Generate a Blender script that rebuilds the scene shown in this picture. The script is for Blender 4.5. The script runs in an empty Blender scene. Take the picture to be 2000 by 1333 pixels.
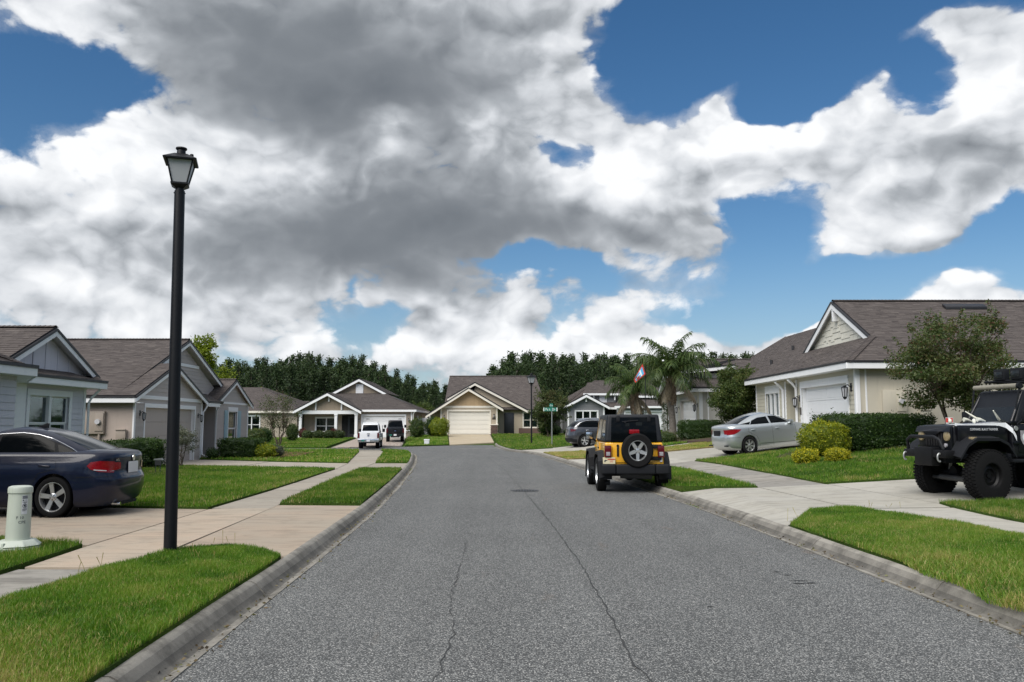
import bpy, bmesh, math, random
import numpy as np
from mathutils import Vector, Matrix
R = math.radians
random.seed(7); rng = np.random.default_rng(11)
scene = bpy.context.scene
COL = scene.collection

# ------------------------------------------------------------------ camera
FPX, CAMH, PV = 1600.0, 1.65, 163.5          # focal length in photo pixels, eye height, horizon below centre
PITCH = math.atan(PV / FPX)
cam_d = bpy.data.cameras.new('camera'); cam = bpy.data.objects.new('camera', cam_d); COL.objects.link(cam)
cam.location = (0, 0, CAMH); cam.rotation_euler = (math.pi / 2 + PITCH, 0, 0)
cam_d.sensor_width = 36; cam_d.lens = 36 * FPX / 2000; cam_d.clip_start = .05; cam_d.clip_end = 6000
scene.camera = cam

# ------------------------------------------------------------------ node expressions
class X:
    """a node socket with arithmetic"""
    def __init__(s, nt, o): s.nt, s.o = nt, o
    def _m(s, op, *a, clamp=False):
        n = s.nt.nodes.new('ShaderNodeMath'); n.operation = op; n.use_clamp = clamp
        for i, v in enumerate((s,) + a):
            if isinstance(v, X): s.nt.links.new(v.o, n.inputs[i])
            else: n.inputs[i].default_value = v
        return X(s.nt, n.outputs[0])
    def __add__(s, b): return s._m('ADD', b)
    __radd__ = __add__
    def __sub__(s, b): return s._m('SUBTRACT', b)
    def __rsub__(s, b): return (s * -1) + b
    def __mul__(s, b): return s._m('MULTIPLY', b)
    __rmul__ = __mul__
    def __truediv__(s, b): return s._m('DIVIDE', b)
    def __pow__(s, b): return s._m('POWER', b)
    def step(s, a, b):                       # smooth step from a to b
        n = s.nt.nodes.new('ShaderNodeMapRange'); n.interpolation_type = 'SMOOTHSTEP'
        s.nt.links.new(s.o, n.inputs[0]); n.inputs[1].default_value = a; n.inputs[2].default_value = b
        return X(s.nt, n.outputs[0])
    def clamp(s): return s._m('ADD', 0.0, clamp=True)
def val(nt, v):
    n = nt.nodes.new('ShaderNodeValue'); n.outputs[0].default_value = v; return X(nt, n.outputs[0])
def node(nt, typ, ins=None, **kw):
    n = nt.nodes.new(typ)
    for k, v in kw.items(): setattr(n, k, v)
    for k, v in (ins or {}).items():
        if isinstance(v, X): nt.links.new(v.o, n.inputs[k])
        elif hasattr(v, 'is_output') : nt.links.new(v, n.inputs[k])
        else: n.inputs[k].default_value = v
    return n
def noise(nt, vec, scale, detail=4, rough=.5, out=0, **kw):
    n = node(nt, 'ShaderNodeTexNoise', {'Scale': scale, 'Detail': detail, 'Roughness': rough}, **kw)
    if vec is not None: nt.links.new(vec.o if isinstance(vec, X) else vec, n.inputs['Vector'])
    return X(nt, n.outputs[out])
def ramp(nt, fac, stops, interp='LINEAR'):
    n = nt.nodes.new('ShaderNodeValToRGB'); cr = n.color_ramp; cr.interpolation = interp
    while len(cr.elements) > 1: cr.elements.remove(cr.elements[0])
    for i, (p, c) in enumerate(stops):
        e = cr.elements[0] if i == 0 else cr.elements.new(p)
        e.position = p; e.color = tuple(c) + (1,) if len(c) == 3 else c
    nt.links.new(fac.o, n.inputs[0]); return X(nt, n.outputs[0])
def mixc(nt, fac, a, b, mode='MIX'):
    n = nt.nodes.new('ShaderNodeMix'); n.data_type = 'RGBA'; n.blend_type = mode
    for k, v in ((0, fac), (6, a), (7, b)):
        if isinstance(v, X): nt.links.new(v.o, n.inputs[k])
        else: n.inputs[k].default_value = v if k == 0 else tuple(v) + (1,) if len(v) == 3 else v
    return X(nt, n.outputs[2])

# ------------------------------------------------------------------ sky: Nishita blue with broken cumulus, one soft sun
SUN_EL, SUN_AZ = R(46), R(216)               # behind the camera, to its left
world = bpy.data.worlds.new('World'); scene.world = world; world.use_nodes = True
wt = world.node_tree; wt.nodes.clear()
out = wt.nodes.new('ShaderNodeOutputWorld')
sky = node(wt, 'ShaderNodeTexSky', sky_type='NISHITA', sun_disc=False, sun_elevation=SUN_EL, sun_rotation=SUN_AZ,
           altitude=0, air_density=1.0, dust_density=.25, ozone_density=2.2)
sky_c = node(wt, 'ShaderNodeHueSaturation', {'Saturation': 1.27, 'Value': .70, 'Color': sky.outputs[0]})
bg_blue = node(wt, 'ShaderNodeBackground', {'Color': sky_c.outputs[0], 'Strength': .05})
tc = wt.nodes.new('ShaderNodeTexCoord'); DIR = tc.outputs['Generated']
sep = node(wt, 'ShaderNodeSeparateXYZ', {0: DIR})
dx, dy, dz = (X(wt, sep.outputs[i]) for i in range(3))
AZ = dx._m('ARCTAN2', dy); EL = dz._m('ARCSINE')
def azel(u, v):
    x, y = (u - 1000) / FPX, (666.5 - v) / FPX
    c, s = math.cos(PITCH), math.sin(PITCH)
    d = Vector((x, c - y * s, s + y * c)).normalized()
    return math.atan2(d.x, d.y), math.asin(d.z)
# where the clouds stand: direction, extent, how much cloud (+) or gap (-), how bright (+) or dark (-)
CLOUDS = [(470, 95, 360, 120, .95, -.60), (820, 235, 330, 95, .9, -.52), (1010, 60, 210, 120, .8, -.02), (720, 60, 260, 70, .3, -.16), (430, 470, 360, 58, .85, -.66), (180, 60, 70, 60, .6, .25),
    (130, 340, 250, 110, .9, .75), (215, 255, 90, 60, .4, .5), (190, 165, 125, 46, -2.9, .1), (20, 230, 60, 75, -1.5, .2), (50, 60, 120, 70, .3, .35),
    (745, 262, 55, 40, .1, .85), (930, 270, 65, 45, .1, .6), (560, 335, 190, 50, .3, .32), (880, 445, 240, 50, .7, -.30), (640, 545, 230, 50, .8, -.42), (960, 350, 120, 50, .4, .1), (250, 600, 420, 55, .45, .2), (420, 640, 240, 30, .3, .28),
    (60, 525, 120, 40, .6, .35), (1120, 150, 90, 190, .75, .22), (1330, 40, 100, 70, -1.9, 0), (1360, 130, 70, 60, -1.6, 0), (1640, 60, 320, 80, -1.9, 0), (1290, 160, 60, 60, -1.2, 0), (1640, 140, 120, 46, -1.9, 0), (1410, 215, 110, 60, 1.2, .35), (1480, 300, 60, 60, .8, .4), (1760, 45, 60, 16, .9, .2), (1560, 60, 60, 14, .8, .2), (1560, 215, 50, 60, -1.6, 0),
    (1840, 170, 45, 50, -1.6, 0), (1460, 135, 66, 58, 1.5, .4), (1250, 300, 170, 110, .9, .5), (1180, 440, 230, 48, .9, -.46), (1140, 312, 62, 42, -1.6, 0), (1330, 400, 120, 70, .6, .2), (1240, 335, 50, 40, .2, .5),
    (1680, 235, 150, 55, 1.5, .8), (1560, 250, 70, 45, .8, .5), (1640, 305, 210, 30, .8, -.32), (1970, 160, 75, 110, 1.6, .8), (1940, 295, 130, 36, .9, -.36), (1600, 372, 200, 34, .8, .3), (1800, 345, 150, 30, .6, .1),
    (1500, 430, 70, 75, -1.8, 0), (1520, 540, 100, 40, -1.6, 0), (1660, 468, 90, 38, 1.5, .55), (1800, 435, 120, 44, 1.1, .4), (1740, 508, 210, 16, .3, -.3), (1960, 470, 90, 60, -1.4, 0), (1080, 535, 120, 26, -1.7, 0), (1460, 600, 120, 40, -1.2, 0), (1750, 558, 340, 30, -1.5, 0),
    (1270, 575, 130, 46, 1.3, .6), (1000, 612, 60, 44, 1.2, .6), (800, 690, 170, 36, .9, .7), (700, 655, 64, 28, -1.3, 0), (1120, 625, 60, 26, -.9, .0), (1520, 655, 330, 32, .6, .5), (1820, 100, 95, 24, 1.6, .25), (1900, 70, 60, 24, .9, .2), (1860, 535, 90, 24, .9, .4), (1600, 350, 420, 240, -.30, 0), (1750, 645, 260, 30, 1.0, .4), (1300, 650, 150, 40, .9, .5), (1090, 660, 90, 36, 1.0, .6), (1930, 605, 120, 30, .9, .4), (930, 660, 60, 30, .8, .5)]
# broken cover all round, thicker overhead, as the picture's own sky goes on
wide = noise(wt, DIR, 2.3, 2, .5)
COVER = (wide - .5) * 1.1 + .22 + dz.step(.45, .8) * .35
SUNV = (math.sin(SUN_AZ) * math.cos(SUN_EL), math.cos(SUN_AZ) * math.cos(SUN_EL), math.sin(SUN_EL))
near_sun = X(wt, node(wt, 'ShaderNodeVectorMath', {0: DIR, 1: SUNV}, operation='DOT_PRODUCT').outputs['Value']).step(-.35, .75)   # extra brightness put into the unseen sun-side clouds to light the walls
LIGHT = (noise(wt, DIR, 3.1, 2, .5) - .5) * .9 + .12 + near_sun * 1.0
sc3 = node(wt, 'ShaderNodeMapping', {'Vector': DIR, 'Scale': (1, 1, 1.45)}).outputs[0]
warp = noise(wt, sc3, 5.0, 4, .52, out=1)
wsep = node(wt, 'ShaderNodeSeparateXYZ', {0: warp.o})
AZ = AZ + (X(wt, wsep.outputs[0]) - .5) * .22
EL = EL + (X(wt, wsep.outputs[1]) - .5) * .15
for (u, v, su, sv, cv, lt) in CLOUDS:
    a0, e0 = azel(u, v)
    qa = (AZ - a0) * (FPX / su); qe = (EL - e0) * (FPX / sv)
    g = (qa * qa + qe * qe)._m('MULTIPLY', -.7)._m('EXPONENT')
    COVER = g._m('MULTIPLY_ADD', cv, COVER)
    if lt: LIGHT = g._m('MULTIPLY_ADD', lt, LIGHT)
COVER = COVER._m('MAXIMUM', -1.0)._m('MINIMUM', 1.15)
def offset(vec, d):
    return node(wt, 'ShaderNodeVectorMath', {0: vec, 1: d}, operation='ADD').outputs[0]
wv = node(wt, 'ShaderNodeVectorMath', {0: warp.o, 'Scale': .08}, operation='SCALE').outputs[0]
P0 = offset(sc3, wv)
def billow(p, s, d=1.5):
    return (noise(wt, p, s, d, .5)._m('MULTIPLY_ADD', 2.0, -1.0))._m('ABSOLUTE')
def dens(p, fine):
    d = billow(p, 7, 1) * .90 + billow(p, 17, 1) * .60
    if fine: d = d + (billow(p, 38, 1) - .2) * .34 + (noise(wt, p, 70, 4, .62) - .5) * .40
    return d - .38
n0 = dens(P0, True)
n1 = dens(offset(P0, (-.010, 0, .030)), False)
nb = dens(P0, False)
D = COVER * .62 + n0
wisp = noise(wt, P0, 9, 8, .66)
veil = (COVER * .55 + (wisp - .5) * 2.1).step(-.15, .75) * .55          # thin torn veil round the solid cloud
edge = (wisp - .5) * .55
ALPHA = (D + edge).step(-.10, .27)._m('MAXIMUM', veil)
thick = D.step(.1, 1.2)
relief = nb - n1
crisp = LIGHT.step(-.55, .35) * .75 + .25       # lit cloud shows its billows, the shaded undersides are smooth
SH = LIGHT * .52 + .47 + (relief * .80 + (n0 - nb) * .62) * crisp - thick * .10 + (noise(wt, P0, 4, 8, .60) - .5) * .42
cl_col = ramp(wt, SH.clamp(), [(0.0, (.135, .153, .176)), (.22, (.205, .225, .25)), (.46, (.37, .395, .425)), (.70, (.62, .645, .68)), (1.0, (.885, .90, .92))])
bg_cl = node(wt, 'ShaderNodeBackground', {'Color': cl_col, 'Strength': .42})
haze_lo = dz._m('ARCSINE').step(.22, -.01)                 # the air near the horizon whitens the blue
bg_hz = node(wt, 'ShaderNodeBackground', {'Color': (.36, .52, .74, 1), 'Strength': .31})
mxh = node(wt, 'ShaderNodeMixShader', {0: haze_lo * .55}); wt.links.new(bg_blue.outputs[0], mxh.inputs[1]); wt.links.new(bg_hz.outputs[0], mxh.inputs[2])
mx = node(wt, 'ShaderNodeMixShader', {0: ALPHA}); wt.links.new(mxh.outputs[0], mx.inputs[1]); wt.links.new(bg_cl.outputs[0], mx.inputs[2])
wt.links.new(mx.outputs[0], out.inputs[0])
try: world.cycles.sampling_method = 'MANUAL'; world.cycles.sample_map_resolution = 512
except Exception: pass

sun_d = bpy.data.lights.new('sun', 'SUN'); sun_d.energy = 1.5; sun_d.angle = R(52); sun_d.color = (1, .955, .89)
sun = bpy.data.objects.new('sun', sun_d); COL.objects.link(sun)
# Nishita's rotation runs clockwise from +Y; the lamp shines from the same bearing
sv = Vector((math.sin(SUN_AZ) * math.cos(SUN_EL), math.cos(SUN_AZ) * math.cos(SUN_EL), math.sin(SUN_EL)))
sun.rotation_euler = sv.to_track_quat('Z', 'Y').to_euler(); sun.location = sv * 60
vs = scene.view_settings
vs.view_transform = 'Standard'; vs.look = 'None'; vs.exposure = 1.42; vs.gamma = 1; vs.use_curve_mapping = False
scene.render.film_transparent = False
scene.cycles.max_bounces = 6; scene.cycles.diffuse_bounces = 3; scene.cycles.glossy_bounces = 3; scene.cycles.transparent_max_bounces = 10
scene.cycles.use_denoising = True
# ------------------------------------------------------------------ pixel <-> place helpers (photo pixels, 2000 wide)
_c, _s = math.cos(PITCH), math.sin(PITCH)
def ray(u, v):
    x, y = (u - 1000) / FPX, (666.5 - v) / FPX
    return x, _c - y * _s, _s + y * _c
def G(u, v, z=0.0):
    d = ray(u, v); t = (z - CAMH) / d[2]; return d[0] * t, d[1] * t
def W(u, v, Y):
    d = ray(u, v); t = Y / d[1]; return Vector((d[0] * t, Y, CAMH + d[2] * t))

# ------------------------------------------------------------------ objects
WM = {}
def thing(name, label=None, cat=None, loc=(0, 0, 0), rz=0.0, group=None, kind=None):
    o = bpy.data.objects.new(name, None); COL.objects.link(o); o.empty_display_size = .2
    o.location = loc; o.rotation_euler = (0, 0, rz)
    WM[o] = Matrix.Translation(Vector(loc)) @ Matrix.Rotation(rz, 4, 'Z')
    tag(o, label, cat, group, kind); return o
def tag(o, label=None, cat=None, group=None, kind=None):
    if label: o['label'] = label
    if cat: o['category'] = cat
    if group: o['group'] = group
    if kind: o['kind'] = kind
    return o
def hold(name, parent):                       # an empty part that holds sub-parts
    o = bpy.data.objects.new(name, None); COL.objects.link(o); o.parent = parent; WM[o] = WM[parent]; return o
def copy_tree(o, parent=None):
    c = o.copy(); COL.objects.link(c)
    if parent is not None: c.parent = parent
    WM[c] = WM[o]
    for ch in o.children: copy_tree(ch, c)
    return c
class MB:
    """collects faces; build() links them as one mesh object"""
    def __init__(s): s.v, s.f, s.t, s.m = [], [], [], []
    def poly(s, pts, t=.5, m=0):
        i = len(s.v); s.v.extend(tuple(p) for p in pts); s.f.append(tuple(range(i, i + len(pts)))); s.t.append(t); s.m.append(m)
    def mesh(s, vs, fs, t=.5, m=0):
        i = len(s.v); s.v.extend(tuple(p) for p in vs)
        for f in fs: s.f.append(tuple(i + k for k in f)); s.t.append(t); s.m.append(m)
    def box(s, a, b, fr=None, t=.5, m=0):
        (x0, y0, z0), (x1, y1, z1) = a, b
        vs = [(x0, y0, z0), (x1, y0, z0), (x1, y1, z0), (x0, y1, z0), (x0, y0, z1), (x1, y0, z1), (x1, y1, z1), (x0, y1, z1)]
        if fr: vs = [fr(*p) for p in vs]
        s.mesh(vs, [(0, 3, 2, 1), (4, 5, 6, 7), (0, 1, 5, 4), (1, 2, 6, 5), (2, 3, 7, 6), (3, 0, 4, 7)], t, m)
    def prism(s, pts, ext, fr=None, t=.5, m=0):
        """pts: polygon of 3-D points, ext: vector"""
        n = len(pts); e = Vector(ext)
        vs = [Vector(p) for p in pts] + [Vector(p) + e for p in pts]
        if fr: vs = [fr(*p) for p in vs]
        s.mesh(vs, [tuple(range(n))[::-1], tuple(range(n, 2 * n))] + [(i, (i + 1) % n, n + (i + 1) % n, n + i) for i in range(n)], t, m)
    def tube(s, pts, r, n=8, cap=True, t=.5, m=0):
        pts = [Vector(p) for p in pts]; k = len(pts); rs = r if hasattr(r, '__len__') else [r] * k
        vs = []; up = None
        for i, p in enumerate(pts):
            d = (pts[min(i + 1, k - 1)] - pts[max(i - 1, 0)]).normalized()
            if up is None: up = d.orthogonal().normalized()
            up = (up - d * up.dot(d)).normalized(); w = d.cross(up)
            vs += [p + (up * math.cos(a) + w * math.sin(a)) * rs[i] for a in (2 * math.pi * j / n for j in range(n))]
        fs = [(i * n + j, i * n + (j + 1) % n, (i + 1) * n + (j + 1) % n, (i + 1) * n + j) for i in range(k - 1) for j in range(n)]
        if cap: fs += [tuple(range(n))[::-1], tuple(range((k - 1) * n, k * n))]
        s.mesh(vs, fs, t, m)
    def lathe(s, prof, o=(0, 0, 0), axis='Z', n=24, cap=True, t=.5, m=0):
        """prof: (radius, height) pairs along the axis"""
        ox, oy, oz = o; vs = []
        for r, h in prof:
            for j in range(n):
                a = 2 * math.pi * j / n; c, q = r * math.cos(a), r * math.sin(a)
                vs.append({'Z': (ox + c, oy + q, oz + h), 'Y': (ox + q, oy + h, oz + c), 'X': (ox + h, oy + c, oz + q)}[axis])
        k = len(prof)
        fs = [(i * n + j, i * n + (j + 1) % n, (i + 1) * n + (j + 1) % n, (i + 1) * n + j) for i in range(k - 1) for j in range(n)]
        if cap: fs += [tuple(range(n))[::-1], tuple(range((k - 1) * n, k * n))]
        s.mesh(vs, fs, t, m)
    def build(s, name, mats, parent=None, world=True, smooth=None, bevel=0, seg=2, merge=False, fix=True, kind=None, label=None):
        me = bpy.data.meshes.new(name)
        v = s.v
        if parent is not None and world:
            M = WM[parent].inverted(); v = [tuple(M @ Vector(p)) for p in s.v]
        me.from_pydata(v, [], s.f)
        mats = mats if isinstance(mats, (list, tuple)) else [mats]
        for mt in mats: me.materials.append(mt)
        if len(mats) > 1: me.polygons.foreach_set('material_index', s.m)
        at = me.attributes.new('tint', 'FLOAT', 'FACE'); at.data.foreach_set('value', np.array(s.t, dtype=np.float32))
        if fix or bevel or merge:
            bm = bmesh.new(); bm.from_mesh(me)
            if merge: bmesh.ops.remove_doubles(bm, verts=bm.verts, dist=1e-4)
            if fix: bmesh.ops.recalc_face_normals(bm, faces=bm.faces)
            if bevel:
                ed = [e for e in bm.edges if len(e.link_faces) == 2 and e.calc_face_angle(0) > .5]
                bmesh.ops.bevel(bm, geom=ed, offset=bevel, segments=seg, profile=.6, affect='EDGES', clamp_overlap=True)
            bm.to_mesh(me); bm.free()
        if smooth is not None or bevel:
            me.shade_smooth(); me.set_sharp_from_angle(angle=R(smooth if smooth else 40))
        o = bpy.data.objects.new(name, me); COL.objects.link(o)
        if parent is not None: o.parent = parent; WM[o] = WM[parent]
        else: WM[o] = Matrix.Identity(4)
        if kind: o['kind'] = kind
        if label: o['label'] = label
        return o
def text_mesh(body, size, name='lettering'):
    cu = bpy.data.curves.new(name, 'FONT'); cu.body = body; cu.size = size; cu.align_x = 'CENTER'; cu.align_y = 'CENTER'; cu.resolution_u = 2
    ob = bpy.data.objects.new(name, cu); COL.objects.link(ob)
    dg = bpy.context.evaluated_depsgraph_get(); me = bpy.data.meshes.new_from_object(ob.evaluated_get(dg))
    vs = [tuple(v.co) for v in me.vertices]; fs = [tuple(p.vertices) for p in me.polygons]
    bpy.data.objects.remove(ob); bpy.data.curves.remove(cu); bpy.data.meshes.remove(me)
    return vs, fs
def np_mesh(name, verts, faces, mat, tint=None, parent=None, kind=None, smooth=False):
    """verts (n,3), faces (m,k) arrays"""
    me = bpy.data.meshes.new(name); nv, (nf, k) = len(verts), faces.shape
    me.vertices.add(nv); me.vertices.foreach_set('co', verts.astype(np.float32).ravel())
    me.loops.add(nf * k); me.loops.foreach_set('vertex_index', faces.astype(np.int32).ravel())
    me.polygons.add(nf); me.polygons.foreach_set('loop_start', np.arange(0, nf * k, k, dtype=np.int32))
    me.polygons.foreach_set('loop_total', np.full(nf, k, dtype=np.int32)) if bpy.app.version < (4, 1) else None
    me.update(calc_edges=True)
    if tint is not None:
        at = me.attributes.new('tint', 'FLOAT', 'FACE'); at.data.foreach_set('value', tint.astype(np.float32))
    me.materials.append(mat)
    if smooth: me.shade_smooth()
    o = bpy.data.objects.new(name, me); COL.objects.link(o)
    WM[o] = Matrix.Identity(4) if parent is None else WM[parent]
    if parent is not None: o.parent = parent
    if kind: o['kind'] = kind
    return o

# ------------------------------------------------------------------ materials
def mat_new(name):
    m = bpy.data.materials.new(name); m.use_nodes = True; nt = m.node_tree
    return m, nt, nt.nodes['Principled BSDF']
def setp(nt, b, **kw):
    names = {'col': 'Base Color', 'rough': 'Roughness', 'metal': 'Metallic', 'spec': 'Specular IOR Level', 'coat': 'Coat Weight', 'coatr': 'Coat Roughness', 'norm': 'Normal', 'alpha': 'Alpha'}
    for k, v in kw.items():
        s = b.inputs[names[k]]
        if isinstance(v, X): nt.links.new(v.o, s)
        elif hasattr(v, 'is_output'): nt.links.new(v, s)
        else: s.default_value = tuple(v) + (1,) if k == 'col' and len(v) == 3 else v
def bump(nt, h, strength=.3, dist=.01):
    n = node(nt, 'ShaderNodeBump', {'Height': h, 'Strength': strength, 'Distance': dist}); return n.outputs[0]
def opos(nt):
    return nt.nodes.new('ShaderNodeNewGeometry').outputs['Position']
def tint(nt):
    n = nt.nodes.new('ShaderNodeAttribute'); n.attribute_name = 'tint'; return X(nt, n.outputs['Fac'])
def orand(nt):
    return X(nt, nt.nodes.new('ShaderNodeObjectInfo').outputs['Random'])
def hsv(nt, c, v=1.0, s=1.0, h=.5):
    n = node(nt, 'ShaderNodeHueSaturation', {'Hue': h, 'Saturation': s, 'Value': v, 'Color': c}); return X(nt, n.outputs[0])
def simple(name, col, rough=.5, metal=0, spec=.5, var=.08, scale=3.0, bmp=0, bscale=60, coat=0, rnd=0.0, dirt=0.0):
    """a painted or plain surface with slight uneven wear"""
    m, nt, b = mat_new(name); p = opos(nt)
    n = noise(nt, p, scale, 5, .6)
    f = n * (2 * var) + (1 - var)
    if rnd: f = f * (orand(nt) * (2 * rnd) + (1 - rnd))
    c = hsv(nt, tuple(col) + (1,), f)
    if dirt:
        st = node(nt, 'ShaderNodeMapping', {'Vector': p, 'Scale': (5, 5, .6)}).outputs[0]
        c = mixc(nt, noise(nt, st, 2, 5, .6).step(.5, .78) * dirt, c, tuple(x * .45 for x in col))
    setp(nt, b, col=c, rough=(noise(nt, p, scale * 3, 3, .5) * .2 + (rough - .1)).clamp(), metal=metal, spec=spec, coat=coat)
    if bmp: setp(nt, b, norm=bump(nt, noise(nt, p, bscale, 4, .6), bmp, .004))
    return m
def concrete(name, col, stain=.5, dark=.35, warm=None, scale=1.0):
    m, nt, b = mat_new(name); p = opos(nt)
    big = noise(nt, p, .55 * scale, 6, .65); mid = noise(nt, p, 4 * scale, 5, .6); fine = noise(nt, p, 90, 3, .7)
    c = mixc(nt, big.step(.35, .7), col, warm or tuple(x * .82 for x in col))
    c = mixc(nt, mid.step(.52, .8) * stain, c, tuple(x * dark for x in col))
    st = node(nt, 'ShaderNodeMapping', {'Vector': p, 'Scale': (.7, 3.5, 1)}).outputs[0]
    c = mixc(nt, noise(nt, st, 1.6 * scale, 5, .65).step(.46, .70) * stain * 1.1, c, tuple(x * .58 for x in col))
    c = mixc(nt, noise(nt, p, 1.15 * scale, 7, .72).step(.56, .68) * stain * .6, c, tuple(x * .62 for x in col))
    c = hsv(nt, c, (fine * .5 + .75) * (orand(nt) * .16 + .92))
    setp(nt, b, col=c, rough=.85, spec=.25, norm=bump(nt, fine, .25, .003))
    return m
M = {}
# asphalt: worn aggregate, pale stones in dark binder
def asphalt():
    m, nt, b = mat_new('asphalt'); p = opos(nt)
    v = node(nt, 'ShaderNodeTexVoronoi', {'Vector': p, 'Scale': 90.0}); cell = X(nt, v.outputs['Color']); d = X(nt, v.outputs['Distance'])
    sepc = node(nt, 'ShaderNodeSeparateColor', {0: cell}); r1 = X(nt, sepc.outputs[0])
    stone = ramp(nt, r1, [(0, (.058, .060, .060)), (.30, (.108, .112, .111)), (.60, (.205, .21, .205)), (.84, (.31, .313, .303)), (1, (.46, .45, .425))])
    c = mixc(nt, d.step(.38, .66), stone, (.060, .062, .062))
    c = hsv(nt, c, noise(nt, p, 38, 3, .7) * .7 + .65)
    c = hsv(nt, c, noise(nt, p, .35, 5, .6) * .44 + .78)
    st = node(nt, 'ShaderNodeMapping', {'Vector': p, 'Scale': (1.1, .07, 1)}).outputs[0]
    c = hsv(nt, c, noise(nt, st, 1.5, 4, .6) * .3 + .85)
    oil = noise(nt, p, 2.1, 6, .7).step(.66, .76)
    c = mixc(nt, oil * .45, c, (.055, .055, .057))
    lane = node(nt, 'ShaderNodeMapping', {'Vector': p, 'Scale': (.55, .02, 1), 'Location': (.35, 0, 0)}).outputs[0]
    c = hsv(nt, c, noise(nt, lane, 2.4, 3, .5) * .36 + .84)
    drip = noise(nt, node(nt, 'ShaderNodeMapping', {'Vector': p, 'Scale': (1.6, .8, 1), 'Location': (0, 4, 0)}).outputs[0], 6.0, 4, .55).step(.69, .74)
    c = mixc(nt, drip * .5, c, (.05, .05, .05))
    rust = noise(nt, node(nt, 'ShaderNodeMapping', {'Vector': p, 'Scale': (1, .25, 1), 'Location': (3, 1, 0)}).outputs[0], 1.7, 4, .6).step(.64, .8)
    c = mixc(nt, rust * .35, c, (.20, .13, .075))
    setp(nt, b, col=c, rough=.88, spec=.3, norm=bump(nt, d * -1.0 + r1 * .5, .45, .006))
    return m
M['asphalt'] = asphalt()
M['crack'] = simple('crack_sealant', (.030, .031, .031), .8, var=.3, scale=12)
M['slab_warm'] = concrete('driveway_concrete_warm', (.385, .33, .262), .5, .5, (.42, .33, .25))
M['slab_walk'] = concrete('sidewalk_concrete', (.34, .31, .26), .55, .5, (.33, .29, .24))
M['slab_pale'] = concrete('driveway_concrete_pale', (.36, .342, .295), .5, .45, (.40, .385, .345))
M['slab_cream'] = concrete('driveway_concrete_cream', (.43, .365, .265), .3, .6, (.40, .33, .23))
M['slab_dirty'] = concrete('sidewalk_concrete_stained', (.29, .272, .24), .85, .4, (.24, .23, .21))
def kerb_mat(name, col):
    m, nt, b = mat_new(name); p = opos(nt); t = tint(nt); fine = noise(nt, p, 90, 3, .7)
    c = mixc(nt, noise(nt, p, 3.2, 7, .72).step(.38, .68) * .85, col, tuple(x * .42 for x in col))
    c = mixc(nt, (t * (noise(nt, p, 1.4, 6, .75) * 1.5 + .15)).clamp(), c, (.050, .048, .045))
    c = hsv(nt, c, (fine * .6 + .7) * (orand(nt) * .2 + .9)); setp(nt, b, col=c, rough=.9, spec=.2, norm=bump(nt, fine, .35, .004)); return m
M['kerb_w'] = kerb_mat('weathered_kerb', (.315, .298, .262))
M['kerb'] = concrete('kerb_concrete', (.33, .315, .285), .85, .3, (.20, .195, .185), 2.2)
M['gutter'] = concrete('gutter_concrete', (.28, .27, .25), .9, .35, (.15, .148, .145), 2.0)
def soil_grass(name, a, bcol, dead, dead_amt, scl=1.0):
    m, nt, b = mat_new(name); p = opos(nt)
    f = noise(nt, p, 30 * scl, 5, .7)
    c = mixc(nt, f.step(.3, .7), a, bcol)
    if dead_amt: c = mixc(nt, noise(nt, p, 1.1, 5, .65).step(.62 - .3 * dead_amt, .72) * dead_amt, c, dead)
    c = hsv(nt, c, noise(nt, p, .25, 4, .6) * .5 + .75)
    setp(nt, b, col=c, rough=.95, spec=.1, norm=bump(nt, noise(nt, p, 55 * scl, 4, .7), .9, .03)); return m
M['turf'] = soil_grass('turf', (.028, .052, .010), (.065, .118, .018), (.15, .13, .05), .35)
M['turf_dry'] = soil_grass('turf_dry', (.11, .095, .035), (.20, .155, .07), (.22, .16, .08), .8)
M['soil'] = simple('soil', (.035, .028, .02), .95, var=.4, scale=20)
M['mulch'] = simple('mulch', (.055, .032, .022), .95, var=.6, scale=45, bmp=.8, bscale=40)
M['mulch_red'] = simple('mulch_red', (.13, .048, .030), .95, var=.5, scale=45, bmp=.8, bscale=40)
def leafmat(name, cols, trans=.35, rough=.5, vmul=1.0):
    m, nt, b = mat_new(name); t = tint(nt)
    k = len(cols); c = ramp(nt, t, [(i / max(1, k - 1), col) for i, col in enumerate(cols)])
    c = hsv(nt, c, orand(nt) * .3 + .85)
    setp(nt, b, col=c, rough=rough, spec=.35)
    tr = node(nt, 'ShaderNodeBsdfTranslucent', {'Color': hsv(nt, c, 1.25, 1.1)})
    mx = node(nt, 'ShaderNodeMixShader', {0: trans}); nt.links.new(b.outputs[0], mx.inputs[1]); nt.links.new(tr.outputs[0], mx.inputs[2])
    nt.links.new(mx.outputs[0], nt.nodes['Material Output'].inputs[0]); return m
M['blade'] = leafmat('grass_blades', [(.036, .090, .009), (.074, .170, .015), (.128, .24, .024), (.20, .28, .043), (.33, .30, .09), (.46, .38, .17)], .38)
M['leaf_dark'] = leafmat('leaf_dark_green', [(.013, .032, .006), (.026, .058, .010), (.048, .092, .016), (.085, .14, .026)], .25)
M['leaf_mid'] = leafmat('leaf_mid_green', [(.022, .042, .010), (.042, .075, .016), (.07, .11, .025), (.115, .15, .035), (.13, .07, .03)], .3)
M['leaf_lime'] = leafmat('leaf_lime', [(.085, .13, .010), (.20, .245, .014), (.37, .36, .016), (.58, .50, .03)], .3)
M['leaf_grey'] = leafmat('leaf_grey_green', [(.05, .06, .04), (.085, .10, .06), (.13, .145, .09), (.17, .16, .09)], .25)
M['leaf_olive'] = leafmat('leaf_olive', [(.022, .042, .012), (.042, .070, .018), (.07, .10, .028), (.11, .115, .04), (.12, .055, .038)], .3)
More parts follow.
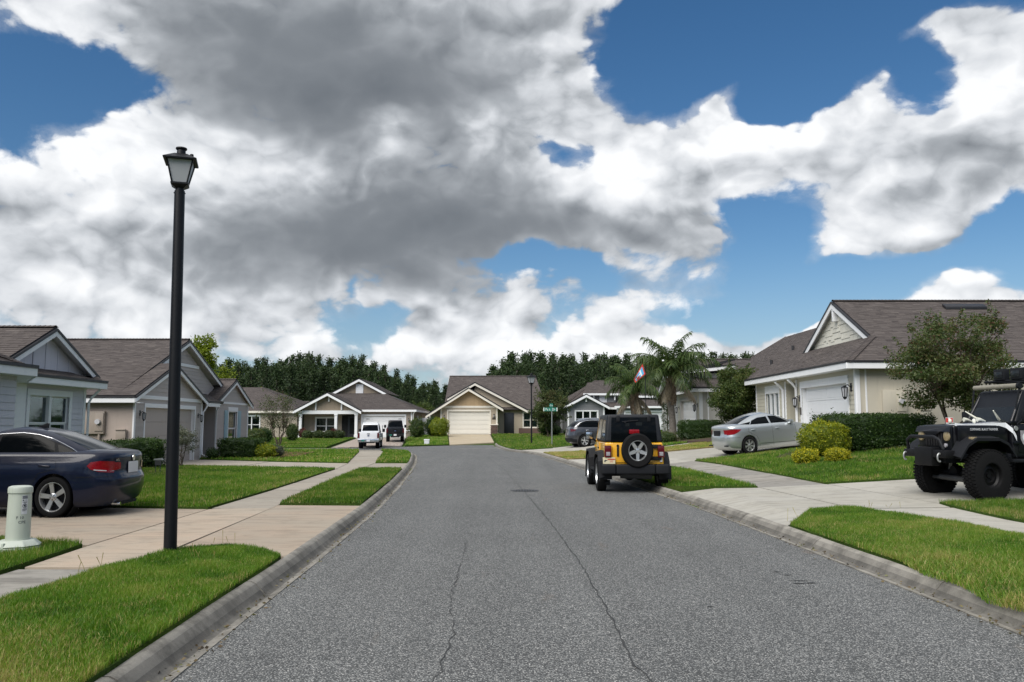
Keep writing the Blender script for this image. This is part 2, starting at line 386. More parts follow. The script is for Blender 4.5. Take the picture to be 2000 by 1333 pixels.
M['leaf_red'] = leafmat('leaf_red', [(.05, .015, .012), (.10, .025, .02), (.06, .05, .02)], .3)
M['litter'] = leafmat('dry_leaves', [(.06, .045, .03), (.14, .10, .05), (.20, .17, .08), (.10, .11, .04)], .1)
M['needle'] = leafmat('pine_needles', [(.013, .028, .009), (.023, .046, .014), (.038, .066, .019), (.062, .092, .024)], .15, .6)
M['frond'] = leafmat('palm_leaflets', [(.022, .046, .012), (.042, .078, .018), (.07, .112, .026), (.12, .14, .045)], .25, .45)
M['frond_dead'] = leafmat('palm_dead_leaflets', [(.10, .085, .055), (.17, .145, .10)], .2)
def bark(name, a, bb, sc=(8, 8, 1.2)):
    m, nt, b = mat_new(name); st = node(nt, 'ShaderNodeMapping', {'Vector': opos(nt), 'Scale': sc}).outputs[0]
    n = noise(nt, st, 4, 6, .65); setp(nt, b, col=mixc(nt, n.step(.35, .65), a, bb), rough=.9, spec=.15, norm=bump(nt, n, .6, .02)); return m
M['bark'] = bark('bark_brown', (.055, .042, .032), (.14, .115, .09))
M['bark_pine'] = bark('bark_pine', (.05, .042, .036), (.12, .105, .09))
M['bark_palm'] = bark('bark_palm', (.10, .088, .075), (.22, .20, .175), (3, 3, 9))
M['boot'] = bark('palm_boots', (.13, .095, .065), (.30, .235, .175), (6, 6, 2))
M['white_trim'] = simple('white_trim_paint', (.78, .79, .80), .5, var=.035, dirt=.12)
M['cream_trim'] = simple('cream_trim_paint', (.72, .68, .60), .5, var=.04, dirt=.12)
M['drip'] = simple('black_drip_edge', (.018, .018, .021), .45, var=.2)
M['lavender'] = simple('lavender_grey_siding', (.58, .57, .62), .6, var=.05, rnd=.05, dirt=.14)
M['taupe'] = simple('taupe_siding', (.42, .375, .35), .6, var=.05, rnd=.06, dirt=.15)
M['stucco_tan'] = simple('tan_stucco', (.42, .355, .31), .85, var=.05, bmp=.5, bscale=45, dirt=.15)
M['taupe_door'] = simple('taupe_garage_paint', (.41, .355, .325), .5, var=.05, rnd=.03, dirt=.1)
M['shake'] = simple('pale_cream_shake', (.62, .60, .52), .65, var=.04, rnd=.06)
M['sage'] = simple('sage_cream_siding', (.50, .475, .385), .6, var=.04, rnd=.04, dirt=.12)
M['stucco_cream'] = simple('cream_stucco', (.52, .485, .40), .85, var=.05, bmp=.5, bscale=45, dirt=.16)
M['pearl'] = simple('pearl_grey_stucco', (.43, .42, .40), .85, var=.05, bmp=.4, bscale=45, dirt=.12)
M['slate'] = simple('slate_grey_siding', (.19, .195, .203), .6, var=.05, rnd=.05, dirt=.12)
M['slate_st'] = simple('slate_grey_stucco', (.125, .128, .132), .85, var=.05, bmp=.4)
M['mocha'] = simple('mocha_siding', (.30, .25, .20), .6, var=.06, rnd=.06)
M['mocha_batten'] = simple('mocha_batten', (.26, .21, .155), .6, var=.06)
M['caramel'] = simple('caramel_board', (.40, .285, .165), .6, var=.05, rnd=.05)
M['beige'] = simple('beige_siding', (.40, .335, .25), .6, var=.05, rnd=.05)
M['buff'] = simple('buff_stucco', (.36, .31, .25), .85, var=.05, bmp=.4)
M['white_door'] = simple('white_garage_paint', (.76, .77, .78), .42, var=.03, rnd=.015, dirt=.08)
M['cream_door'] = simple('cream_garage_paint', (.70, .67, .60), .42, var=.03, rnd=.015, dirt=.06)
M['louver'] = simple('white_louver', (.74, .75, .77), .5, var=.03)
M['shutter'] = simple('pale_blue_shutter', (.28, .42, .48), .55, var=.05)
M['dark_door'] = simple('dark_door_paint', (.028, .03, .036), .35, var=.1)
M['iron'] = simple('black_iron', (.012, .013, .016), .42, var=.25, scale=9, metal=.2)
M['pole'] = simple('black_pole_paint', (.006, .0065, .009), .45, spec=.3, var=.3, scale=6, bmp=.15, bscale=25)
M['brown_metal'] = simple('brown_metal', (.06, .05, .04), .4, var=.1)
M['grey_box'] = simple('beige_metal_box', (.33, .28, .235), .5, var=.06)
M['galv'] = simple('galvanised_steel', (.36, .37, .37), .45, metal=.6, var=.12)
M['vinyl'] = simple('white_vinyl', (.75, .76, .78), .4, var=.03)
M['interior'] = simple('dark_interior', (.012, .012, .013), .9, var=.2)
M['blind'] = simple('window_blind', (.42, .43, .44), .6, var=.05)
M['blind_green'] = simple('window_blind_green', (.16, .19, .17), .6, var=.05)
M['curtain_green'] = simple('green_curtain', (.02, .05, .02), .8, var=.2)
M['brick'] = simple('dark_brick', (.10, .062, .05), .85, var=.2, rnd=.35, bmp=.4)
M['mortar'] = simple('mortar', (.20, .18, .16), .9)
M['stone_mix'] = simple('stone_mix', (.24, .20, .165), .85, var=.25, rnd=.4, scale=8)
M['paver'] = simple('paver', (.33, .28, .24), .85, var=.2, rnd=.3, scale=8)
M['pedestal'] = simple('pale_green_plastic', (.50, .54, .47), .45, var=.06, scale=4, dirt=.28)
M['ink'] = simple('ink', (.03, .035, .05), .6, var=.1)
M['label_white'] = simple('label_white', (.62, .63, .66), .5)
M['sign_green'] = simple('sign_green', (.012, .17, .12), .35)
M['sign_white'] = simple('sign_white', (.72, .78, .76), .35)
M['manhole'] = simple('cast_iron', (.05, .052, .055), .6, var=.3, scale=20, metal=.3, bmp=.4)
# shingles
def shingle_mat(name, cols):
    m, nt, b = mat_new(name); p = opos(nt); t = tint(nt)
    c = ramp(nt, t, [(i / (len(cols) - 1), q) for i, q in enumerate(cols)])
    c = hsv(nt, c, noise(nt, p, 70, 3, .7) * .7 + .65); c = hsv(nt, c, noise(nt, p, .6, 4, .6) * .3 + .85)
    setp(nt, b, col=c, rough=.9, spec=.2, norm=bump(nt, noise(nt, p, 120, 3, .7), .4, .004)); return m
M['shingle'] = shingle_mat('brown_shingles', [(.062, .053, .051), (.083, .071, .067), (.102, .088, .082), (.132, .114, .105)])
def glass_mat(name, tint_c, see):
    m = bpy.data.materials.new(name); m.use_nodes = True; nt = m.node_tree; nt.nodes.clear()
    o = nt.nodes.new('ShaderNodeOutputMaterial'); fr = node(nt, 'ShaderNodeFresnel', {'IOR': 1.5})
    tr = node(nt, 'ShaderNodeBsdfTransparent', {'Color': tuple(tint_c) + (1,)})
    gl = node(nt, 'ShaderNodeBsdfGlossy', {'Roughness': .03, 'Color': (.95, .97, 1, 1)})
    mx = node(nt, 'ShaderNodeMixShader', {0: (X(nt, fr.outputs[0]) * .75 + see).clamp()})
    nt.links.new(tr.outputs[0], mx.inputs[1]); nt.links.new(gl.outputs[0], mx.inputs[2]); nt.links.new(mx.outputs[0], o.inputs[0]); return m
M['pane'] = glass_mat('window_glass', (.62, .70, .68), .06)
def paint(name, col, rough=.28, metal=.35, coat=1.0, flake=.1, spec=.5):
    m, nt, b = mat_new(name); p = nt.nodes.new('ShaderNodeTexCoord').outputs['Object']
    c = hsv(nt, tuple(col) + (1,), noise(nt, p, 900, 1, .5) * flake + 1 - flake / 2)
    dust = noise(nt, p, 3.5, 5, .6)
    setp(nt, b, col=mixc(nt, dust.step(.5, .85) * .06, c, (.3, .28, .25)), rough=dust * .1 + rough - .05, metal=metal, coat=coat, coatr=.04, spec=spec); return m
M['navy'] = paint('navy_car_paint', (.003, .006, .022), .3, 0, .45, spec=.25)
M['silver'] = paint('silver_car_paint', (.50, .53, .54), .32, .75, flake=.2)
M['yellow'] = paint('yellow_car_paint', (.72, .37, .012), .3, 0, .9, .04)
M['black_paint'] = paint('black_car_paint', (.004, .0045, .007), .35, 0, .3, spec=.3)
M['grey_paint'] = paint('grey_car_paint', (.055, .058, .068), .3, .6)
M['white_paint'] = paint('white_car_paint', (.72, .73, .75), .3, 0, .8, .03)
M['car_glass'] = simple('tinted_car_glass', (.003, .004, .005), .08, spec=.10, var=.05)
M['car_glass_mid'] = simple('grey_car_glass', (.016, .019, .021), .10, spec=.30, var=.2, scale=2)
M['rubber'] = simple('tyre_rubber', (.0065, .0065, .007), .85, spec=.2, var=.25, scale=10, bmp=.3, bscale=60)
M['plastic'] = simple('black_plastic', (.0075, .0085, .011), .62, spec=.28, var=.15, bmp=.15, bscale=150)
M['hardtop'] = simple('black_hardtop', (.009, .0105, .014), .5, spec=.35, var=.15, bmp=.15, bscale=200)
M['chrome'] = simple('chrome', (.75, .76, .78), .18, metal=1, var=.04)
M['alloy'] = simple('alloy_wheel', (.56, .57, .58), .32, metal=.8, var=.05)
M['steel_black'] = simple('black_steel_wheel', (.008, .008, .009), .5, spec=.3, metal=.2, var=.2)
def lens(name, col):
    m, nt, b = mat_new(name); p = nt.nodes.new('ShaderNodeTexCoord').outputs['Object']
    setp(nt, b, col=hsv(nt, tuple(col) + (1,), noise(nt, p, 30, 2, .5) * .6 + .7), rough=.18, spec=.45, coat=.25); return m
M['red_lens'] = lens('red_lens', (.22, .003, .008)); M['dark_red_lens'] = lens('dark_red_lens', (.085, .005, .010))
M['clear_lens'] = lens('clear_lens', (.5, .5, .52)); M['amber_lens'] = lens('amber_lens', (.30, .24, .14)); M['smoke_lens'] = lens('smoked_lens', (.30, .29, .31))
M['flag_red'] = simple('red_print', (.55, .045, .035), .6); M['flag_blue'] = simple('blue_print', (.10, .42, .68), .6)
M['flag_white'] = simple('white_print', (.75, .78, .80), .6); M['flag_dark'] = simple('dark_print', (.10, .07, .12), .6)
M['decal_white'] = simple('white_vinyl_decal', (.72, .74, .77), .45, var=.04); M['decal_blue'] = simple('blue_vinyl_decal', (.045, .075, .16), .45, var=.2)
M['bone'] = simple('bone_plastic', (.70, .70, .60), .5, var=.08); M['brass_bar'] = simple('light_bar_lens', (.24, .225, .18), .35, var=.25, scale=9)
M['plate_cream'] = simple('plate_cream', (.62, .56, .38), .4, var=.1); M['plate_red'] = simple('plate_red', (.50, .05, .03), .4)
M['frost'] = simple('frosted_lamp_pane', (.42, .43, .45), .35, var=.08, scale=5)
# ------------------------------------------------------------------ lie of the land
KL = [(-2.33, -4), (-2.42, 3), (-2.48, 5.07), (-2.55, 6.75), (-2.63, 9.67), (-2.87, 15.8), (-3.27, 22), (-3.76, 28.3), (-4.35, 35), (-5.05, 41.4), (-5.55, 45.3), (-6.15, 48.2), (-7.2, 49.8), (-9.2, 50.6), (-46, 51.2)]
KR = [(4.38, -4), (4.33, 6), (4.26, 9), (4.18, 12), (4.02, 15.9), (3.76, 19.94), (3.3, 25.5), (2.72, 33), (1.68, 45.1), (.8, 49), (0, 51.7), (-.5, 56), (-1.0, 62), (-1.3, 68.6)]
_kly = np.array([p[1] for p in KL[:12]]); _klx = np.array([p[0] for p in KL[:12]])
_kry = np.array([p[1] for p in KR]); _krx = np.array([p[0] for p in KR])
def zt(x, y):
    x = np.asarray(x, float); y = np.asarray(y, float)
    kl = np.interp(y, _kly, _klx); kr = np.interp(y, _kry, _krx); d = x - kr
    rate = np.interp(y, [14, 19.5, 27, 60], [.006, .055, .115, .10])
    zr = .13 + .03 * np.clip(d, 0, 1.6) + rate * np.clip(d - 1.6, 0, 99)
    zr = np.where(zr > .85, .85 + .25 * (1 - np.exp(-(zr - .85) / .25)), zr)
    edge = np.clip((d + .30) / .30, 0, 1) ** .6 * .13           # the kerb rises to the verge
    zl = np.full_like(x, .13)
    farl = np.interp(y, [57.5, 80], [.03, .40]); farc = np.interp(y, [66, 80], [.05, .72])
    b = np.clip((x + 10.5) / 3.5, 0, 1); far = farl * (1 - b) + farc * b
    z = np.where(x > kr, np.where(y > 55, np.maximum(zr, far), zr), np.where(y > 57, far, np.where((x < kl) & (y < 51), zl, np.where(y < 14, edge, 0.0))))
    return z
def zg(x, y): return float(zt(x, y))
def cut_grid(bm, lo, hi, axis, step):
    k = math.ceil(lo / step) * step
    while k < hi:
        no = (1, 0, 0) if axis == 0 else (0, 1, 0)
        bmesh.ops.bisect_plane(bm, geom=bm.verts[:] + bm.edges[:] + bm.faces[:], plane_co=(k if axis == 0 else 0, k if axis == 1 else 0, 0), plane_no=no, dist=1e-5)
        k += step
def drape(name, poly, mat, zoff=0.0, step=1.5, depth=.08, parent=None, kind='structure', label=None, wob=0):
    """a sheet of ground with this outline, following the land, with edges that go down"""
    bm = bmesh.new()
    if wob:
        q = []
        for i, a in enumerate(poly):
            b = poly[(i + 1) % len(poly)]; L = math.dist(a, b); k = max(1, int(L / .35))
            for j in range(k): q.append((a[0] + (b[0] - a[0]) * j / k + random.uniform(-wob, wob), a[1] + (b[1] - a[1]) * j / k + random.uniform(-wob, wob)))
        poly = q
    f = bm.faces.new([bm.verts.new((x, y, 0)) for x, y in poly])
    bm.normal_update()
    if f.normal.z < 0: f.normal_flip()
    xs = [p[0] for p in poly]; ys = [p[1] for p in poly]
    cut_grid(bm, min(xs), max(xs), 0, step); cut_grid(bm, min(ys), max(ys), 1, step)
    for v in bm.verts: v.co.z = zg(v.co.x, v.co.y) + zoff
    ed = [e for e in bm.edges if len(e.link_faces) == 1]
    ex = bmesh.ops.extrude_edge_only(bm, edges=ed)
    for g in ex['geom']:
        if isinstance(g, bmesh.types.BMVert): g.co.z -= depth
    bmesh.ops.recalc_face_normals(bm, faces=bm.faces)
    me = bpy.data.meshes.new(name); bm.to_mesh(me); bm.free(); me.materials.append(mat)
    o = bpy.data.objects.new(name, me); COL.objects.link(o)
    WM[o] = Matrix.Identity(4) if parent is None else WM[parent]
    if parent is not None: o.parent = parent
    elif kind: o['kind'] = kind
    return o
def offs(line, d):
    out_ = []
    for i, p in enumerate(line):
        a = Vector(line[max(i - 1, 0)]); b = Vector(line[min(i + 1, len(line) - 1)]); t = (b - a).normalized()
        out_.append((p[0] + t.y * d, p[1] - t.x * d))      # d > 0: to the right of the direction of travel
    return out_
# base sheet to the horizon
gx = np.concatenate([np.linspace(-900, -60, 12), np.linspace(-50, 50, 101), np.linspace(60, 900, 12)])
gy = np.concatenate([np.linspace(-300, -10, 6), np.linspace(-6, 110, 117), np.linspace(130, 2500, 14)])
GX, GY = np.meshgrid(gx, gy); GZ = zt(GX, GY) - .10
nx_, ny_ = len(gx), len(gy)
idx = (np.arange(ny_ - 1)[:, None] * nx_ + np.arange(nx_ - 1)[None, :]).ravel()
ground = np_mesh('ground', np.stack([GX.ravel(), GY.ravel(), GZ.ravel()], 1), np.stack([idx, idx + 1, idx + nx_ + 1, idx + nx_], 1), M['turf'], kind='structure', smooth=True)
# road
road_poly = offs(KL, .285) + [(-46, 57.4), (-13, 58.2), (-9.6, 61), (-7.5, 62.7), (-4.9, 66.0), (-1.6, 68.8)] + offs(KR, -.315)[::-1]
road = drape('road', road_poly, M['asphalt'], 0, 400, .12); 
for v in road.data.vertices: v.co.z = 0.0 if v.co.z > -.05 else -.12
def strip(pts, w, z, name, mat, parent, jit=0):
    vs, fs = [], []
    for i, p in enumerate(pts):
        a = Vector(pts[max(i - 1, 0)]); b = Vector(pts[min(i + 1, len(pts) - 1)]); t = (b - a).normalized()
        ww = (w[i] if hasattr(w, '__len__') else w) * (1 + random.uniform(-jit, jit))
        for s_ in (-1, 1): vs.append((p[0] + t.y * ww * s_, p[1] - t.x * ww * s_, z))
    fs = [(2 * i, 2 * i + 1, 2 * i + 3, 2 * i + 2) for i in range(len(pts) - 1)]
    mb = MB(); mb.mesh(vs, fs); o = mb.build(name, mat, parent); return o
def wiggle(pts, step, amp):
    out_ = []
    for a, b in zip(pts[:-1], pts[1:]):
        k = max(1, int(math.dist(a, b) / step))
        for j in range(k): out_.append((a[0] + (b[0] - a[0]) * j / k + random.uniform(-amp, amp), a[1] + (b[1] - a[1]) * j / k + random.uniform(-amp, amp)))
    return out_ + [pts[-1]]
strip(wiggle([(1.02, 4.6), G(1240, 1300), G(1190, 1200), G(1140, 1110), G(1090, 1040), G(1045, 985), G(1010, 945), G(985, 918), G(955, 895), G(940, 885)], .10, .014), .0065, .004, 'crack', M['crack'], road, .6)
strip(wiggle([G(850, 1333), G(885, 1240), G(880, 1170), G(905, 1090), G(910, 1060)], .10, .022), .0035, .004, 'crack', M['crack'], road, .8)
for (u, v, L) in ((1540, 1135, .22), (1548, 1141, .14), (1575, 1140, .10), (1527, 1124, .12), (1510, 1118, .08), (1045, 1054, .07), (1380, 1186, .06)):
    x, y = G(u, v); a_ = random.uniform(-.2, .25)
    strip([(x, y), (x + L * .5, y + L * a_ * .5), (x + L, y + L * a_)], [.004, .022, .005], .005, 'tar_mark', M['crack'], road, .4)
# concrete valley gutter across the mouth of the road
strip([G(900, 877), G(985, 877.4)], .14, .006, 'valley_gutter', M['slab_pale'], road)
# kerbs in cast lengths
KPROF = [(0, .13), (.04, .131), (.085, .108), (.135, .052), (.175, .010), (.215, -.008), (.30, .006), (.30, -.12)]
def kerb(name, line, side, seg=3.05):
    root = thing(name, None, None, kind='structure')
    P_ = [Vector(p) for p in line]; cum = [0]
    for a, b in zip(P_[:-1], P_[1:]): cum.append(cum[-1] + (b - a).length)
    def at(s_):
        i = min(max(1, int(np.searchsorted(cum, s_))), len(P_) - 1); t = (s_ - cum[i - 1]) / (cum[i] - cum[i - 1])
        ta = (P_[i] - P_[i - 1]).normalized()
        tb = (P_[min(i + 1, len(P_) - 1)] - P_[i]).normalized() if i < len(P_) - 1 else ta
        tp = (P_[i - 1] - P_[max(i - 2, 0)]).normalized() if i > 1 else ta
        tang = ((tp + ta).normalized() * (1 - t) + (ta + tb).normalized() * t).normalized()
        return P_[i - 1].lerp(P_[i], t), tang
    s0 = 0
    while s0 < cum[-1] - .3:
        s1 = min(s0 + seg, cum[-1]); mb = MB(); n = 5; vs = []
        for k in range(n + 1):
            p, t = at(s0 + .012 + (s1 - s0 - .024) * k / n); nrm = Vector((t.y, -t.x)) * side
            for o_, z in KPROF: q = p + nrm * o_; vs.append((q.x, q.y, z + random.uniform(-.003, .003)))
        m = len(KPROF)
        fs = [(i * m + j, i * m + j + 1, (i + 1) * m + j + 1, (i + 1) * m + j) for i in range(n) for j in range(m - 1)]
        fs += [tuple(range(m)), tuple(range(n * m, n * m + m))]
        mb.mesh(vs, fs); tv = [(.10, .14, .45, .75, .65, .18, .3)[j] for i in range(n) for j in range(m - 1)] + [.3, .3]; mb.t = tv
        mb.build('kerb_segment', M['kerb_w'], root, smooth=50)
        s0 = s1
    return root
kerb('kerb', KL, 1); kerb('kerb', KR, -1)
# paving: slabs with open joints
def slabs(name, quads, mat, zoff=-.004):
    root = thing(name, None, None, kind='structure')
    for q in quads:
        c = Vector((sum(p[0] for p in q) / len(q), sum(p[1] for p in q) / len(q)))
        q2 = []
        for p in q:
            d = Vector(p) - c; q2.append(tuple(c + d * (1 - .012 / max(d.length, .1))))
        drape('slab', q2, mat, zoff + random.uniform(-.004, .004), 1.2, .09, parent=root)
    return root
def lerp2(a, b, t): return (a[0] + (b[0] - a[0]) * t, a[1] + (b[1] - a[1]) * t)
def split(q, nu, nv):
    a, b, c, d = q
    return [[lerp2(lerp2(a, b, i / nu), lerp2(d, c, i / nu), j / nv), lerp2(lerp2(a, b, (i + 1) / nu), lerp2(d, c, (i + 1) / nu), j / nv),
             lerp2(lerp2(a, b, (i + 1) / nu), lerp2(d, c, (i + 1) / nu), (j + 1) / nv), lerp2(lerp2(a, b, i / nu), lerp2(d, c, i / nu), (j + 1) / nv)] for j in range(nv) for i in range(nu)]
def klx(y): return float(np.interp(y, _kly, _klx)) - .005
def krx(y): return float(np.interp(y, _kry, _krx)) + .005
# left sidewalk line: outer (house) edge and inner (verge) edge
SLo = [(-5.15, -4), (-5.21, 8.5), (-5.36, 10.6), (-5.5, 15.05), (-5.62, 20), (-6.05, 28.4), (-6.5, 32.6), (-8.6, 46.5), (-9.3, 50.1)]
SLi = [(-4.3, -4), (-4.34, 7.1), (-4.22, 9.0), (-4.45, 15.9), (-4.75, 20), (-5.2, 28.4), (-5.45, 32.9), (-7.2, 46.5), (-8.0, 49.9)]
def ln(line, y): return float(np.interp(y, [p[1] for p in line], [p[0] for p in line]))
q = []
ys = [-4, -1.5, 1, 3.3, 5.2, 7.1, 8.9]
q += [[(ln(SLo, a), a), (ln(SLi, a), a), (ln(SLi, b), b), (ln(SLo, b), b)] for a, b in zip(ys[:-1], ys[1:])]
slabs('sidewalk', q, M['slab_dirty'])
ys = [15.25, 17.3, 19.5, 21.7, 23.9, 26.2, 28.45]
q = [[(ln(SLo, a), a), (ln(SLi, a), a), (ln(SLi, b), b), (ln(SLo, b), b)] for a, b in zip(ys[:-1], ys[1:])]
ys = [33.0, 35.2, 37.5, 39.8, 42, 44.3, 46.5, 49.4]
q += [[(ln(SLo, a), a), (ln(SLi, a), a), (ln(SLi, b), b), (ln(SLo, b), b)] for a, b in zip(ys[:-1], ys[1:])]
slabs('sidewalk', q, M['slab_walk'])
# driveway of the house at the left edge, where the navy car stands
D1n = [(-5.36, 10.62), (-7.05, 11.3), (-9.2, 11.7)]
q = [[(klx(9.7), 9.7), (klx(15.75), 15.75), (-4.44, 15.6), (-4.08, 10.3), (-3.4, 10.4), (-2.95, 10.05)], [(-4.13, 9.1), (-4.10, 10.4), (-4.44, 15.6), (-5.5, 15.1), (-5.36, 10.62), (-5.25, 9.1)]]
q = [[(klx(9.7), 9.7), (klx(15.75), 15.75), (-4.45, 15.85), (-4.12, 9.95), (-3.6, 10.42), (-3.05, 10.15)],
     [(-4.12, 9.0), (-4.45, 15.85), (-5.5, 15.1), (-5.37, 10.62), (-5.24, 9.0)],
     [(-5.39, 10.62), (-5.52, 15.1), (-8.6, 15.5), (-8.6, 11.6), (-7.05, 11.3)], [(-8.62, 11.6), (-8.62, 15.5), (-14, 15.9), (-14, 11.9)]]
slabs('driveway', q, M['slab_warm'])
# driveway of the taupe house
q = [[(klx(28.6), 28.6), (klx(32.9), 32.9), (-5.47, 32.9), (-5.22, 28.6)], [(-5.24, 28.6), (-5.49, 32.9), (-6.5, 32.9), (-6.07, 28.6)],
     [(-6.09, 28.6), (-6.52, 32.9), (-10, 34.2), (-10, 29.7)], [(-10.02, 29.7), (-10.02, 34.2), (-14, 36.4), (-14, 30.9)]]
slabs('driveway', q, M['slab_walk'])
# right hand: verge walk, driveways
SRi = [(6.9, -4), (6.75, 9), (6.55, 12.2), (6.05, 14.6), (5.75, 19.3), (5.45, 26), (5.1, 30), (4.6, 36.5), (3.75, 45), (2.5, 50)]
SRo = [(8.3, -4), (7.9, 9), (7.65, 12.4), (7.8, 15.2), (7.3, 19.3), (6.75, 26), (6.3, 30), (5.75, 36.5), (4.9, 45), (3.8, 50)]
def rq(ys): return [[(ln(SRi, a), a), (ln(SRo, a), a), (ln(SRo, b), b), (ln(SRi, b), b)] for a, b in zip(ys[:-1], ys[1:])]
slabs('sidewalk', rq([-3, -.5, 2, 4.5, 7, 9, 11, 12.9, 14.65]) , M['slab_pale'])
slabs('sidewalk', rq([19.25, 21, 22.7, 24.4, 26, 27.6, 29.3]), M['slab_dirty'])
slabs('sidewalk', rq([36.3, 38.4, 40.5, 42.6, 44.8]) + rq([50.6, 52.6, 54.6]), M['slab_pale'])
q = [[(krx(12.6), 12.6), (5.2, 14.5), (6.05, 14.7), (5.75, 19.3), (krx(20.2), 19.95)], [(6.07, 14.68), (7.74, 14.68), (7.82, 15.22), (7.3, 19.25), (5.78, 19.3)]]
q += split([(7.83, 15.25), (12.6, 15.6), (12.6, 19.4), (7.33, 19.25)], 2, 2) + split([(12.62, 15.6), (19, 15.9), (19, 19.6), (12.62, 19.4)], 2, 1)
slabs('driveway', q, M['slab_pale'])
q = [[(krx(29), 29), (5.1, 29.3), (4.62, 36.4), (krx(36.4), 36.4)], [(5.13, 29.3), (6.35, 29.2), (5.77, 36.4), (4.65, 36.4)]] + split([(6.38, 29.2), (11.75, 28.9), (11.75, 34.2), (5.8, 36.4)], 2, 1)
slabs('driveway', q, M['slab_pale'])
q = [[(krx(45), 45), (3.75, 45), (2.55, 50.4), (krx(50), 50)], [(3.78, 45), (4.9, 45), (3.85, 50.4), (2.58, 50.4)], [(4.93, 45), (11, 47.8), (11, 54), (3.88, 50.4)]]
slabs('driveway', q, M['slab_pale'])
slabs('garden_path', [[(5.9, 38.8), (11, 41), (11, 42.2), (5.7, 40)]], M['slab_pale'])
# far driveways
slabs('driveway', split([(-5.0, 66.2), (-1.5, 68.9), (-2.2, 81.0), (-6.25, 81.0)], 2, 1), M['slab_cream'])
pv = thing('driveway', None, None, kind='structure')
pv_base = drape('bedding', [(-12.8, 58.4), (-8.3, 62.0), (-10.3, 79.9), (-14.9, 79.9)], M['mortar'], -.012, 2, .09, parent=pv)
mb = MB()
for j in range(44):
    y0 = 58.6 + j * .48
    x0 = np.interp(y0, [58.4, 79.9], [-12.8, -14.9]); x1 = np.interp(y0, [58.4, 62, 79.9], [-12.4, -8.3, -10.3])
    x = x0 + (.2 if j % 2 else .05)
    while x < x1 - .35:
        w_ = random.choice((.3, .45, .6)); z = zg(x, y0); mb.box((x, y0, z - .03), (min(x + w_ - .02, x1), y0 + .45, z + .005), t=random.random()); x += w_
o = mb.build('pavers', M['paver'], pv, fix=False); o['kind'] = 'stuff'
# lawns: raised turf with earth edges
LAWN = []
def lawn(name, poly, mat='turf', **kw):
    o = drape(name, poly, M[mat], .03, kw.pop('step', 1.2), .12, wob=kw.pop('wob', .012)); LAWN.append((poly, kw)); return o
def band(line, y0, y1, n=6, f=ln): return [(f(line, y0 + (y1 - y0) * i / n), y0 + (y1 - y0) * i / n) for i in range(n + 1)]
kb = lambda a, b, n, fn: [(fn(a + (b - a) * i / n), a + (b - a) * i / n) for i in range(n + 1)]
lawn('lawn', kb(-3.5, 9.55, 8, klx) + [(-2.95, 9.95), (-3.55, 10.36), (-4.02, 9.95), (-4.24, 8.7)] + band(SLi, 7.1, -3.5, 4), near=1)
lawn('lawn', [(-5.23, -3.5), (-5.24, 8.5), (-5.4, 10.5), (-7.05, 11.2), (-9.2, 11.55), (-13, 11.7), (-13, -3.5)], near=2)
lawn('lawn', [(-5.52, 15.12), (-5.64, 20), (-6.07, 28.4), (-8.5, 29.15), (-13.8, 30.7), (-24, 30), (-24, 16.5), (-8.6, 15.55)], mid=1)
lawn('lawn', kb(15.85, 28.35, 6, klx) + band(SLi, 28.35, 15.95, 5), mid=2)
lawn('lawn', kb(33.0, 41.4, 3, klx) + [(-5.6, 45.3), (-6.2, 48.2), (-7.15, 49.6), (-7.9, 49.8), (-7.2, 46.5), (-5.46, 33.0)], far=1)
lawn('lawn', [(-6.55, 33.0), (-8.62, 46.5), (-9.3, 50.1), (-20, 50.8), (-30, 50.8), (-30, 45), (-13.9, 45), (-13.9, 36.6), (-10, 34.3)], far=2)
lawn('lawn', [(-30, 58), (-13.2, 58.6), (-13.4, 60.5), (-14.95, 76), (-14.95, 79), (-30, 79)], far=3)
lawn('lawn', [(-8.1, 62.5), (-5.1, 66.3), (-6.4, 81), (-10.2, 81)], far=3)
lawn('lawn', kb(-3.5, 12.5, 8, krx) + [(5.15, 14.35), (6.0, 14.5)] + band(SRi, 12.2, -3.5, 4), near=3, wob=.03)
# runners creep over the kerb at the near right
LAWN.append(([(krx(y_) - o_, y_) for y_, o_ in ((3.6, .24), (4.6, .22), (5.4, .15), (6.1, .23), (6.7, .12), (7.3, .18), (7.9, .08), (8.5, .11), (9.1, .02))] + [(krx(9.1), 9.1), (krx(6), 6), (krx(3.6), 3.6)], {'near': 3}))
lawn('lawn', [(8.3, -3.5)] + band(SRo, 9, 15.2, 3) + [(12.6, 15.5), (19, 15.8), (19, -3.5)], near=4)
lawn('lawn', kb(20.25, 28.9, 4, krx) + [(5.05, 29.1)] + band(SRi, 26, 19.4, 3), mid=3)
lawn('lawn', band(SRo, 19.35, 29.0, 4) + [(11.6, 28.7), (11.6, 28.2), (22, 28.2), (22, 19.75), (12.6, 19.5)], mid=4)
lawn('dry_lawn', kb(36.5, 44.8, 4, krx) + band(SRi, 44.8, 36.5, 3), 'turf_dry', dry=1)
lawn('dry_lawn', [(5.85, 36.5), (11.2, 34.6), (11.2, 40.8), (5.82, 38.6)], 'turf_dry', dry=2)
lawn('lawn', [(5.65, 40.1), (11.2, 42.4), (11.2, 47.6), (4.95, 44.9)], far=4)
lawn('lawn', kb(50.7, 68.4, 5, krx) + [(-2.0, 80.6), (3, 82), (22, 82), (22, 54.2), (10.8, 54.2), (3.9, 50.7)], far=5)
drape('mulch_bed', [(-13.7, 37.4), (-10.7, 37.0), (-10.0, 38.6), (-10.6, 44.4), (-13.7, 44.4)], M['mulch_red'], .075, .6, .1)
drape('mulch_bed', [(9.4, 38.9), (10.8, 39.7), (10.8, 47.2), (7.9, 46.1), (8.2, 44.2)], M['mulch'], .09, .6, .1)
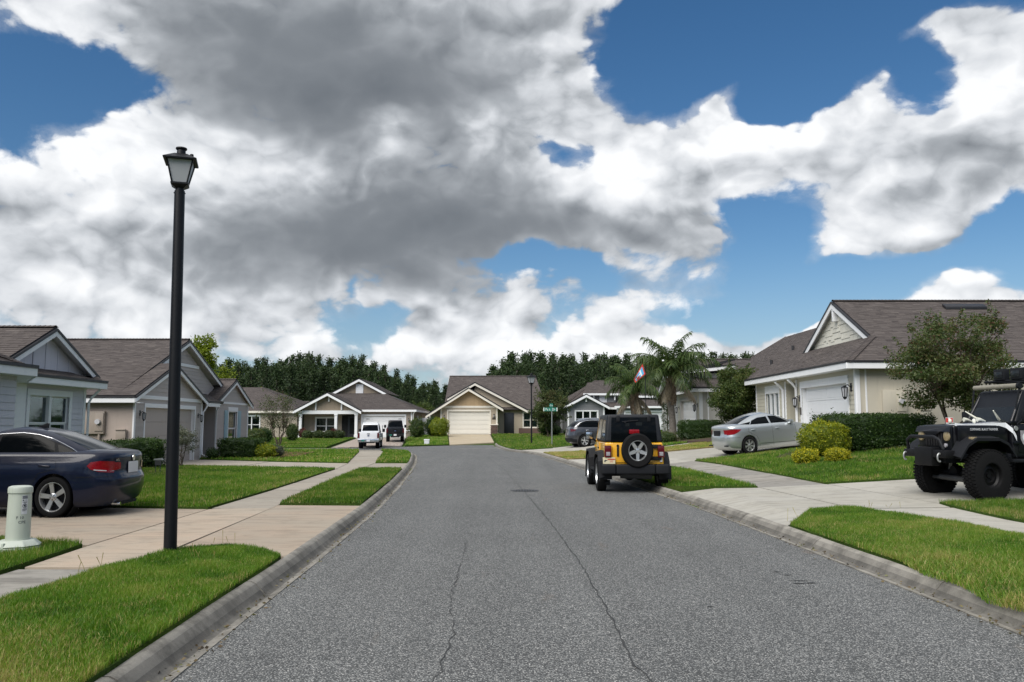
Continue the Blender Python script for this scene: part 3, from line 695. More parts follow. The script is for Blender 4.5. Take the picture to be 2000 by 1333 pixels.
drape('mulch_bed', [(8.4, 26.3), (11.5, 26.0), (24, 26.1), (24, 28), (11.9, 28), (9.5, 28.1)], M['mulch'], .06, .8, .1)
# ------------------------------------------------------------------ house kit
def frame(a, b):
    """local frame of a wall: s along a->b, n outward (to the right of a->b), z up"""
    a = Vector(a); b = Vector(b); d = (b - a).normalized(); n = Vector((d.y, -d.x))
    L = (b - a).length
    def fr(s_, n_, z): return (a.x + d.x * s_ + n.x * n_, a.y + d.y * s_ + n.y * n_, z)
    return fr, L
def clip_poly(poly, a, b, c):
    """keep a*x+b*y<=c"""
    out_ = []
    for i, p in enumerate(poly):
        q = poly[(i + 1) % len(poly)]; dp = a * p[0] + b * p[1] - c; dq = a * q[0] + b * q[1] - c
        if dp <= 0: out_.append(p)
        if dp * dq < 0:
            t = dp / (dp - dq); out_.append((p[0] + (q[0] - p[0]) * t, p[1] + (q[1] - p[1]) * t))
    return out_
def clip_to(poly, convex):
    ar = sum(convex[i][0] * convex[(i + 1) % len(convex)][1] - convex[(i + 1) % len(convex)][0] * convex[i][1] for i in range(len(convex)))
    cv = convex if ar > 0 else convex[::-1]
    for i, p in enumerate(cv):
        q = cv[(i + 1) % len(cv)]; ex, ey = q[0] - p[0], q[1] - p[1]
        poly = clip_poly(poly, ey, -ex, ey * p[0] - ex * p[1])
        if len(poly) < 3: return []
    return poly
WN = [0]
def wall(house, a, b, outline, mat, holes=(), siding=None, plank_mat=None, pieces=True, name='wall', th=.16, batten=.4):
    """outline: convex polygon (s, z); holes: (s0, s1, z0, z1); siding: None, 'lap', 'board', 'shake'"""
    fr0, L = frame(a, b); mb = MB(); WN[0] += 1; eps = .0011 * (WN[0] % 7)          # never two faces in one plane
    def fr(s_, n_, z): return fr0(s_, n_ + eps, z)
    zs = sorted({z for h in holes for z in h[2:]} | {min(p[1] for p in outline), max(p[1] for p in outline)})
    cells = []
    for z0, z1 in zip(zs[:-1], zs[1:]):
        cuts = sorted([h for h in holes if h[2] < z1 - 1e-4 and h[3] > z0 + 1e-4]); s_ = -1e3; rects = []
        for h in cuts: rects.append((s_, h[0])); s_ = h[1]
        rects.append((s_, 1e3))
        for s0, s1 in rects:
            p = clip_to([(max(s0, -60), z0), (min(s1, 60), z0), (min(s1, 60), z1), (max(s0, -60), z1)], outline)
            if p: cells.append(p)
    for p in cells: mb.prism([(x, -th, z) for x, z in p], (0, th, 0), fr) if False else mb.prism([fr(x, -th, z) for x, z in p], Vector(fr(0, th, 0)) - Vector(fr(0, 0, 0)))
    w = mb.build(name, mat, house)
    if siding:
        one = MB(); k = 0
        z0 = min(p[1] for p in outline); z1 = max(p[1] for p in outline)
        pm = plank_mat or mat; parts = []
        if siding == 'lap':
            e = .165; z = z0
            while z < z1 - .02:
                cuts = sorted([h for h in holes if h[2] < z + e - .02 and h[3] > z + .02]); s_ = -60; spans = []
                for h in cuts: spans.append((s_, h[0])); s_ = h[1]
                spans.append((s_, 60))
                for s0, s1 in spans:
                    p = clip_to([(s0, z), (s1, z), (s1, min(z + e, z1)), (s0, min(z + e, z1))], outline)
                    if len(p) > 2 and max(q_[0] for q_ in p) - min(q_[0] for q_ in p) > .05: parts.append((p, z, e))
                z += e
        elif siding == 'board':
            s0 = min(p[0] for p in outline); s1 = max(p[0] for p in outline); s_ = s0
            while s_ < s1:
                se = min(s_ + batten - .05, s1); zc = -9; spans = []
                for h in sorted([h for h in holes if h[0] < se and h[1] > s_], key=lambda h: h[2]): spans.append((zc, h[2])); zc = h[3]
                spans.append((zc, 60))
                for za, zb in spans:
                    p = clip_to([(s_, za), (se, za), (se, zb), (s_, zb)], outline)
                    if len(p) > 2: parts.append((p, None, 0))
                s_ += batten
        elif siding == 'shake':
            z = z0; j = 0
            s0 = min(p[0] for p in outline); s1 = max(p[0] for p in outline)
            while z < z1:
                s_ = s0 - (.2 if j % 2 else .05)
                while s_ < s1:
                    w_ = random.choice((.22, .28, .36)); dz_ = .045 * (1 if random.random() < .5 else -1) * (j > 0)
                    p = clip_to([(s_, z + dz_), (s_ + w_ - .012, z + dz_), (s_ + w_ - .012, z + .3), (s_, z + .3)], outline)
                    if len(p) > 2: parts.append((p, z + dz_, .3))
                    s_ += w_
                z += .26; j += 1
        for p, zb, e in parts:
            m_ = MB() if pieces else one
            n = len(p)
            pr_ = .034 if siding == 'shake' else .022
            def proud(z): return pr_ - (pr_ - .005) * min(1, max(0, (z - zb) / e)) if zb is not None else .014
            tn = random.random()
            m_.mesh([fr(x, .002, z) for x, z in p] + [fr(x, proud(z), z) for x, z in p], [tuple(range(n)), tuple(range(n, 2 * n))[::-1]] + [(i, (i + 1) % n, n + (i + 1) % n, n + i) for i in range(n)], t=tn)
            if pieces: m_.build({'lap': 'plank', 'board': 'board', 'shake': 'shingle'}[siding], pm, w)
        if not pieces and parts:
            o = one.build('siding', pm, w); o['kind'] = 'stuff'
    return w, fr
def rect(L, z0, z1, s0=0): return [(s0, z0), (L, z0), (L, z1), (s0, z1)]
def trim(house, fr, s0, s1, z0, z1, mat, n0=.0, n1=.035, name='trim_board'):
    mb = MB(); mb.box((s0, n0, z0), (s1, n1, z1), fr); return mb.build(name, mat, house, bevel=.004, seg=1)
def corner(house, fr, s_, z0, z1, mat, w=.11, name='corner_board'):
    return trim(house, fr, s_ - w / 2, s_ + w / 2, z0, z1, mat, -.03, .032, name)
def window(house, fr, s0, s1, z0, z1, sashes=1, trim_w=.09, tm=None, cols=2, blind='blind', rail=.5, head=.14, muntins=False):
    """frame > sash panes, meeting rails, blinds"""
    tm = tm or M['white_trim']
    mb = MB()
    mb.box((s0 - trim_w, 0, z1), (s1 + trim_w, .045, z1 + head), fr); mb.box((s0 - trim_w, 0, z0 - trim_w), (s1 + trim_w, .05, z0), fr)
    mb.box((s0 - trim_w, 0, z0), (s0, .04, z1), fr); mb.box((s1, 0, z0), (s1 + trim_w, .04, z1), fr)
    w = mb.build('window', tm, house, bevel=.004, seg=1)
    sw = (s1 - s0) / sashes
    zr = z0 + (z1 - z0) * rail
    f = MB(); b = .035
    for i in range(sashes):
        a, c = s0 + i * sw, s0 + (i + 1) * sw
        if i: f.box((a - trim_w * .45, -.06, z0), (a + trim_w * .45, .034, z1), fr)
        for (za, zb) in ((z0, zr), (zr, z1)):
            off = -.07 if za == z0 else -.05
            f.box((a + b, off - .02, za), (c - b, off + .012, za + b), fr); f.box((a + b, off - .02, zb - b), (c - b, off + .012, zb), fr)
            f.box((a, off - .02, za), (a + b, off + .012, zb), fr); f.box((c - b, off - .02, za), (c, off + .012, zb), fr)
            if muntins:
                for q_ in range(1, cols): f.box((a + (c - a) * q_ / cols - .009, off - .012, za), (a + (c - a) * q_ / cols + .009, off + .004, zb), fr)
                f.box((a, off - .013, (za + zb) / 2 - .009), (c, off + .003, (za + zb) / 2 + .009), fr)
    f.build('sash', tm, w)
    for i in range(sashes):
        a, c = s0 + i * sw, s0 + (i + 1) * sw
        for (za, zb, o_) in ((z0, zr, -.076), (zr, z1, -.056)):
            p = MB(); p.box((a + .02, o_ - .004, za + .02), (c - .02, o_, zb - .02), fr); p.build('pane', M['pane'], w)
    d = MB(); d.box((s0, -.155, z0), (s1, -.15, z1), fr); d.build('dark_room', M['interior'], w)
    if blind:
        sl = MB(); z = z1 - .03
        zend = z0 + (0.04 if blind != 'half' else (z1 - z0) * .5)
        while z > zend:
            sl.mesh([fr(s0 + .02, -.128, z - .014), fr(s1 - .02, -.128, z - .014), fr(s1 - .02, -.11, z + .014), fr(s0 + .02, -.11, z + .014)], [(0, 1, 2, 3)]); z -= .045
        o = sl.build('blind_slats', M['blind'] if blind in ('blind', 'half') else M[blind], w, fix=False); o['kind'] = 'stuff'
    return w
def garage(house, fr, s0, s1, z0, z1, dm, tm, rows=4, cols=4, trim_w=.16, head=.26, deep=.12, handles=False, trim_side=True):
    mb = MB()
    mb.box((s0 - trim_w, 0, z1), (s1 + trim_w, .045, z1 + head), fr)
    if trim_side:
        mb.box((s0 - trim_w, 0, z0), (s0, .04, z1), fr); mb.box((s1, 0, z0), (s1 + trim_w, .04, z1), fr)
    mb.box((s0 - .02, -.17, z0), (s0 + .002, 0, z1), fr); mb.box((s1 - .002, -.17, z0), (s1 + .02, 0, z1), fr); mb.box((s0, -.17, z1 - .002), (s1, 0, z1 + .02), fr)
    mb.build('door_casing', tm, house, bevel=.004, seg=1)
    door = MB(); door.box((s0, -deep - .05, z0), (s1, -deep - .02, z1), fr); g = door.build('garage_door', dm, house)
    h = (z1 - z0) / rows; w_ = (s1 - s0) / max(cols, 1)
    for r in range(rows):
        p = MB(); p.box((s0 + .004, -deep - .02, z0 + r * h + .006), (s1 - .004, -deep, z0 + (r + 1) * h - .006), fr)
        for c in range(cols):
            a = s0 + c * w_ + .07; b = s0 + (c + 1) * w_ - .07
            p.prism([fr(a, -deep, z0 + r * h + .09), fr(b, -deep, z0 + r * h + .09), fr(b, -deep, z0 + (r + 1) * h - .09), fr(a, -deep, z0 + (r + 1) * h - .09)], Vector(fr(0, .010, 0)) - Vector(fr(0, 0, 0)))
        p.build('door_panel', dm, g, bevel=.005, seg=1)
    if handles:
        for c in (.12, .88):
            hb = MB(); hb.box((s0 + (s1 - s0) * c - .16, -deep + .011, z1 - .32), (s0 + (s1 - s0) * c + .16, -deep + .02, z1 - .27), fr); hb.build('strap_hinge', M['iron'], g)
        for c in (.47, .53):
            hb = MB(); hb.box((s0 + (s1 - s0) * c - .015, -deep + .011, z0 + .85), (s0 + (s1 - s0) * c + .015, -deep + .035, z0 + 1.2), fr); hb.build('pull_handle', M['iron'], g)
    return g
def roof_plane(house, poly, course=.142, tabw=.31, th=.10, edge=None, name='roof', parent=None):
    """poly: convex, 3-D, first edge = eave; builds deck with courses of shingle tabs"""
    P_ = [Vector(p) for p in poly]
    n = None
    for i in range(2, len(P_)):
        n = (P_[1] - P_[0]).cross(P_[i] - P_[0])
        if n.length > 1e-3: break
    n.normalize()
    if n.z < 0: n = -n
    e = Vector((n.y, -n.x, 0))
    if e.length < 1e-4: e = (P_[1] - P_[0])
    e.normalize(); up = n.cross(e)
    if up.z < 0: up = -up
    o = P_[0]
    q = [((p - o).dot(e), (p - o).dot(up)) for p in P_]
    mb = MB(); mb.prism([p - n * .004 for p in P_], -n * th); mb.m[1] = 1; deck = mb.build(name, [M['drip'], M['white_trim']], parent or house)
    t0 = min(p[1] for p in q); t1 = max(p[1] for p in q); s0 = min(p[0] for p in q); s1 = max(p[0] for p in q)
    sh = MB(); t = t0; j = 0
    while t < t1 - .01:
        s_ = s0 - random.uniform(0, tabw)
        while s_ < s1:
            w_ = tabw * random.choice((.55, .8, 1.0, 1.25)); lift = random.choice((.008, .010, .014))
            r = clip_to([(s_, t), (s_ + w_ - .004, t), (s_ + w_ - .004, t + course + .004), (s_, t + course + .004)], q)
            if len(r) > 2:
                def pt(a, b, l): return o + e * a + up * b + n * l
                top = [pt(a, b, .003 + lift * (1 - .75 * (b - t) / course)) for a, b in r]; tn = min(1, max(0, random.gauss(.5, .17)))
                sh.poly(top, tn)
                lo = [k for k in range(len(r)) if abs(r[k][1] - t) < 1e-5 and abs(r[(k + 1) % len(r)][1] - t) < 1e-5]
                for k in lo: sh.poly([top[k], top[(k + 1) % len(r)], pt(*r[(k + 1) % len(r)], -.002), pt(*r[k], -.002)], 0.0)
            s_ += w_
        t += course; j += 1
    so = sh.build('shingles', M['shingle'], deck, fix=False); so['kind'] = 'stuff'
    return deck
def board3(house, a, b, h=.19, th=.03, mat=None, drop=0, name='fascia', dirn=None, cap=True, capm=None):
    """a board hung below the line a-b (eave or rake), with a black drip edge above"""
    a = Vector(a); b = Vector(b); d = (b - a).normalized(); nn = Vector(dirn).normalized(); upv = Vector((0, 0, 1))
    mb = MB(); p = [a - upv * (h + drop), b - upv * (h + drop), b - upv * drop, a - upv * drop]
    mb.prism(p, nn * th); f = mb.build(name, mat or M['white_trim'], house)
    if cap:
        mb = MB(); u = upv * .005; p = [a - upv * (drop - .002), b - upv * (drop - .002), b + upv * (.075 - drop), a + upv * (.075 - drop)]
        mb.prism([x - nn * .03 for x in p], nn * (th + .055)); mb.build('gutter' if abs(d.z) < .05 else 'drip_edge', capm or M['drip'], house)
    return f
def soffit(house, pts, mat=None):
    mb = MB(); mb.prism(pts, (0, 0, .02)); return mb.build('soffit', mat or M['white_trim'], house)
def gable_roof_x(house, x0, x1, yr, zr, yl, zl, yh, zh, mat=None, face=-1, **kw):
    """ridge along x from x0 (the gable end shown) to x1; eaves at (yl, zl) and (yh, zh)"""
    roof_plane(house, [(x0, yl, zl), (x1, yl, zl), (x1, yr, zr), (x0, yr, zr)], **kw)
    roof_plane(house, [(x0, yh, zh), (x1, yh, zh), (x1, yr, zr), (x0, yr, zr)], **kw)
    d = (1, 0, 0) if x0 > x1 else (-1, 0, 0)
    sg = d[0] * .0
    for (y, z) in ((yl, zl), (yh, zh)):
        board3(house, (x0 + sg, y, z - .11), (x0 + sg, yr, zr - .11), .15, .035, mat, 0, 'rake_board', d, True)
def gable_roof_y(house, y0, y1, xr, zr, xl, zl, xh, zh, mat=None, capm=None, **kw):
    roof_plane(house, [(xl, y0, zl), (xl, y1, zl), (xr, y1, zr), (xr, y0, zr)], **kw)
    roof_plane(house, [(xh, y0, zh), (xh, y1, zh), (xr, y1, zr), (xr, y0, zr)], **kw)
    for (x, z) in ((xl, zl), (xh, zh)):
        board3(house, (x, y0, z - .11), (xr, y0, zr - .11), .24, .04, mat, 0, 'rake_board', (0, -1, 0), capm is not None, capm)
def lantern(fr, s_, z, label, group='carriage lanterns beside the garage doors', big=1.0, mat='iron'):
    p = fr(s_, 0, z); t = thing('wall_lantern', label, 'wall light', p, group=group); k = big
    mb = MB(); mb.box((s_ - .05 * k, .0, z - .1 * k), (s_ + .05 * k, .03, z + .1 * k), fr)
    pts = [fr(s_, .03, z), fr(s_, .10 * k, z + .06 * k), fr(s_, .17 * k, z + .02 * k)]; mb.tube(pts, .012 * k, 6); mb.build('bracket', M[mat], t)
    c = Vector(fr(s_, .17 * k, z - .06 * k)); mb = MB()
    mb.lathe([(.012, .10 * k), (.075 * k, .06 * k), (.08 * k, .05 * k)], c, n=6); mb.lathe([(.055 * k, -.17 * k), (.045 * k, -.20 * k), (.012, -.24 * k)], c, n=6)
    for j in range(6):
        a = 2 * math.pi * j / 6; mb.tube([c + Vector((.075 * k * math.cos(a), .075 * k * math.sin(a), .05 * k)), c + Vector((.053 * k * math.cos(a), .053 * k * math.sin(a), -.17 * k))], .008 * k, 4)
    mb.build('cage', M[mat], t)
    mb = MB(); mb.lathe([(.045 * k, -.16 * k), (.062 * k, .045 * k)], c, n=6); mb.build('lamp_glass', M['frost'], t)
    return t
def downspout(house, pts, r=.035, name='downspout', mat=None):
    mb = MB(); mb.tube(pts, r, 6); return mb.build(name, mat or M['white_trim'], house, smooth=50)

def ridge_cap(house, a, b, na=(0, 0, 1)):
    """folded cap shingles along a ridge or hip"""
    a = Vector(a); b = Vector(b); d = (b - a).normalized(); s_ = d.cross(Vector((0, 0, 1))).normalized(); n = s_.cross(d); L = (b - a).length; mb = MB(); t = 0
    while t < L:
        e = min(t + .20, L); drop = .055 if abs(d.z) < .1 else .045
        p, q = a + d * t + n * .045, a + d * e + n * .030
        mb.mesh([p, p - s_ * .14 - n * drop, q - s_ * .14 - n * drop, q, p + s_ * .14 - n * drop, q + s_ * .14 - n * drop], [(0, 1, 2, 3), (0, 3, 5, 4)], t=min(1, max(0, random.gauss(.45, .15)))); t += .145
    o = mb.build('ridge_cap', M['shingle'], house, fix=False); o['kind'] = 'stuff'; return o
# ================================================================== left street side
# --- lavender house at the left edge
h1 = thing('house', 'lavender grey house with white trimmed bay window and battened gable at the left edge', 'house', (-14, 20, .13))
zs, ze = .15, 2.72
wall(h1, (-10.9, 9), (-10.9, 18.0), rect(9, zs, ze), M['lavender'], siding='lap')
wall(h1, (-10.9, 18.0), (-12.6, 20.6), rect(math.dist((-10.9, 18), (-12.6, 20.6)), zs, ze), M['white_trim'], name='angled_wall')
wn, frw = wall(h1, (-12.6, 20.6), (-12.6, 24.2), rect(3.6, zs, ze), M['lavender'], holes=[(.80, 2.72, .95, 2.42)], siding='lap')
window(h1, frw, .80, 2.72, .95, 2.42, 2, .13, head=.17)
trim(h1, frw, 0, .62, zs, ze, M['white_trim'], 0, .034, 'trim_panel')
corner(h1, frw, 3.56, zs, ze, M['white_trim'], .12)
wall(h1, (-12.6, 24.2), (-26, 24.2), rect(13.4, zs, ze), M['lavender'])
# gable over the bay, set back above a skirt roof
wg, frg = wall(h1, (-13.3, 20.6), (-13.3, 25.6), [(.2, 3.05), (5.1, 3.05), (2.6, 4.24)], M['lavender'], siding='board', batten=.62, name='gable_wall')
for s_ in (1.42, 2.05, 2.66, 3.28, 3.90):
    mb = MB(); zt_ = 3.05 + min((s_ - .2) / 2.4, (5.1 - s_) / 2.5) * 1.19
    if zt_ > 3.3: mb.box((s_ - .03, .014, 3.1), (s_ + .03, .034, zt_ - .03), frg); mb.build('batten', M['lavender'], wg)
gable_roof_x(h1, -13.0, -28, 23.2, 4.42, 20.55, 3.12, 25.75, 3.17)
roof_plane(h1, [(-12.2, 20.5, 2.88), (-12.2, 24.62, 2.88), (-13.36, 24.62, 3.24), (-13.36, 20.5, 3.24)])
roof_plane(h1, [(-10.45, 8, 2.88), (-10.5, 18.05, 2.88), (-13.06, 20.3, 3.55), (-13.06, 8, 3.55)])
roof_plane(h1, [(-10.5, 18.05, 2.88), (-12.2, 20.6, 2.88), (-13.06, 20.55, 3.2), (-12.6, 18.6, 3.42)])
roof_plane(h1, [(-12.9, 6, 1.9), (-28, 6, 1.9), (-28, 20.6, 3.14), (-12.9, 20.6, 3.14)])
roof_plane(h1, [(-12.2, 24.62, 2.88), (-28, 24.62, 2.88), (-28, 25.7, 3.2), (-13.06, 25.7, 3.2)], name='roof')
board3(h1, (-10.45, 8, 2.88), (-10.5, 18.05, 2.88), .17, .03, dirn=(1, 0, 0)); board3(h1, (-10.5, 18.05, 2.88), (-12.2, 20.6, 2.88), .17, .03, dirn=(1, .65, 0))
board3(h1, (-12.2, 20.6, 2.88), (-12.2, 24.66, 2.88), .17, .03, dirn=(1, 0, 0)); board3(h1, (-12.2, 24.62, 2.88), (-14, 24.62, 2.88), .17, .03, dirn=(0, 1, 0))
soffit(h1, [(-10.5, 8, 2.71), (-10.52, 18, 2.71), (-12.22, 20.6, 2.71), (-12.22, 24.6, 2.71), (-12.9, 24.6, 2.71), (-12.9, 20.5, 2.71), (-11, 17.9, 2.71), (-11, 8, 2.71)])
downspout(h1, [(-12.3, 24.5, 2.7), (-12.45, 24.32, 2.45), (-12.52, 24.3, 2.3), (-12.52, 24.3, .2)])

# --- taupe house with garage and blue shutters
h2 = thing('house', 'taupe lap sided house with brown garage door and pale blue window shutters', 'house', (-18, 36, .13))
ze = 2.62
wall(h2, (-28, 30.1), (-13.85, 30.1), rect(14.15, .1, 2.7), M['stucco_tan'], name='side_wall')
gs0, gs1 = .90, 5.72
wf, f2 = wall(h2, (-13.85, 30.1), (-13.85, 36.7), rect(6.6, .1, 2.62), M['taupe'], holes=[(gs0, gs1, .1, 2.3)], siding='lap')
garage(h2, f2, gs0, gs1, .12, 2.3, M['taupe_door'], M['white_trim'], head=.16, trim_w=.09, cols=0)
corner(h2, f2, .05, .1, 2.62, M['white_trim'], .12); corner(h2, f2, 6.55, .1, 2.62, M['white_trim'], .12)
wall(h2, (-13.85, 30.1), (-13.85, 36.7), [(.05, 2.76), (6.55, 2.76), (3.2, 4.0)], M['taupe'], siding='lap', name='gable_wall')
trim(h2, f2, 0, 6.6, 2.62, 2.76, M['white_trim'], 0, .045, 'frieze_board')
wall(h2, (-14.62, 30.2), (-14.62, 42.4), [(.5, 2.75), (11.6, 2.75), (6.1, 5.12)], M['taupe'], siding='lap', name='gable_wall')
fg2, _L = frame((-14.62, 30.2), (-14.62, 42.4)); trim(h2, fg2, 4.35, 7.9, 4.22, 4.36, M['white_trim'], .02, .05, 'frieze_board')
gable_roof_x(h2, -13.66, -14.7, 33.3, 4.13, 29.75, 2.72, 36.95, 2.72)
gable_roof_x(h2, -14.36, -30, 36.3, 5.42, 29.75, 2.72, 42.9, 2.75)
board3(h2, (-13.66, 29.75, 2.62), (-30, 29.75, 2.62), .17, .03, dirn=(0, -1, 0)); soffit(h2, [(-13.5, 29.8, 2.44), (-30, 29.8, 2.44), (-30, 30.1, 2.44), (-13.5, 30.1, 2.44)])
# entry and small wing
wall(h2, (-13.85, 36.7), (-15.2, 36.7), rect(1.35, .1, 2.7), M['taupe']); wall(h2, (-15.2, 36.7), (-15.2, 38.95), rect(2.25, .1, 2.7), M['taupe'], siding='lap', name='entry_wall')
fe, _L = frame((-15.2, 36.7), (-15.2, 38.95)); mb = MB(); mb.box((.5, .02, .15), (1.5, .06, 2.2), fe); mb.build('entry_door', M['dark_door'], h2)
roof_plane(h2, [(-13.75, 36.6, 2.72), (-13.75, 39.2, 2.72), (-15.5, 39.2, 3.5), (-15.5, 36.6, 3.5)]); board3(h2, (-13.75, 36.9, 2.64), (-13.75, 38.6, 2.64), .17, .03, dirn=(1, 0, 0))
wall(h2, (-15.2, 38.95), (-14.05, 38.95), rect(1.15, .1, 2.7), M['taupe'], siding='lap', pieces=False)
ww, f3 = wall(h2, (-14.05, 38.95), (-14.05, 43.7), rect(4.75, .1, 2.66), M['taupe'], holes=[(1.72, 3.0, .95, 2.35)], siding='lap')
window(h2, f3, 1.72, 3.0, .62, 2.3, 1, .07, head=.22, blind='blind_green')
for a, b in ((1.15, 1.62), (3.10, 3.57)):
    mb = MB(); mb.box((a, .02, .55), (b, .05, 2.35), f3); sh_ = mb.build('shutter', M['shutter'], h2, bevel=.006, seg=1)
    for za, zb in ((.65, 1.38), (1.52, 2.25)):
        for r_ in range(9):
            z = za + (zb - za) * r_ / 9; mb = MB(); mb.box((a + .06, .05, z + .008), (b - .06, .062, z + (zb - za) / 9 - .008), f3); mb.build('slat', M['shutter'], sh_)
corner(h2, f3, .05, .1, 2.66, M['white_trim'], .12); corner(h2, f3, 4.7, .1, 2.66, M['white_trim'], .12)
wall(h2, (-14.05, 38.95), (-14.05, 43.7), [(.1, 2.76), (4.65, 2.76), (2.38, 3.72)], M['taupe'], siding='lap', name='gable_wall'); trim(h2, f3, 0, 4.75, 2.66, 2.76, M['white_trim'], 0, .045, 'frieze_board')
gable_roof_x(h2, -13.9, -18, 41.33, 3.92, 38.6, 2.72, 44.05, 2.72)
wall(h2, (-14.05, 43.7), (-28, 43.7), rect(14, .1, 2.7), M['stucco_tan'])
downspout(h2, [(-13.6, 36.85, 2.6), (-13.72, 36.72, 2.3), (-13.78, 36.7, 2.2), (-13.78, 36.7, .35), (-13.5, 36.72, .2)]); downspout(h2, [(-13.75, 38.75, 2.6), (-13.95, 38.85, 2.3), (-13.98, 38.85, .3), (-13.8, 38.8, .2)])
lantern(f2, .48, 2.08, 'black lantern on the taupe wall between its corner and the brown garage door'); lantern(f2, 6.15, 2.05, 'black lantern beside the downspout of the taupe house entry')
# meter and boxes on the tan side wall
def meter(fr, s_, z, label1, label2, mat):
    p = fr(s_, 0, z); t = thing('electric_meter', label1, 'meter', p)
    mb = MB(); mb.box((s_ - .40, 0, z - .40), (s_ + .40, .14, z + .42), fr); mb.build('meter_cabinet', mat, t, bevel=.01)
    mb = MB(); mb.box((s_ + .06, .14, z - .3), (s_ + .38, .17, z + .36), fr); mb.build('cover_plate', mat, t, bevel=.01)
    c = fr(s_ + .2, .17, z + .04); ax = Vector(fr(0, 1, 0)) - Vector(fr(0, 0, 0)); mb = MB()
    mb.tube([Vector(c), Vector(c) + ax * .09], .095, 16); mb.build('meter_glass', M['clear_lens'], t, smooth=40)
    mb = MB(); mb.tube([fr(s_ + .22, .08, z - .4), fr(s_ + .22, .08, z - 1.3)], .05, 8); mb.build('conduit', mat, t, smooth=50)
    p = fr(s_ + 1.0, 0, z - .5); t2 = thing('utility_box', label2, 'utility box', p); mb = MB()
    mb.box((s_ + .85, 0, z - .62), (s_ + 1.2, .16, z - .25), fr); mb.build('box', mat, t2, bevel=.012)
    mb = MB(); mb.box((s_ + .83, .13, z - .27), (s_ + 1.22, .19, z - .22), fr); mb.build('lid', mat, t2, bevel=.008)
    mb = MB(); mb.tube([fr(s_ + 1.02, .07, z - .62), fr(s_ + 1.02, .07, z - 1.2)], .02, 6); mb.build('conduit', mat, t2)
fs, _L = frame((-28, 30.1), (-13.85, 30.1))
meter(fs, 12.75, 1.72, 'electric meter and cabinet on the tan stucco side wall, left of a hedge', 'small beige utility box on the tan stucco wall above a hedge', M['grey_box'])

# --- tan hip-roofed house far left, half hidden
h3 = thing('house', 'tan hip roofed house with twin windows, half hidden behind a bare crepe myrtle', 'house', (-25, 84, .4))
wt3, f4 = wall(h3, (-31, 80), (-20.9, 80), rect(10.1, .3, 2.85), M['buff'], holes=[(4.95, 6.45, .85, 2.45)])
window(h3, f4, 4.95, 6.45, .85, 2.45, 2, .1, blind='blind_green')
wall(h3, (-20.9, 80), (-20.9, 96), rect(16, .3, 2.85), M['buff'])
roof_plane(h3, [(-31.5, 79.6, 2.98), (-20.4, 79.6, 2.98), (-26.6, 87.3, 5.6), (-31.5, 87.3, 5.6)]); roof_plane(h3, [(-20.4, 79.6, 2.98), (-20.4, 96.4, 2.98), (-26.6, 88.7, 5.6), (-26.6, 87.3, 5.6)])
roof_plane(h3, [(-31.5, 96.4, 2.98), (-20.4, 96.4, 2.98), (-26.6, 88.7, 5.6), (-31.5, 88.7, 5.6)])
board3(h3, (-31.5, 79.6, 2.98), (-20.4, 79.6, 2.98), .2, .03, dirn=(0, -1, 0), mat=M['cream_trim'], cap=False); board3(h3, (-20.4, 79.6, 2.98), (-20.4, 96.4, 2.98), .2, .03, dirn=(1, 0, 0), mat=M['cream_trim'], cap=False)
h4 = thing('house', 'distant brown hip roof showing between the tan house and the porch house', 'house', (-26, 108, .4))
wall(h4, (-31.5, 104), (-21.8, 104), rect(9.7, .3, 2.9), M['buff'])
roof_plane(h4, [(-32, 103.6, 3.0), (-21.3, 103.6, 3.0), (-25.2, 108.6, 4.75), (-27.6, 108.6, 4.75)]); roof_plane(h4, [(-21.3, 103.6, 3.0), (-21.3, 113.6, 3.0), (-25.2, 108.6, 4.75)]); roof_plane(h4, [(-32, 103.6, 3.0), (-32, 113.6, 3.0), (-27.6, 108.6, 4.75)])

# ================================================================== houses closing the street
# --- porch house
h5 = thing('house', 'brown board and batten house with white porch columns and a wide white garage door', 'house', (-15.5, 84, .4))
S5 = .40
wp, f5 = wall(h5, (-20.6, 81.6), (-15.1, 81.6), rect(5.5, .3, 2.95), M['mocha'], holes=[(1.1, 3.25, .95, 2.4)], siding='board', batten=.42, pieces=False)
window(h5, f5, 1.2, 3.2, .75, 2.3, 2, .12, blind='blind_green')
mb = MB(); mb.box((3.75, .02, S5), (5.2, .05, 2.6), f5); mb.build('dark_entry', M['interior'], h5)  # flat panel, its near-black colour stands in for the shade of a recess
mb = MB(); mb.box((4.35, .05, S5), (5.15, .09, 2.5), f5); dd = mb.build('front_door', M['dark_door'], h5, bevel=.01)
mb = MB(); mb.box((4.55, .09, .75), (4.95, .1, 2.3), f5); mb.build('door_glass', M['car_glass_mid'], dd)
mb = MB(); mb.tube([Vector(f5(4.75 + .16 * math.cos(a), .12, 1.95 + .16 * math.sin(a))) for a in np.linspace(0, 6.2832, 14)], .05, 6); mb.build('wreath', M['interior'], dd)
for x in (-20.52, -17.08, -15.12):
    mb = MB(); mb.box((x - .13, 79.75, S5), (x + .13, 80.01, 2.72)); mb.box((x - .17, 79.71, S5), (x + .17, 80.05, S5 + .3)); mb.box((x - .17, 79.71, 2.55), (x + .17, 80.05, 2.66)); mb.build('column', M['white_trim'], h5, bevel=.01, seg=1)
mb = MB(); mb.box((-20.75, 79.74, 2.68), (-14.95, 80.02, 3.02)); mb.build('porch_beam', M['white_trim'], h5, bevel=.01, seg=1)
mb = MB(); mb.box((-20.7, 79.6, .2), (-15, 81.6, S5 - .002)); mb.build('porch_floor', M['slab_pale'], h5)
wg5, fg5 = wall(h5, (-20.6, 79.9), (-15.0, 79.9), [(.0, 3.02), (5.6, 3.02), (2.8, 4.48)], M['mocha_batten'], siding='board', batten=.42, name='gable_wall')
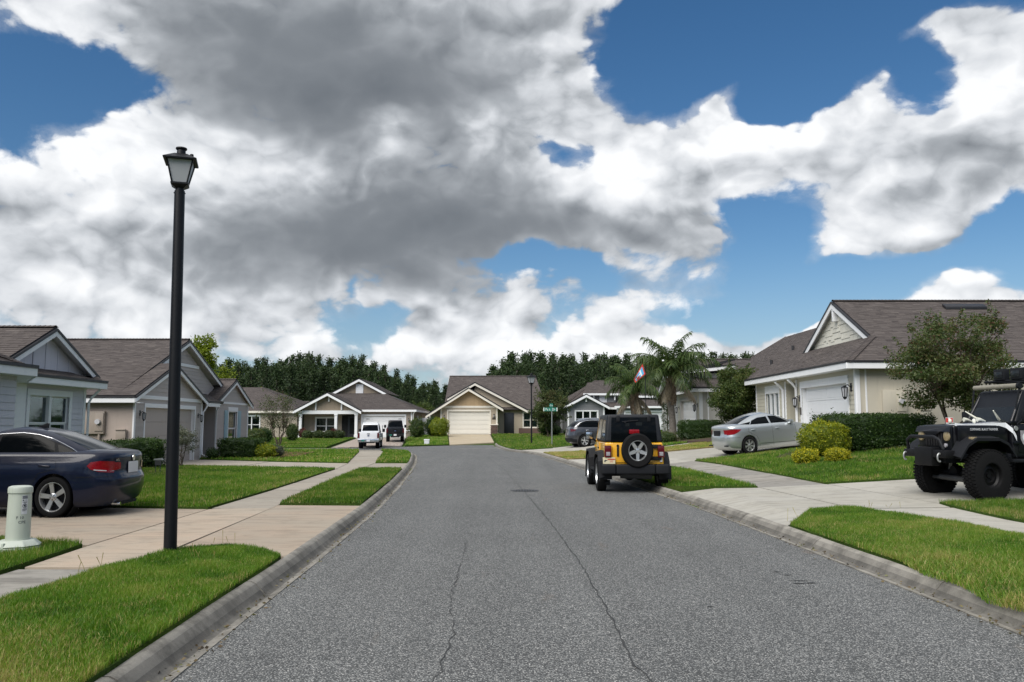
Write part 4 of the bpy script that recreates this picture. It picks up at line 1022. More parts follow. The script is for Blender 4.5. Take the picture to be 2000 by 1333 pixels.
for s_ in (1.55, 2.8, 4.05):
    zb = 3.02 + (1 - abs(s_ - 2.8) / 2.8) * 1.46; mb = MB(); mb.box((s_ - .06, .02, zb - .75 if s_ != 2.8 else zb - .6), (s_ + .06, .16, zb + .05), fg5); mb.build('bracket', M['white_trim'], h5)
gable_roof_y(h5, 79.3, 84, -17.85, 4.78, -21.15, 3.03, -14.55, 3.03, M['white_trim'])
wall5, f6 = wall(h5, (-15.0, 80.3), (-9.75, 80.3), rect(5.25, .3, 3.0), M['mocha'], holes=[(.42, 4.55, .3, 2.5)], siding='board', batten=.42, pieces=False)
garage(h5, f6, .42, 4.55, S5, 2.5, M['white_door'], M['white_trim'], trim_w=.12, head=.16, handles=True)
corner(h5, f6, 5.2, .3, 3.0, M['white_trim'], .14)
mb = MB(); mb.box((4.72, .03, .3), (5.25, .14, 1.05), f6); sb = mb.build('stone_base', M['mortar'], h5)
for i in range(5):
    for j in range(2):
        m_ = MB(); m_.box((4.74 + j * .26 - (.08 if i % 2 else 0), .14, .33 + i * .14), (4.97 + j * .26 - (.08 if i % 2 else 0), .17, .45 + i * .14), f6); m_.build('stone', M['stone_mix'], sb)
mb = MB(); mb.box((4.68, .03, 1.05), (5.3, .2, 1.13), f6); mb.build('base_cap', M['white_trim'], h5)
mb = MB(); mb.box((-20.3, 81.45, .3), (-16.8, 81.57, .95)); mb.build('stone_base', M['stone_mix'], h5); mb = MB(); mb.box((-20.4, 81.35, .95), (-16.7, 81.57, 1.03)); mb.build('base_cap', M['white_trim'], h5)
wall(h5, (-9.75, 80.3), (-9.75, 97), rect(16.7, .3, 3.0), M['mocha'])
roof_plane(h5, [(-21.1, 79.9, 3.1), (-9.3, 79.9, 3.1), (-13.6, 87.9, 5.0), (-19.0, 87.9, 5.0)])
roof_plane(h5, [(-9.3, 79.9, 3.1), (-9.3, 97, 3.1), (-13.65, 88.6, 5.0), (-13.6, 87.9, 5.0)])
roof_plane(h5, [(-21.1, 79.9, 3.1), (-21.1, 97, 3.1), (-19.0, 88.6, 5.0), (-19.0, 87.9, 5.0)])
board3(h5, (-14.6, 79.88, 3.1), (-9.3, 79.88, 3.1), .2, .03, dirn=(0, -1, 0), cap=False); board3(h5, (-9.3, 79.9, 3.1), (-9.3, 97, 3.1), .2, .03, dirn=(1, 0, 0), cap=False)
wu, fu = wall(h5, (-19.1, 88), (-13.6, 88), [(0, 4.9), (5.5, 4.9), (2.75, 6.3)], M['mocha_batten'], siding='board', batten=.45, name='gable_wall')
mb = MB(); mb.box((2.35, .02, 4.95), (3.15, .08, 6.0), fu); mb.build('louver_panel', M['louver'], h5, bevel=.01)
gable_roof_y(h5, 87.5, 97, -16.35, 6.6, -19.5, 4.95, -13.2, 4.95, M['white_trim'])
downspout(h5, [(-9.4, 79.85, 2.95), (-9.6, 80.1, 2.7), (-9.68, 80.2, .4)], .045)
lantern(f6, .1, 2.15, 'small lantern left of the white garage door of the porch house', big=.85); lantern(f6, 4.92, 2.2, 'small lantern right of the white garage door of the porch house', big=.85)

# --- caramel gabled house in the middle
h6 = thing('house', 'beige house with caramel battened gable over a cream garage door, facing down the street', 'house', (-3, 86, .72))
S6 = .72
w6, f7 = wall(h6, (-7.05, 81), (-1.4, 81), rect(5.65, .5, 3.45), M['beige'], holes=[(.78, 4.85, .5, 2.95)], siding='lap', pieces=False)
garage(h6, f7, .78, 4.85, S6, 2.95, M['cream_door'], M['cream_trim'], rows=5, trim_w=.13, head=.17)
corner(h6, f7, .07, .5, 3.45, M['cream_trim'], .14); corner(h6, f7, 5.55, .5, 3.45, M['cream_trim'], .16)
trim(h6, f7, -.05, 5.7, 3.3, 3.5, M['cream_trim'], 0, .06, 'frieze_board')
wall(h6, (-7.05, 81), (-1.4, 81), [(.45, 3.5), (5.1, 3.5), (2.8, 4.98)], M['caramel'], siding='board', batten=.42, name='gable_wall')
mb = MB(); mb.box((4.98, .03, .55), (5.66, .12, 1.62), f7); sb = mb.build('brick_base', M['mortar'], h6)
for i in range(10):
    for j in range(4):
        m_ = MB(); m_.box((4.985 + j * .17 - (.05 if i % 2 else 0), .12, .57 + i * .105), (5.14 + j * .17 - (.05 if i % 2 else 0), .145, .66 + i * .105), f7); m_.build('brick', M['brick'], sb)
mb = MB(); mb.box((4.94, .03, 1.62), (5.7, .18, 1.7), f7); mb.build('base_cap', M['cream_trim'], h6)
mb = MB(); mb.box((5.1, .03, 2.18), (5.45, .05, 2.36), f7); mb.build('house_number_plate', M['brown_metal'], h6)
roof_plane(h6, [(-8.45, 80.4, 2.62), (-8.45, 90, 2.62), (-4.25, 90, 5.3), (-4.25, 80.4, 5.3)]); roof_plane(h6, [(-.85, 80.4, 3.28), (-.85, 90, 3.28), (-4.25, 90, 5.3), (-4.25, 80.4, 5.3)])
for (x, z) in ((-8.45, 2.62), (-.85, 3.28)): board3(h6, (x, 80.4, z - .11), (-4.25, 80.4, 5.19), .24, .04, M['cream_trim'], 0, 'rake_board', (0, -1, 0), True)
wall(h6, (-7.9, 82), (-7.05, 82), rect(.85, .5, 3.0), M['beige']); wall(h6, (-7.9, 96), (-7.9, 82), rect(14, .5, 3.0), M['beige'])
wall(h6, (-4.6, 84.3), (2.6, 84.3), [(0, 3.3), (5.6, 3.3), (.9, 5.72)], M['beige'], siding='lap', pieces=False, name='gable_wall')
roof_plane(h6, [(1.6, 83.8, 3.2), (1.6, 92, 3.2), (-3.8, 92, 6.0), (-3.8, 83.8, 6.0)]); roof_plane(h6, [(-6.6, 83.8, 4.4), (-6.6, 92, 4.4), (-3.8, 92, 6.0), (-3.8, 83.8, 6.0)])
board3(h6, (1.6, 83.8, 3.09), (-3.8, 83.8, 5.89), .24, .04, M['cream_trim'], 0, 'rake_board', (0, -1, 0), True); board3(h6, (-6.6, 83.8, 4.29), (-3.8, 83.8, 5.89), .24, .04, M['cream_trim'], 0, 'rake_board', (0, -1, 0), True)
wr6, f7r = wall(h6, (-1.4, 84.5), (3.2, 84.5), rect(4.6, .5, 3.3), M['beige'], holes=[(2.6, 4.0, 1.4, 2.85)], siding='lap', pieces=False)
window(h6, f7r, 2.6, 4.0, 1.4, 2.85, 2, .12, M['cream_trim']); mb = MB(); mb.box((.6, .03, S6), (1.6, .07, 2.85), f7r); mb.build('front_door', M['dark_door'], h6, bevel=.01)
mb = MB(); mb.box((2.1, .03, .55), (4.6, .1, 1.3), f7r); mb.build('brick_base', M['brick'], h6); corner(h6, f7r, 4.55, .5, 3.3, M['cream_trim'], .14)
wall(h6, (3.2, 84.5), (3.2, 97), rect(12.5, .5, 3.3), M['beige'])
roof_plane(h6, [(-7.0, 83.9, 3.2), (3.6, 83.9, 3.2), (2.6, 90.5, 7.0), (-6.9, 90.5, 7.0)]); roof_plane(h6, [(-7.0, 97.5, 3.2), (3.6, 97.5, 3.2), (2.6, 90.5, 7.0), (-6.9, 90.5, 7.0)])
roof_plane(h6, [(3.6, 83.9, 3.2), (3.6, 97.5, 3.2), (2.6, 90.5, 7.0)])
wall(h6, (-6.95, 97), (-6.95, 84), [(0, 3.0), (13, 3.0), (6.5, 6.85)], M['cream_trim'], name='gable_wall')
board3(h6, (1.5, 83.9, 3.15), (3.6, 83.9, 3.15), .2, .03, M['cream_trim'], dirn=(0, -1, 0))
lantern(f7, .38, 2.5, 'brown lantern left of the cream garage door at the end of the street', mat='brown_metal'); lantern(f7, 5.28, 2.62, 'brown lantern above the number plate right of the cream garage door', mat='brown_metal')

# --- slate grey house on the right of the crossing
h7 = thing('house', 'slate grey house with triple window under a small white edged gable', 'house', (10, 88, .85))
w7, f8 = wall(h7, (5.6, 83), (9.35, 83), rect(3.75, .7, 3.5), M['slate'], holes=[(.85, 3.0, 1.45, 3.0)], siding='lap', pieces=False)
window(h7, f8, .85, 3.0, 1.45, 2.98, 3, .13, blind='blind_green'); corner(h7, f8, .08, 1.25, 3.5, M['white_trim'], .16); corner(h7, f8, 3.67, 1.25, 3.5, M['white_trim'], .16)
mb = MB(); mb.box((.0, .02, .7), (3.75, .12, 1.22), f8); mb.build('stone_base', M['slate_st'], h7); mb = MB(); mb.box((-.05, .02, 1.22), (3.8, .16, 1.3), f8); mb.build('base_cap', M['white_trim'], h7)
wall(h7, (5.6, 83), (9.35, 83), [(.0, 3.5), (3.75, 3.5), (1.87, 4.5)], M['slate'], siding='lap', pieces=False, name='gable_wall')
mb = MB(); mb.box((1.8, .02, 3.95), (1.95, .3, 4.6), f8); mb.build('bracket', M['white_trim'], h7)
gable_roof_y(h7, 82.4, 88, 7.47, 4.75, 5.15, 3.52, 9.8, 3.52, M['white_trim'])
ws7, f9 = wall(h7, (4.55, 95), (5.6, 83.02), rect(math.dist((4.55, 95), (5.6, 83)), .7, 3.35), M['slate_st'], holes=[(7.5, 8.3, 1.3, 2.6)]); window(h7, f9, 7.5, 8.3, 1.3, 2.6, 1, .1)
wall(h7, (9.35, 83), (9.35, 85), rect(2, .7, 3.5), M['slate']); wall(h7, (9.35, 85), (10.6, 85), rect(1.25, .7, 3.5), M['interior'], name='dark_entry')
wd7, f10 = wall(h7, (10.6, 82.2), (17, 82.2), rect(6.4, .7, 3.45), M['slate'], holes=[(.75, 5.0, .7, 2.9)], siding='lap', pieces=False); garage(h7, f10, .75, 5.0, .85, 2.9, M['white_door'], M['white_trim'], trim_w=.14, head=.18)
corner(h7, f10, .05, .7, 3.45, M['white_trim'], .2); wall(h7, (10.6, 85), (10.6, 82.2), rect(2.8, .7, 3.5), M['slate'])
roof_plane(h7, [(4.2, 83.2, 3.4), (17.6, 83.2, 3.4), (15, 91, 6.5), (9.2, 91, 6.5)]); roof_plane(h7, [(4.9, 83.0, 3.4), (4.0, 98.8, 3.4), (9.2, 91, 6.5)])
roof_plane(h7, [(10.2, 81.7, 3.5), (17.6, 81.7, 3.5), (17.6, 86, 4.9), (11.6, 86, 4.9)]); board3(h7, (10.2, 81.7, 3.5), (17.6, 81.7, 3.5), .2, .03, dirn=(0, -1, 0), cap=False); board3(h7, (4.9, 83.0, 3.4), (4.0, 98.8, 3.4), .2, .03, dirn=(-1, 0, 0), cap=True)
board3(h7, (9.7, 83.2, 3.4), (10.6, 83.2, 3.4), .2, .03, dirn=(0, -1, 0), cap=False)
wdm, f11 = wall(h7, (7.9, 84.6), (10.7, 84.6), rect(2.8, 3.3, 4.75), M['slate'], siding='lap', pieces=False, name='dormer_wall'); mb = MB(); mb.box((1.1, .02, 3.75), (1.85, .08, 4.72), f11); mb.build('louver_panel', M['louver'], h7, bevel=.01)
wall(h7, (10.7, 84.6), (10.7, 88), rect(3.4, 3.3, 4.75), M['slate'], name='dormer_wall')
roof_plane(h7, [(7.3, 84.0, 4.85), (11.2, 84.0, 4.85), (10.8, 89, 6.2), (8.2, 89, 6.2)]); board3(h7, (7.3, 84, 4.85), (11.2, 84, 4.85), .2, .04, dirn=(0, -1, 0), cap=False)
for s_ in (.1, .5, 2.65): mb = MB(); mb.box((s_ - .06, .02, 4.15), (s_ + .06, .4, 4.7), f11); mb.build('bracket', M['white_trim'], h7)
wdm2, f12 = wall(h7, (13.3, 84.2), (15.7, 84.2), rect(2.4, 3.5, 4.5), M['slate'], name='dormer_wall'); mb = MB(); mb.box((.8, .02, 3.7), (1.6, .08, 4.45), f12); mb.build('louver_panel', M['louver'], h7, bevel=.01)
roof_plane(h7, [(12.8, 83.7, 4.6), (16.2, 83.7, 4.6), (15.8, 88, 5.6), (13.2, 88, 5.6)]); board3(h7, (12.8, 83.7, 4.6), (16.2, 83.7, 4.6), .2, .04, dirn=(0, -1, 0), cap=False)
lantern(f10, .35, 2.3, 'dark lantern on the slate grey wall beside its white garage door')

# ================================================================== right street side
# --- cream house with big brown roof
h8 = thing('house', 'cream house with a big brown roof, shake gable and white garage door on the right', 'house', (16, 36, .95))
S8, E8 = .95, 3.58
wf8, f13 = wall(h8, (11.8, 39.6), (11.8, 28.1), rect(11.5, .7, E8), M['sage'], holes=[(6.25, 10.75, .7, 3.12), (1.55, 3.35, 1.55, 3.25), (4.35, 5.55, .7, 3.4)], siding='lap')
garage(h8, f13, 6.25, 10.75, S8, 3.12, M['white_door'], M['white_trim'], trim_w=.16, head=.27, cols=2, deep=.16)
window(h8, f13, 1.55, 3.35, 1.55, 3.05, 3, .10, head=.36, blind='curtain_green', rail=.33)
corner(h8, f13, .06, .7, E8, M['white_trim'], .13); corner(h8, f13, 11.44, .7, E8, M['white_trim'], .13)
for s_ in (4.25, 5.65): corner(h8, f13, s_, .7, 3.5, M['white_trim'], .16)
mb = MB(); mb.box((4.35, -1.3, .7), (5.55, -1.25, 3.4), f13); mb.build('entry_wall', M['sage'], h8); mb = MB(); mb.box((4.3, -1.3, .7), (4.36, -.1, 3.4), f13); mb.box((5.54, -1.3, .7), (5.6, -.1, 3.4), f13); mb.build('entry_side', M['sage'], h8)
mb = MB(); mb.box((4.5, -1.25, .95), (5.4, -1.2, 3.0), f13); mb.build('entry_door', M['dark_door'], h8)
wside, f14 = wall(h8, (11.8, 28.1), (26, 28.1), rect(14.2, .6, E8), M['stucco_cream'], name='side_wall')
mb = MB(); mb.box((.0, 0, .6), (.12, .035, E8), f14); mb.box((.3, 0, .6), (.36, .02, E8), f14); mb.build('corner_board', M['white_trim'], h8, bevel=.004, seg=1)
# roof planes
wpl = lambda x: 3.75 + .62 * (x - 11.35)
def wp(x, y): return (x, y, wpl(x))
roof_plane(h8, [wp(11.35, 27.7), wp(11.35, 39.9), wp(11.9, 42), wp(13.2, 45.3), wp(13.2, 29.785)])
roof_plane(h8, [wp(13.2, 36.8), wp(13.2, 45.3), wp(14.4, 49.2), wp(16.4, 48.8), wp(16.0, 33.4)])
roof_plane(h8, [(14.5, 37, 5.7), (27, 37, 5.7), (27, 48.8, 6.87), (16.4, 48.8, 6.87)])
ridge, sl = (33.3, 6.78), .55
roof_plane(h8, [(11.35, 27.7, 3.75), (13.2, 27.7, 3.75), (13.2, 29.785, 4.897)])
roof_plane(h8, [(13.2, 27.7, 3.75), (27, 27.7, 3.75), (27, 33.3, 6.70), (13.2, 33.3, 6.70)])
roof_plane(h8, [(13.17, 29.55, 4.73), (13.3, 29.55, 4.73), (13.3, 33.3, 6.70), (13.17, 33.3, 6.70)])
roof_plane(h8, [(13.17, 37.3, 4.55), (27, 37.3, 4.55), (27, 33.3, 6.70), (13.17, 33.3, 6.70)])
for (y, z) in ((29.45, 4.68), (37.1, 4.66)): board3(h8, (13.14, y, z - .1), (13.14, 33.3, 6.60), .22, .045, M['white_trim'], 0, 'rake_board', (-1, 0, 0), True)
wgb, f15 = wall(h8, (13.34, 36.9), (13.34, 29.5), [(.15, 4.6), (7.3, 4.6), (3.62, 6.50)], M['shake'], siding='shake', name='gable_wall')
mb = MB(); mb.box((3.54, .02, 5.85), (3.68, .22, 6.42), f15); mb.build('gable_bracket', M['white_trim'], h8, bevel=.02)
board3(h8, (11.35, 27.7, 3.75), (11.35, 39.9, 3.75), .2, .03, dirn=(-1, 0, 0)); board3(h8, (11.35, 27.7, 3.75), (27, 27.7, 3.75), .2, .03, dirn=(0, -1, 0))
soffit(h8, [(11.38, 27.73, 3.555), (11.38, 39.9, 3.555), (11.8, 39.9, 3.555), (11.8, 28.1, 3.555), (27, 28.1, 3.555), (27, 27.73, 3.555)])
board3(h8, (11.35, 39.9, 3.75), (11.9, 42, 4.05), .2, .03, dirn=(-.3, 1, 0), cap=False)
wall(h8, (13.6, 48), (13.6, 39.6), rect(8.4, .7, 4.9), M['sage'])
wall(h8, (13.6, 39.6), (11.8, 39.6), rect(1.8, .7, E8), M['sage'])
mb = MB(); mb.box((0, 0, 0), (1.65, .3, .12), lambda a, b, c: (17.3 + a, 32.35 + b, 6.22 + b * .527 + c)); mb.build('ridge_vent', M['drip'], h8, bevel=.02)
for (x, y) in ((13.85, 40.2), (12.7, 40)): mb = MB(); mb.tube([(x, y, wpl(x)), (x, y, wpl(x) + .22)], .07, 8); mb.build('vent_pipe', M['drip'], h8)
for s_ in (4.12, 5.78): downspout(h8, [f13(s_, .42, 3.5), f13(s_, .25, 3.35), f13(s_, .09, 3.15), f13(s_, .09, .85)], .055)
mb = MB(); mb.box((.4, .03, 2.05), (.62, .05, 2.35), lambda a, b, c: f13(5.6 + a, b, c)); mb.build('house_number_plate', M['brown_metal'], h8)
lantern(f13, 5.98, 2.72, 'black carriage lantern between the cream house entry and its white garage door', big=1.3); lantern(f13, 11.12, 2.95, 'black carriage lantern at the outer corner of the cream house garage', big=1.45)
meter(f14, 1.25, 2.40, 'electric meter and flush panel on the cream stucco wall above the long hedge', 'small tan utility box beside the meter on the cream stucco wall', M['stucco_cream'])

# --- pearl grey house beyond
h9 = thing('house', 'pearl grey house with louvred dormer and narrow white garage door behind a clipped hedge', 'house', (16, 53, 1.0))
w9, f16 = wall(h9, (11, 54.4), (11, 48), rect(6.4, .8, 3.6), M['sage'], holes=[(1.0, 5.4, .8, 3.15)], siding='lap', pieces=False); garage(h9, f16, 1.0, 5.4, 1.0, 3.15, M['white_door'], M['pearl'], trim_w=.25, head=.22, deep=.14)
corner(h9, f16, 6.35, .8, 3.6, M['white_trim'], .13)
wall(h9, (11, 48), (24, 48), rect(13, .7, 3.6), M['pearl'], name='side_wall'); f17, _L = frame((11, 48), (24, 48)); mb = MB(); mb.box((0, 0, .8), (.14, .03, 3.6), f17); mb.box((.42, 0, .8), (.5, .03, 3.6), f17); mb.build('corner_board', M['white_trim'], h9)
roof_plane(h9, [(10.55, 47.6, 3.75), (24, 47.6, 3.75), (24, 53.5, 5.9), (12.2, 53.5, 5.9)]); roof_plane(h9, [(10.55, 47.6, 3.75), (10.55, 59.4, 3.75), (12.2, 53.6, 5.9), (12.2, 53.5, 5.9)])
board3(h9, (10.55, 47.6, 3.75), (24, 47.6, 3.75), .2, .03, dirn=(0, -1, 0)); board3(h9, (10.55, 47.6, 3.75), (10.55, 55, 3.75), .2, .03, dirn=(-1, 0, 0))
wall(h9, (10.95, 53.4), (10.95, 49.6), rect(3.8, 3.7, 4.75), M['pearl'], name='dormer_wall'); f18, _L = frame((10.95, 53.4), (10.95, 49.6)); mb = MB(); mb.box((1.45, .01, 3.95), (2.35, .06, 4.7), f18); mb.build('louver_panel', M['louver'], h9, bevel=.01)
wall(h9, (10.95, 49.6), (13.5, 49.6), rect(2.55, 3.7, 4.75), M['pearl'], siding='lap', pieces=False, name='dormer_wall')
roof_plane(h9, [(10.4, 49.1, 4.92), (10.4, 53.9, 4.92), (13.4, 53.9, 5.6), (13.4, 49.1, 5.6)]); board3(h9, (10.4, 49.1, 4.92), (10.4, 53.9, 4.92), .2, .04, dirn=(-1, 0, 0)); board3(h9, (10.4, 49.1, 4.90), (13.4, 49.1, 5.2), .2, .04, dirn=(0, -1, 0))
wall(h9, (11.2, 61.2), (11.2, 54.4), rect(6.8, .8, 3.6), M['pearl'], siding='lap', pieces=False, holes=[(2.6, 4.0, 1.4, 2.9)]); f19, _L = frame((11.2, 61.2), (11.2, 54.4)); window(h9, f19, 2.6, 4.0, 1.4, 2.9, 2, .1)
wall(h9, (11.2, 61.2), (11.2, 54.4), [(0, 3.6), (6.8, 3.6), (3.4, 5.3)], M['pearl'], name='gable_wall')
gable_roof_x(h9, 10.85, 20, 57.8, 5.55, 54.2, 3.72, 61.5, 3.72)
wall(h9, (24, 61.2), (11.2, 61.2), rect(12.8, .8, 3.6), M['pearl'])
lantern(f16, .45, 2.75, 'dark lantern left of the narrow garage door behind the palm', big=1.2); lantern(f16, 5.85, 2.8, 'dark lantern right of the narrow garage door behind the clipped hedge', big=1.3)
# white vinyl fences between the houses
def vinyl_fence(x0, x1, y, z0, n, label):
    t = thing('vinyl_fence', label, 'fence', ((x0 + x1) / 2, y, z0)); w_ = (x1 - x0) / n
    for i in range(n + 1):
        x = x0 + i * w_; mb = MB(); mb.box((x - .07, y - .07, z0), (x + .07, y + .07, z0 + 1.95)); mb.lathe([(.11, 0), (.09, .05), (.0, .12)], (x, y, z0 + 1.95), n=4, cap=False); mb.build('post', M['vinyl'], t)
    for i in range(n):
        a = x0 + i * w_ + .07; b = x0 + (i + 1) * w_ - .07
        for za in (.1, 1.68): mb = MB(); mb.box((a, y - .03, z0 + za), (b, y + .03, z0 + za + .12)); mb.build('rail', M['vinyl'], t)
        k = max(3, int((b - a) / .22))
        for j in range(k): mb = MB(); mb.box((a + (b - a) * j / k + .006, y - .02, z0 + .2), (a + (b - a) * (j + 1) / k - .006, y + .02, z0 + 1.7)); mb.build('plank', M['vinyl'], t)
vinyl_fence(-9.7, -7.1, 84.5, .55, 2, 'white vinyl fence between the porch house and the caramel gabled house')
vinyl_fence(-22.6, -20.95, 82.6, .4, 1, 'white vinyl fence panel at the left side of the porch house')

for hh, a, b in ((h8, (11.35, 27.7, 3.76), (13.2, 29.785, 4.91)), (h8, (13.15, 33.3, 6.72), (27, 33.3, 6.72)), (h8, (16.4, 48.8, 6.88), (14.4, 49.2, 5.66)), (h2, (-14.36, 36.3, 5.44), (-30, 36.3, 5.44)), (h2, (-13.9, 41.33, 3.93), (-17, 41.33, 3.93)), (h1, (-13.0, 23.2, 4.43), (-28, 23.2, 4.43)),
                 (h9, (12.2, 53.5, 5.92), (24, 53.5, 5.92)), (h9, (10.55, 47.6, 3.77), (12.2, 53.5, 5.92)), (h6, (-6.9, 90.5, 7.02), (2.6, 90.5, 7.02)), (h5, (-9.3, 79.9, 3.12), (-13.6, 87.9, 5.02)), (h7, (4.9, 83.1, 3.42), (9.2, 91, 6.52)), (h7, (9.2, 91, 6.52), (15, 91, 6.52)), (h3, (-20.4, 79.6, 3.0), (-26.6, 87.3, 5.62))): ridge_cap(hh, a, b)
# ------------------------------------------------------------------ vehicles
def herm(xs, ys):
    xs = np.array(xs, float); ys = np.array(ys, float); d = np.diff(ys) / np.diff(xs); m = np.zeros_like(ys)
    m[0], m[-1] = d[0], d[-1]
    for i in range(1, len(xs) - 1): m[i] = 0 if d[i - 1] * d[i] <= 0 else 2 * d[i - 1] * d[i] / (d[i - 1] + d[i])
    def f(x):
        x = np.clip(np.asarray(x, float), xs[0], xs[-1]); i = np.clip(np.searchsorted(xs, x) - 1, 0, len(xs) - 2)
        h = xs[i + 1] - xs[i]; t = (x - xs[i]) / h
        return (2 * t**3 - 3 * t**2 + 1) * ys[i] + (t**3 - 2 * t**2 + t) * h * m[i] + (-2 * t**3 + 3 * t**2) * ys[i + 1] + (t**3 - t**2) * h * m[i + 1]
    return f
class Shell:
    """stack of rounded plan outlines: at each height a rear end, a front end and a half width"""
    def __init__(s, rows, nr=9, nf=7, m=2.6):
        z, xr, xf, w = zip(*rows); s.z0, s.z1 = z[0], z[-1]
        s.xr, s.xf, s.w = herm(z, xr), herm(z, xf), herm(z, w); s.nr, s.nf, s.m = nr, nf, m
    def prm(s, z):
        a, b = float(s.xr(z)), float(s.xf(z)); return (a + b) / 2, (b - a) / 2, float(s.w(z))
    def y(s, x, z):
        c, a, w = s.prm(z); t = abs(x - c) / a; n = s.nf if x > c else s.nr
        return w * max(0.0, 1 - min(t, 1) ** n) ** (1 / s.m)
    def x(s, y, z, end):
        c, a, w = s.prm(z); t = min(abs(y) / w, 1); n = s.nf if end > 0 else s.nr
        return c + end * a * max(0.0, 1 - t ** s.m) ** (1 / n)
    def ring(s, z, k):
        c, a, w = s.prm(z); th_ = np.linspace(0, 2 * math.pi, 721); cs, sn = np.cos(th_), np.sin(th_)
        n = np.where(cs > 0, s.nf, s.nr)
        x = c + a * np.sign(cs) * np.abs(cs) ** (2 / n); y = w * np.sign(sn) * np.abs(sn) ** (2 / s.m)
        L = np.concatenate([[0], np.cumsum(np.hypot(np.diff(x), np.diff(y)))]); q_ = np.linspace(0, L[-1], k + 1)[:-1]
        return np.interp(q_, L, x), np.interp(q_, L, y)
    def mesh(s, levels, k=96):
        mb = MB(); vs = []
        for z in levels:
            x, y = s.ring(z, k); vs += list(zip(x, y, [z] * k))
        n = len(levels)
        fs = [(i * k + j, i * k + (j + 1) % k, (i + 1) * k + (j + 1) % k, (i + 1) * k + j) for i in range(n - 1) for j in range(k)] + [tuple(range(k))[::-1], tuple(range((n - 1) * k, n * k))]
        mb.mesh(vs, fs); return mb
def levels(z0, z1, n, ease=0):
    t = np.linspace(0, 1, n)
    if ease: t = 1 - (1 - t) ** ease
    return z0 + (z1 - z0) * t
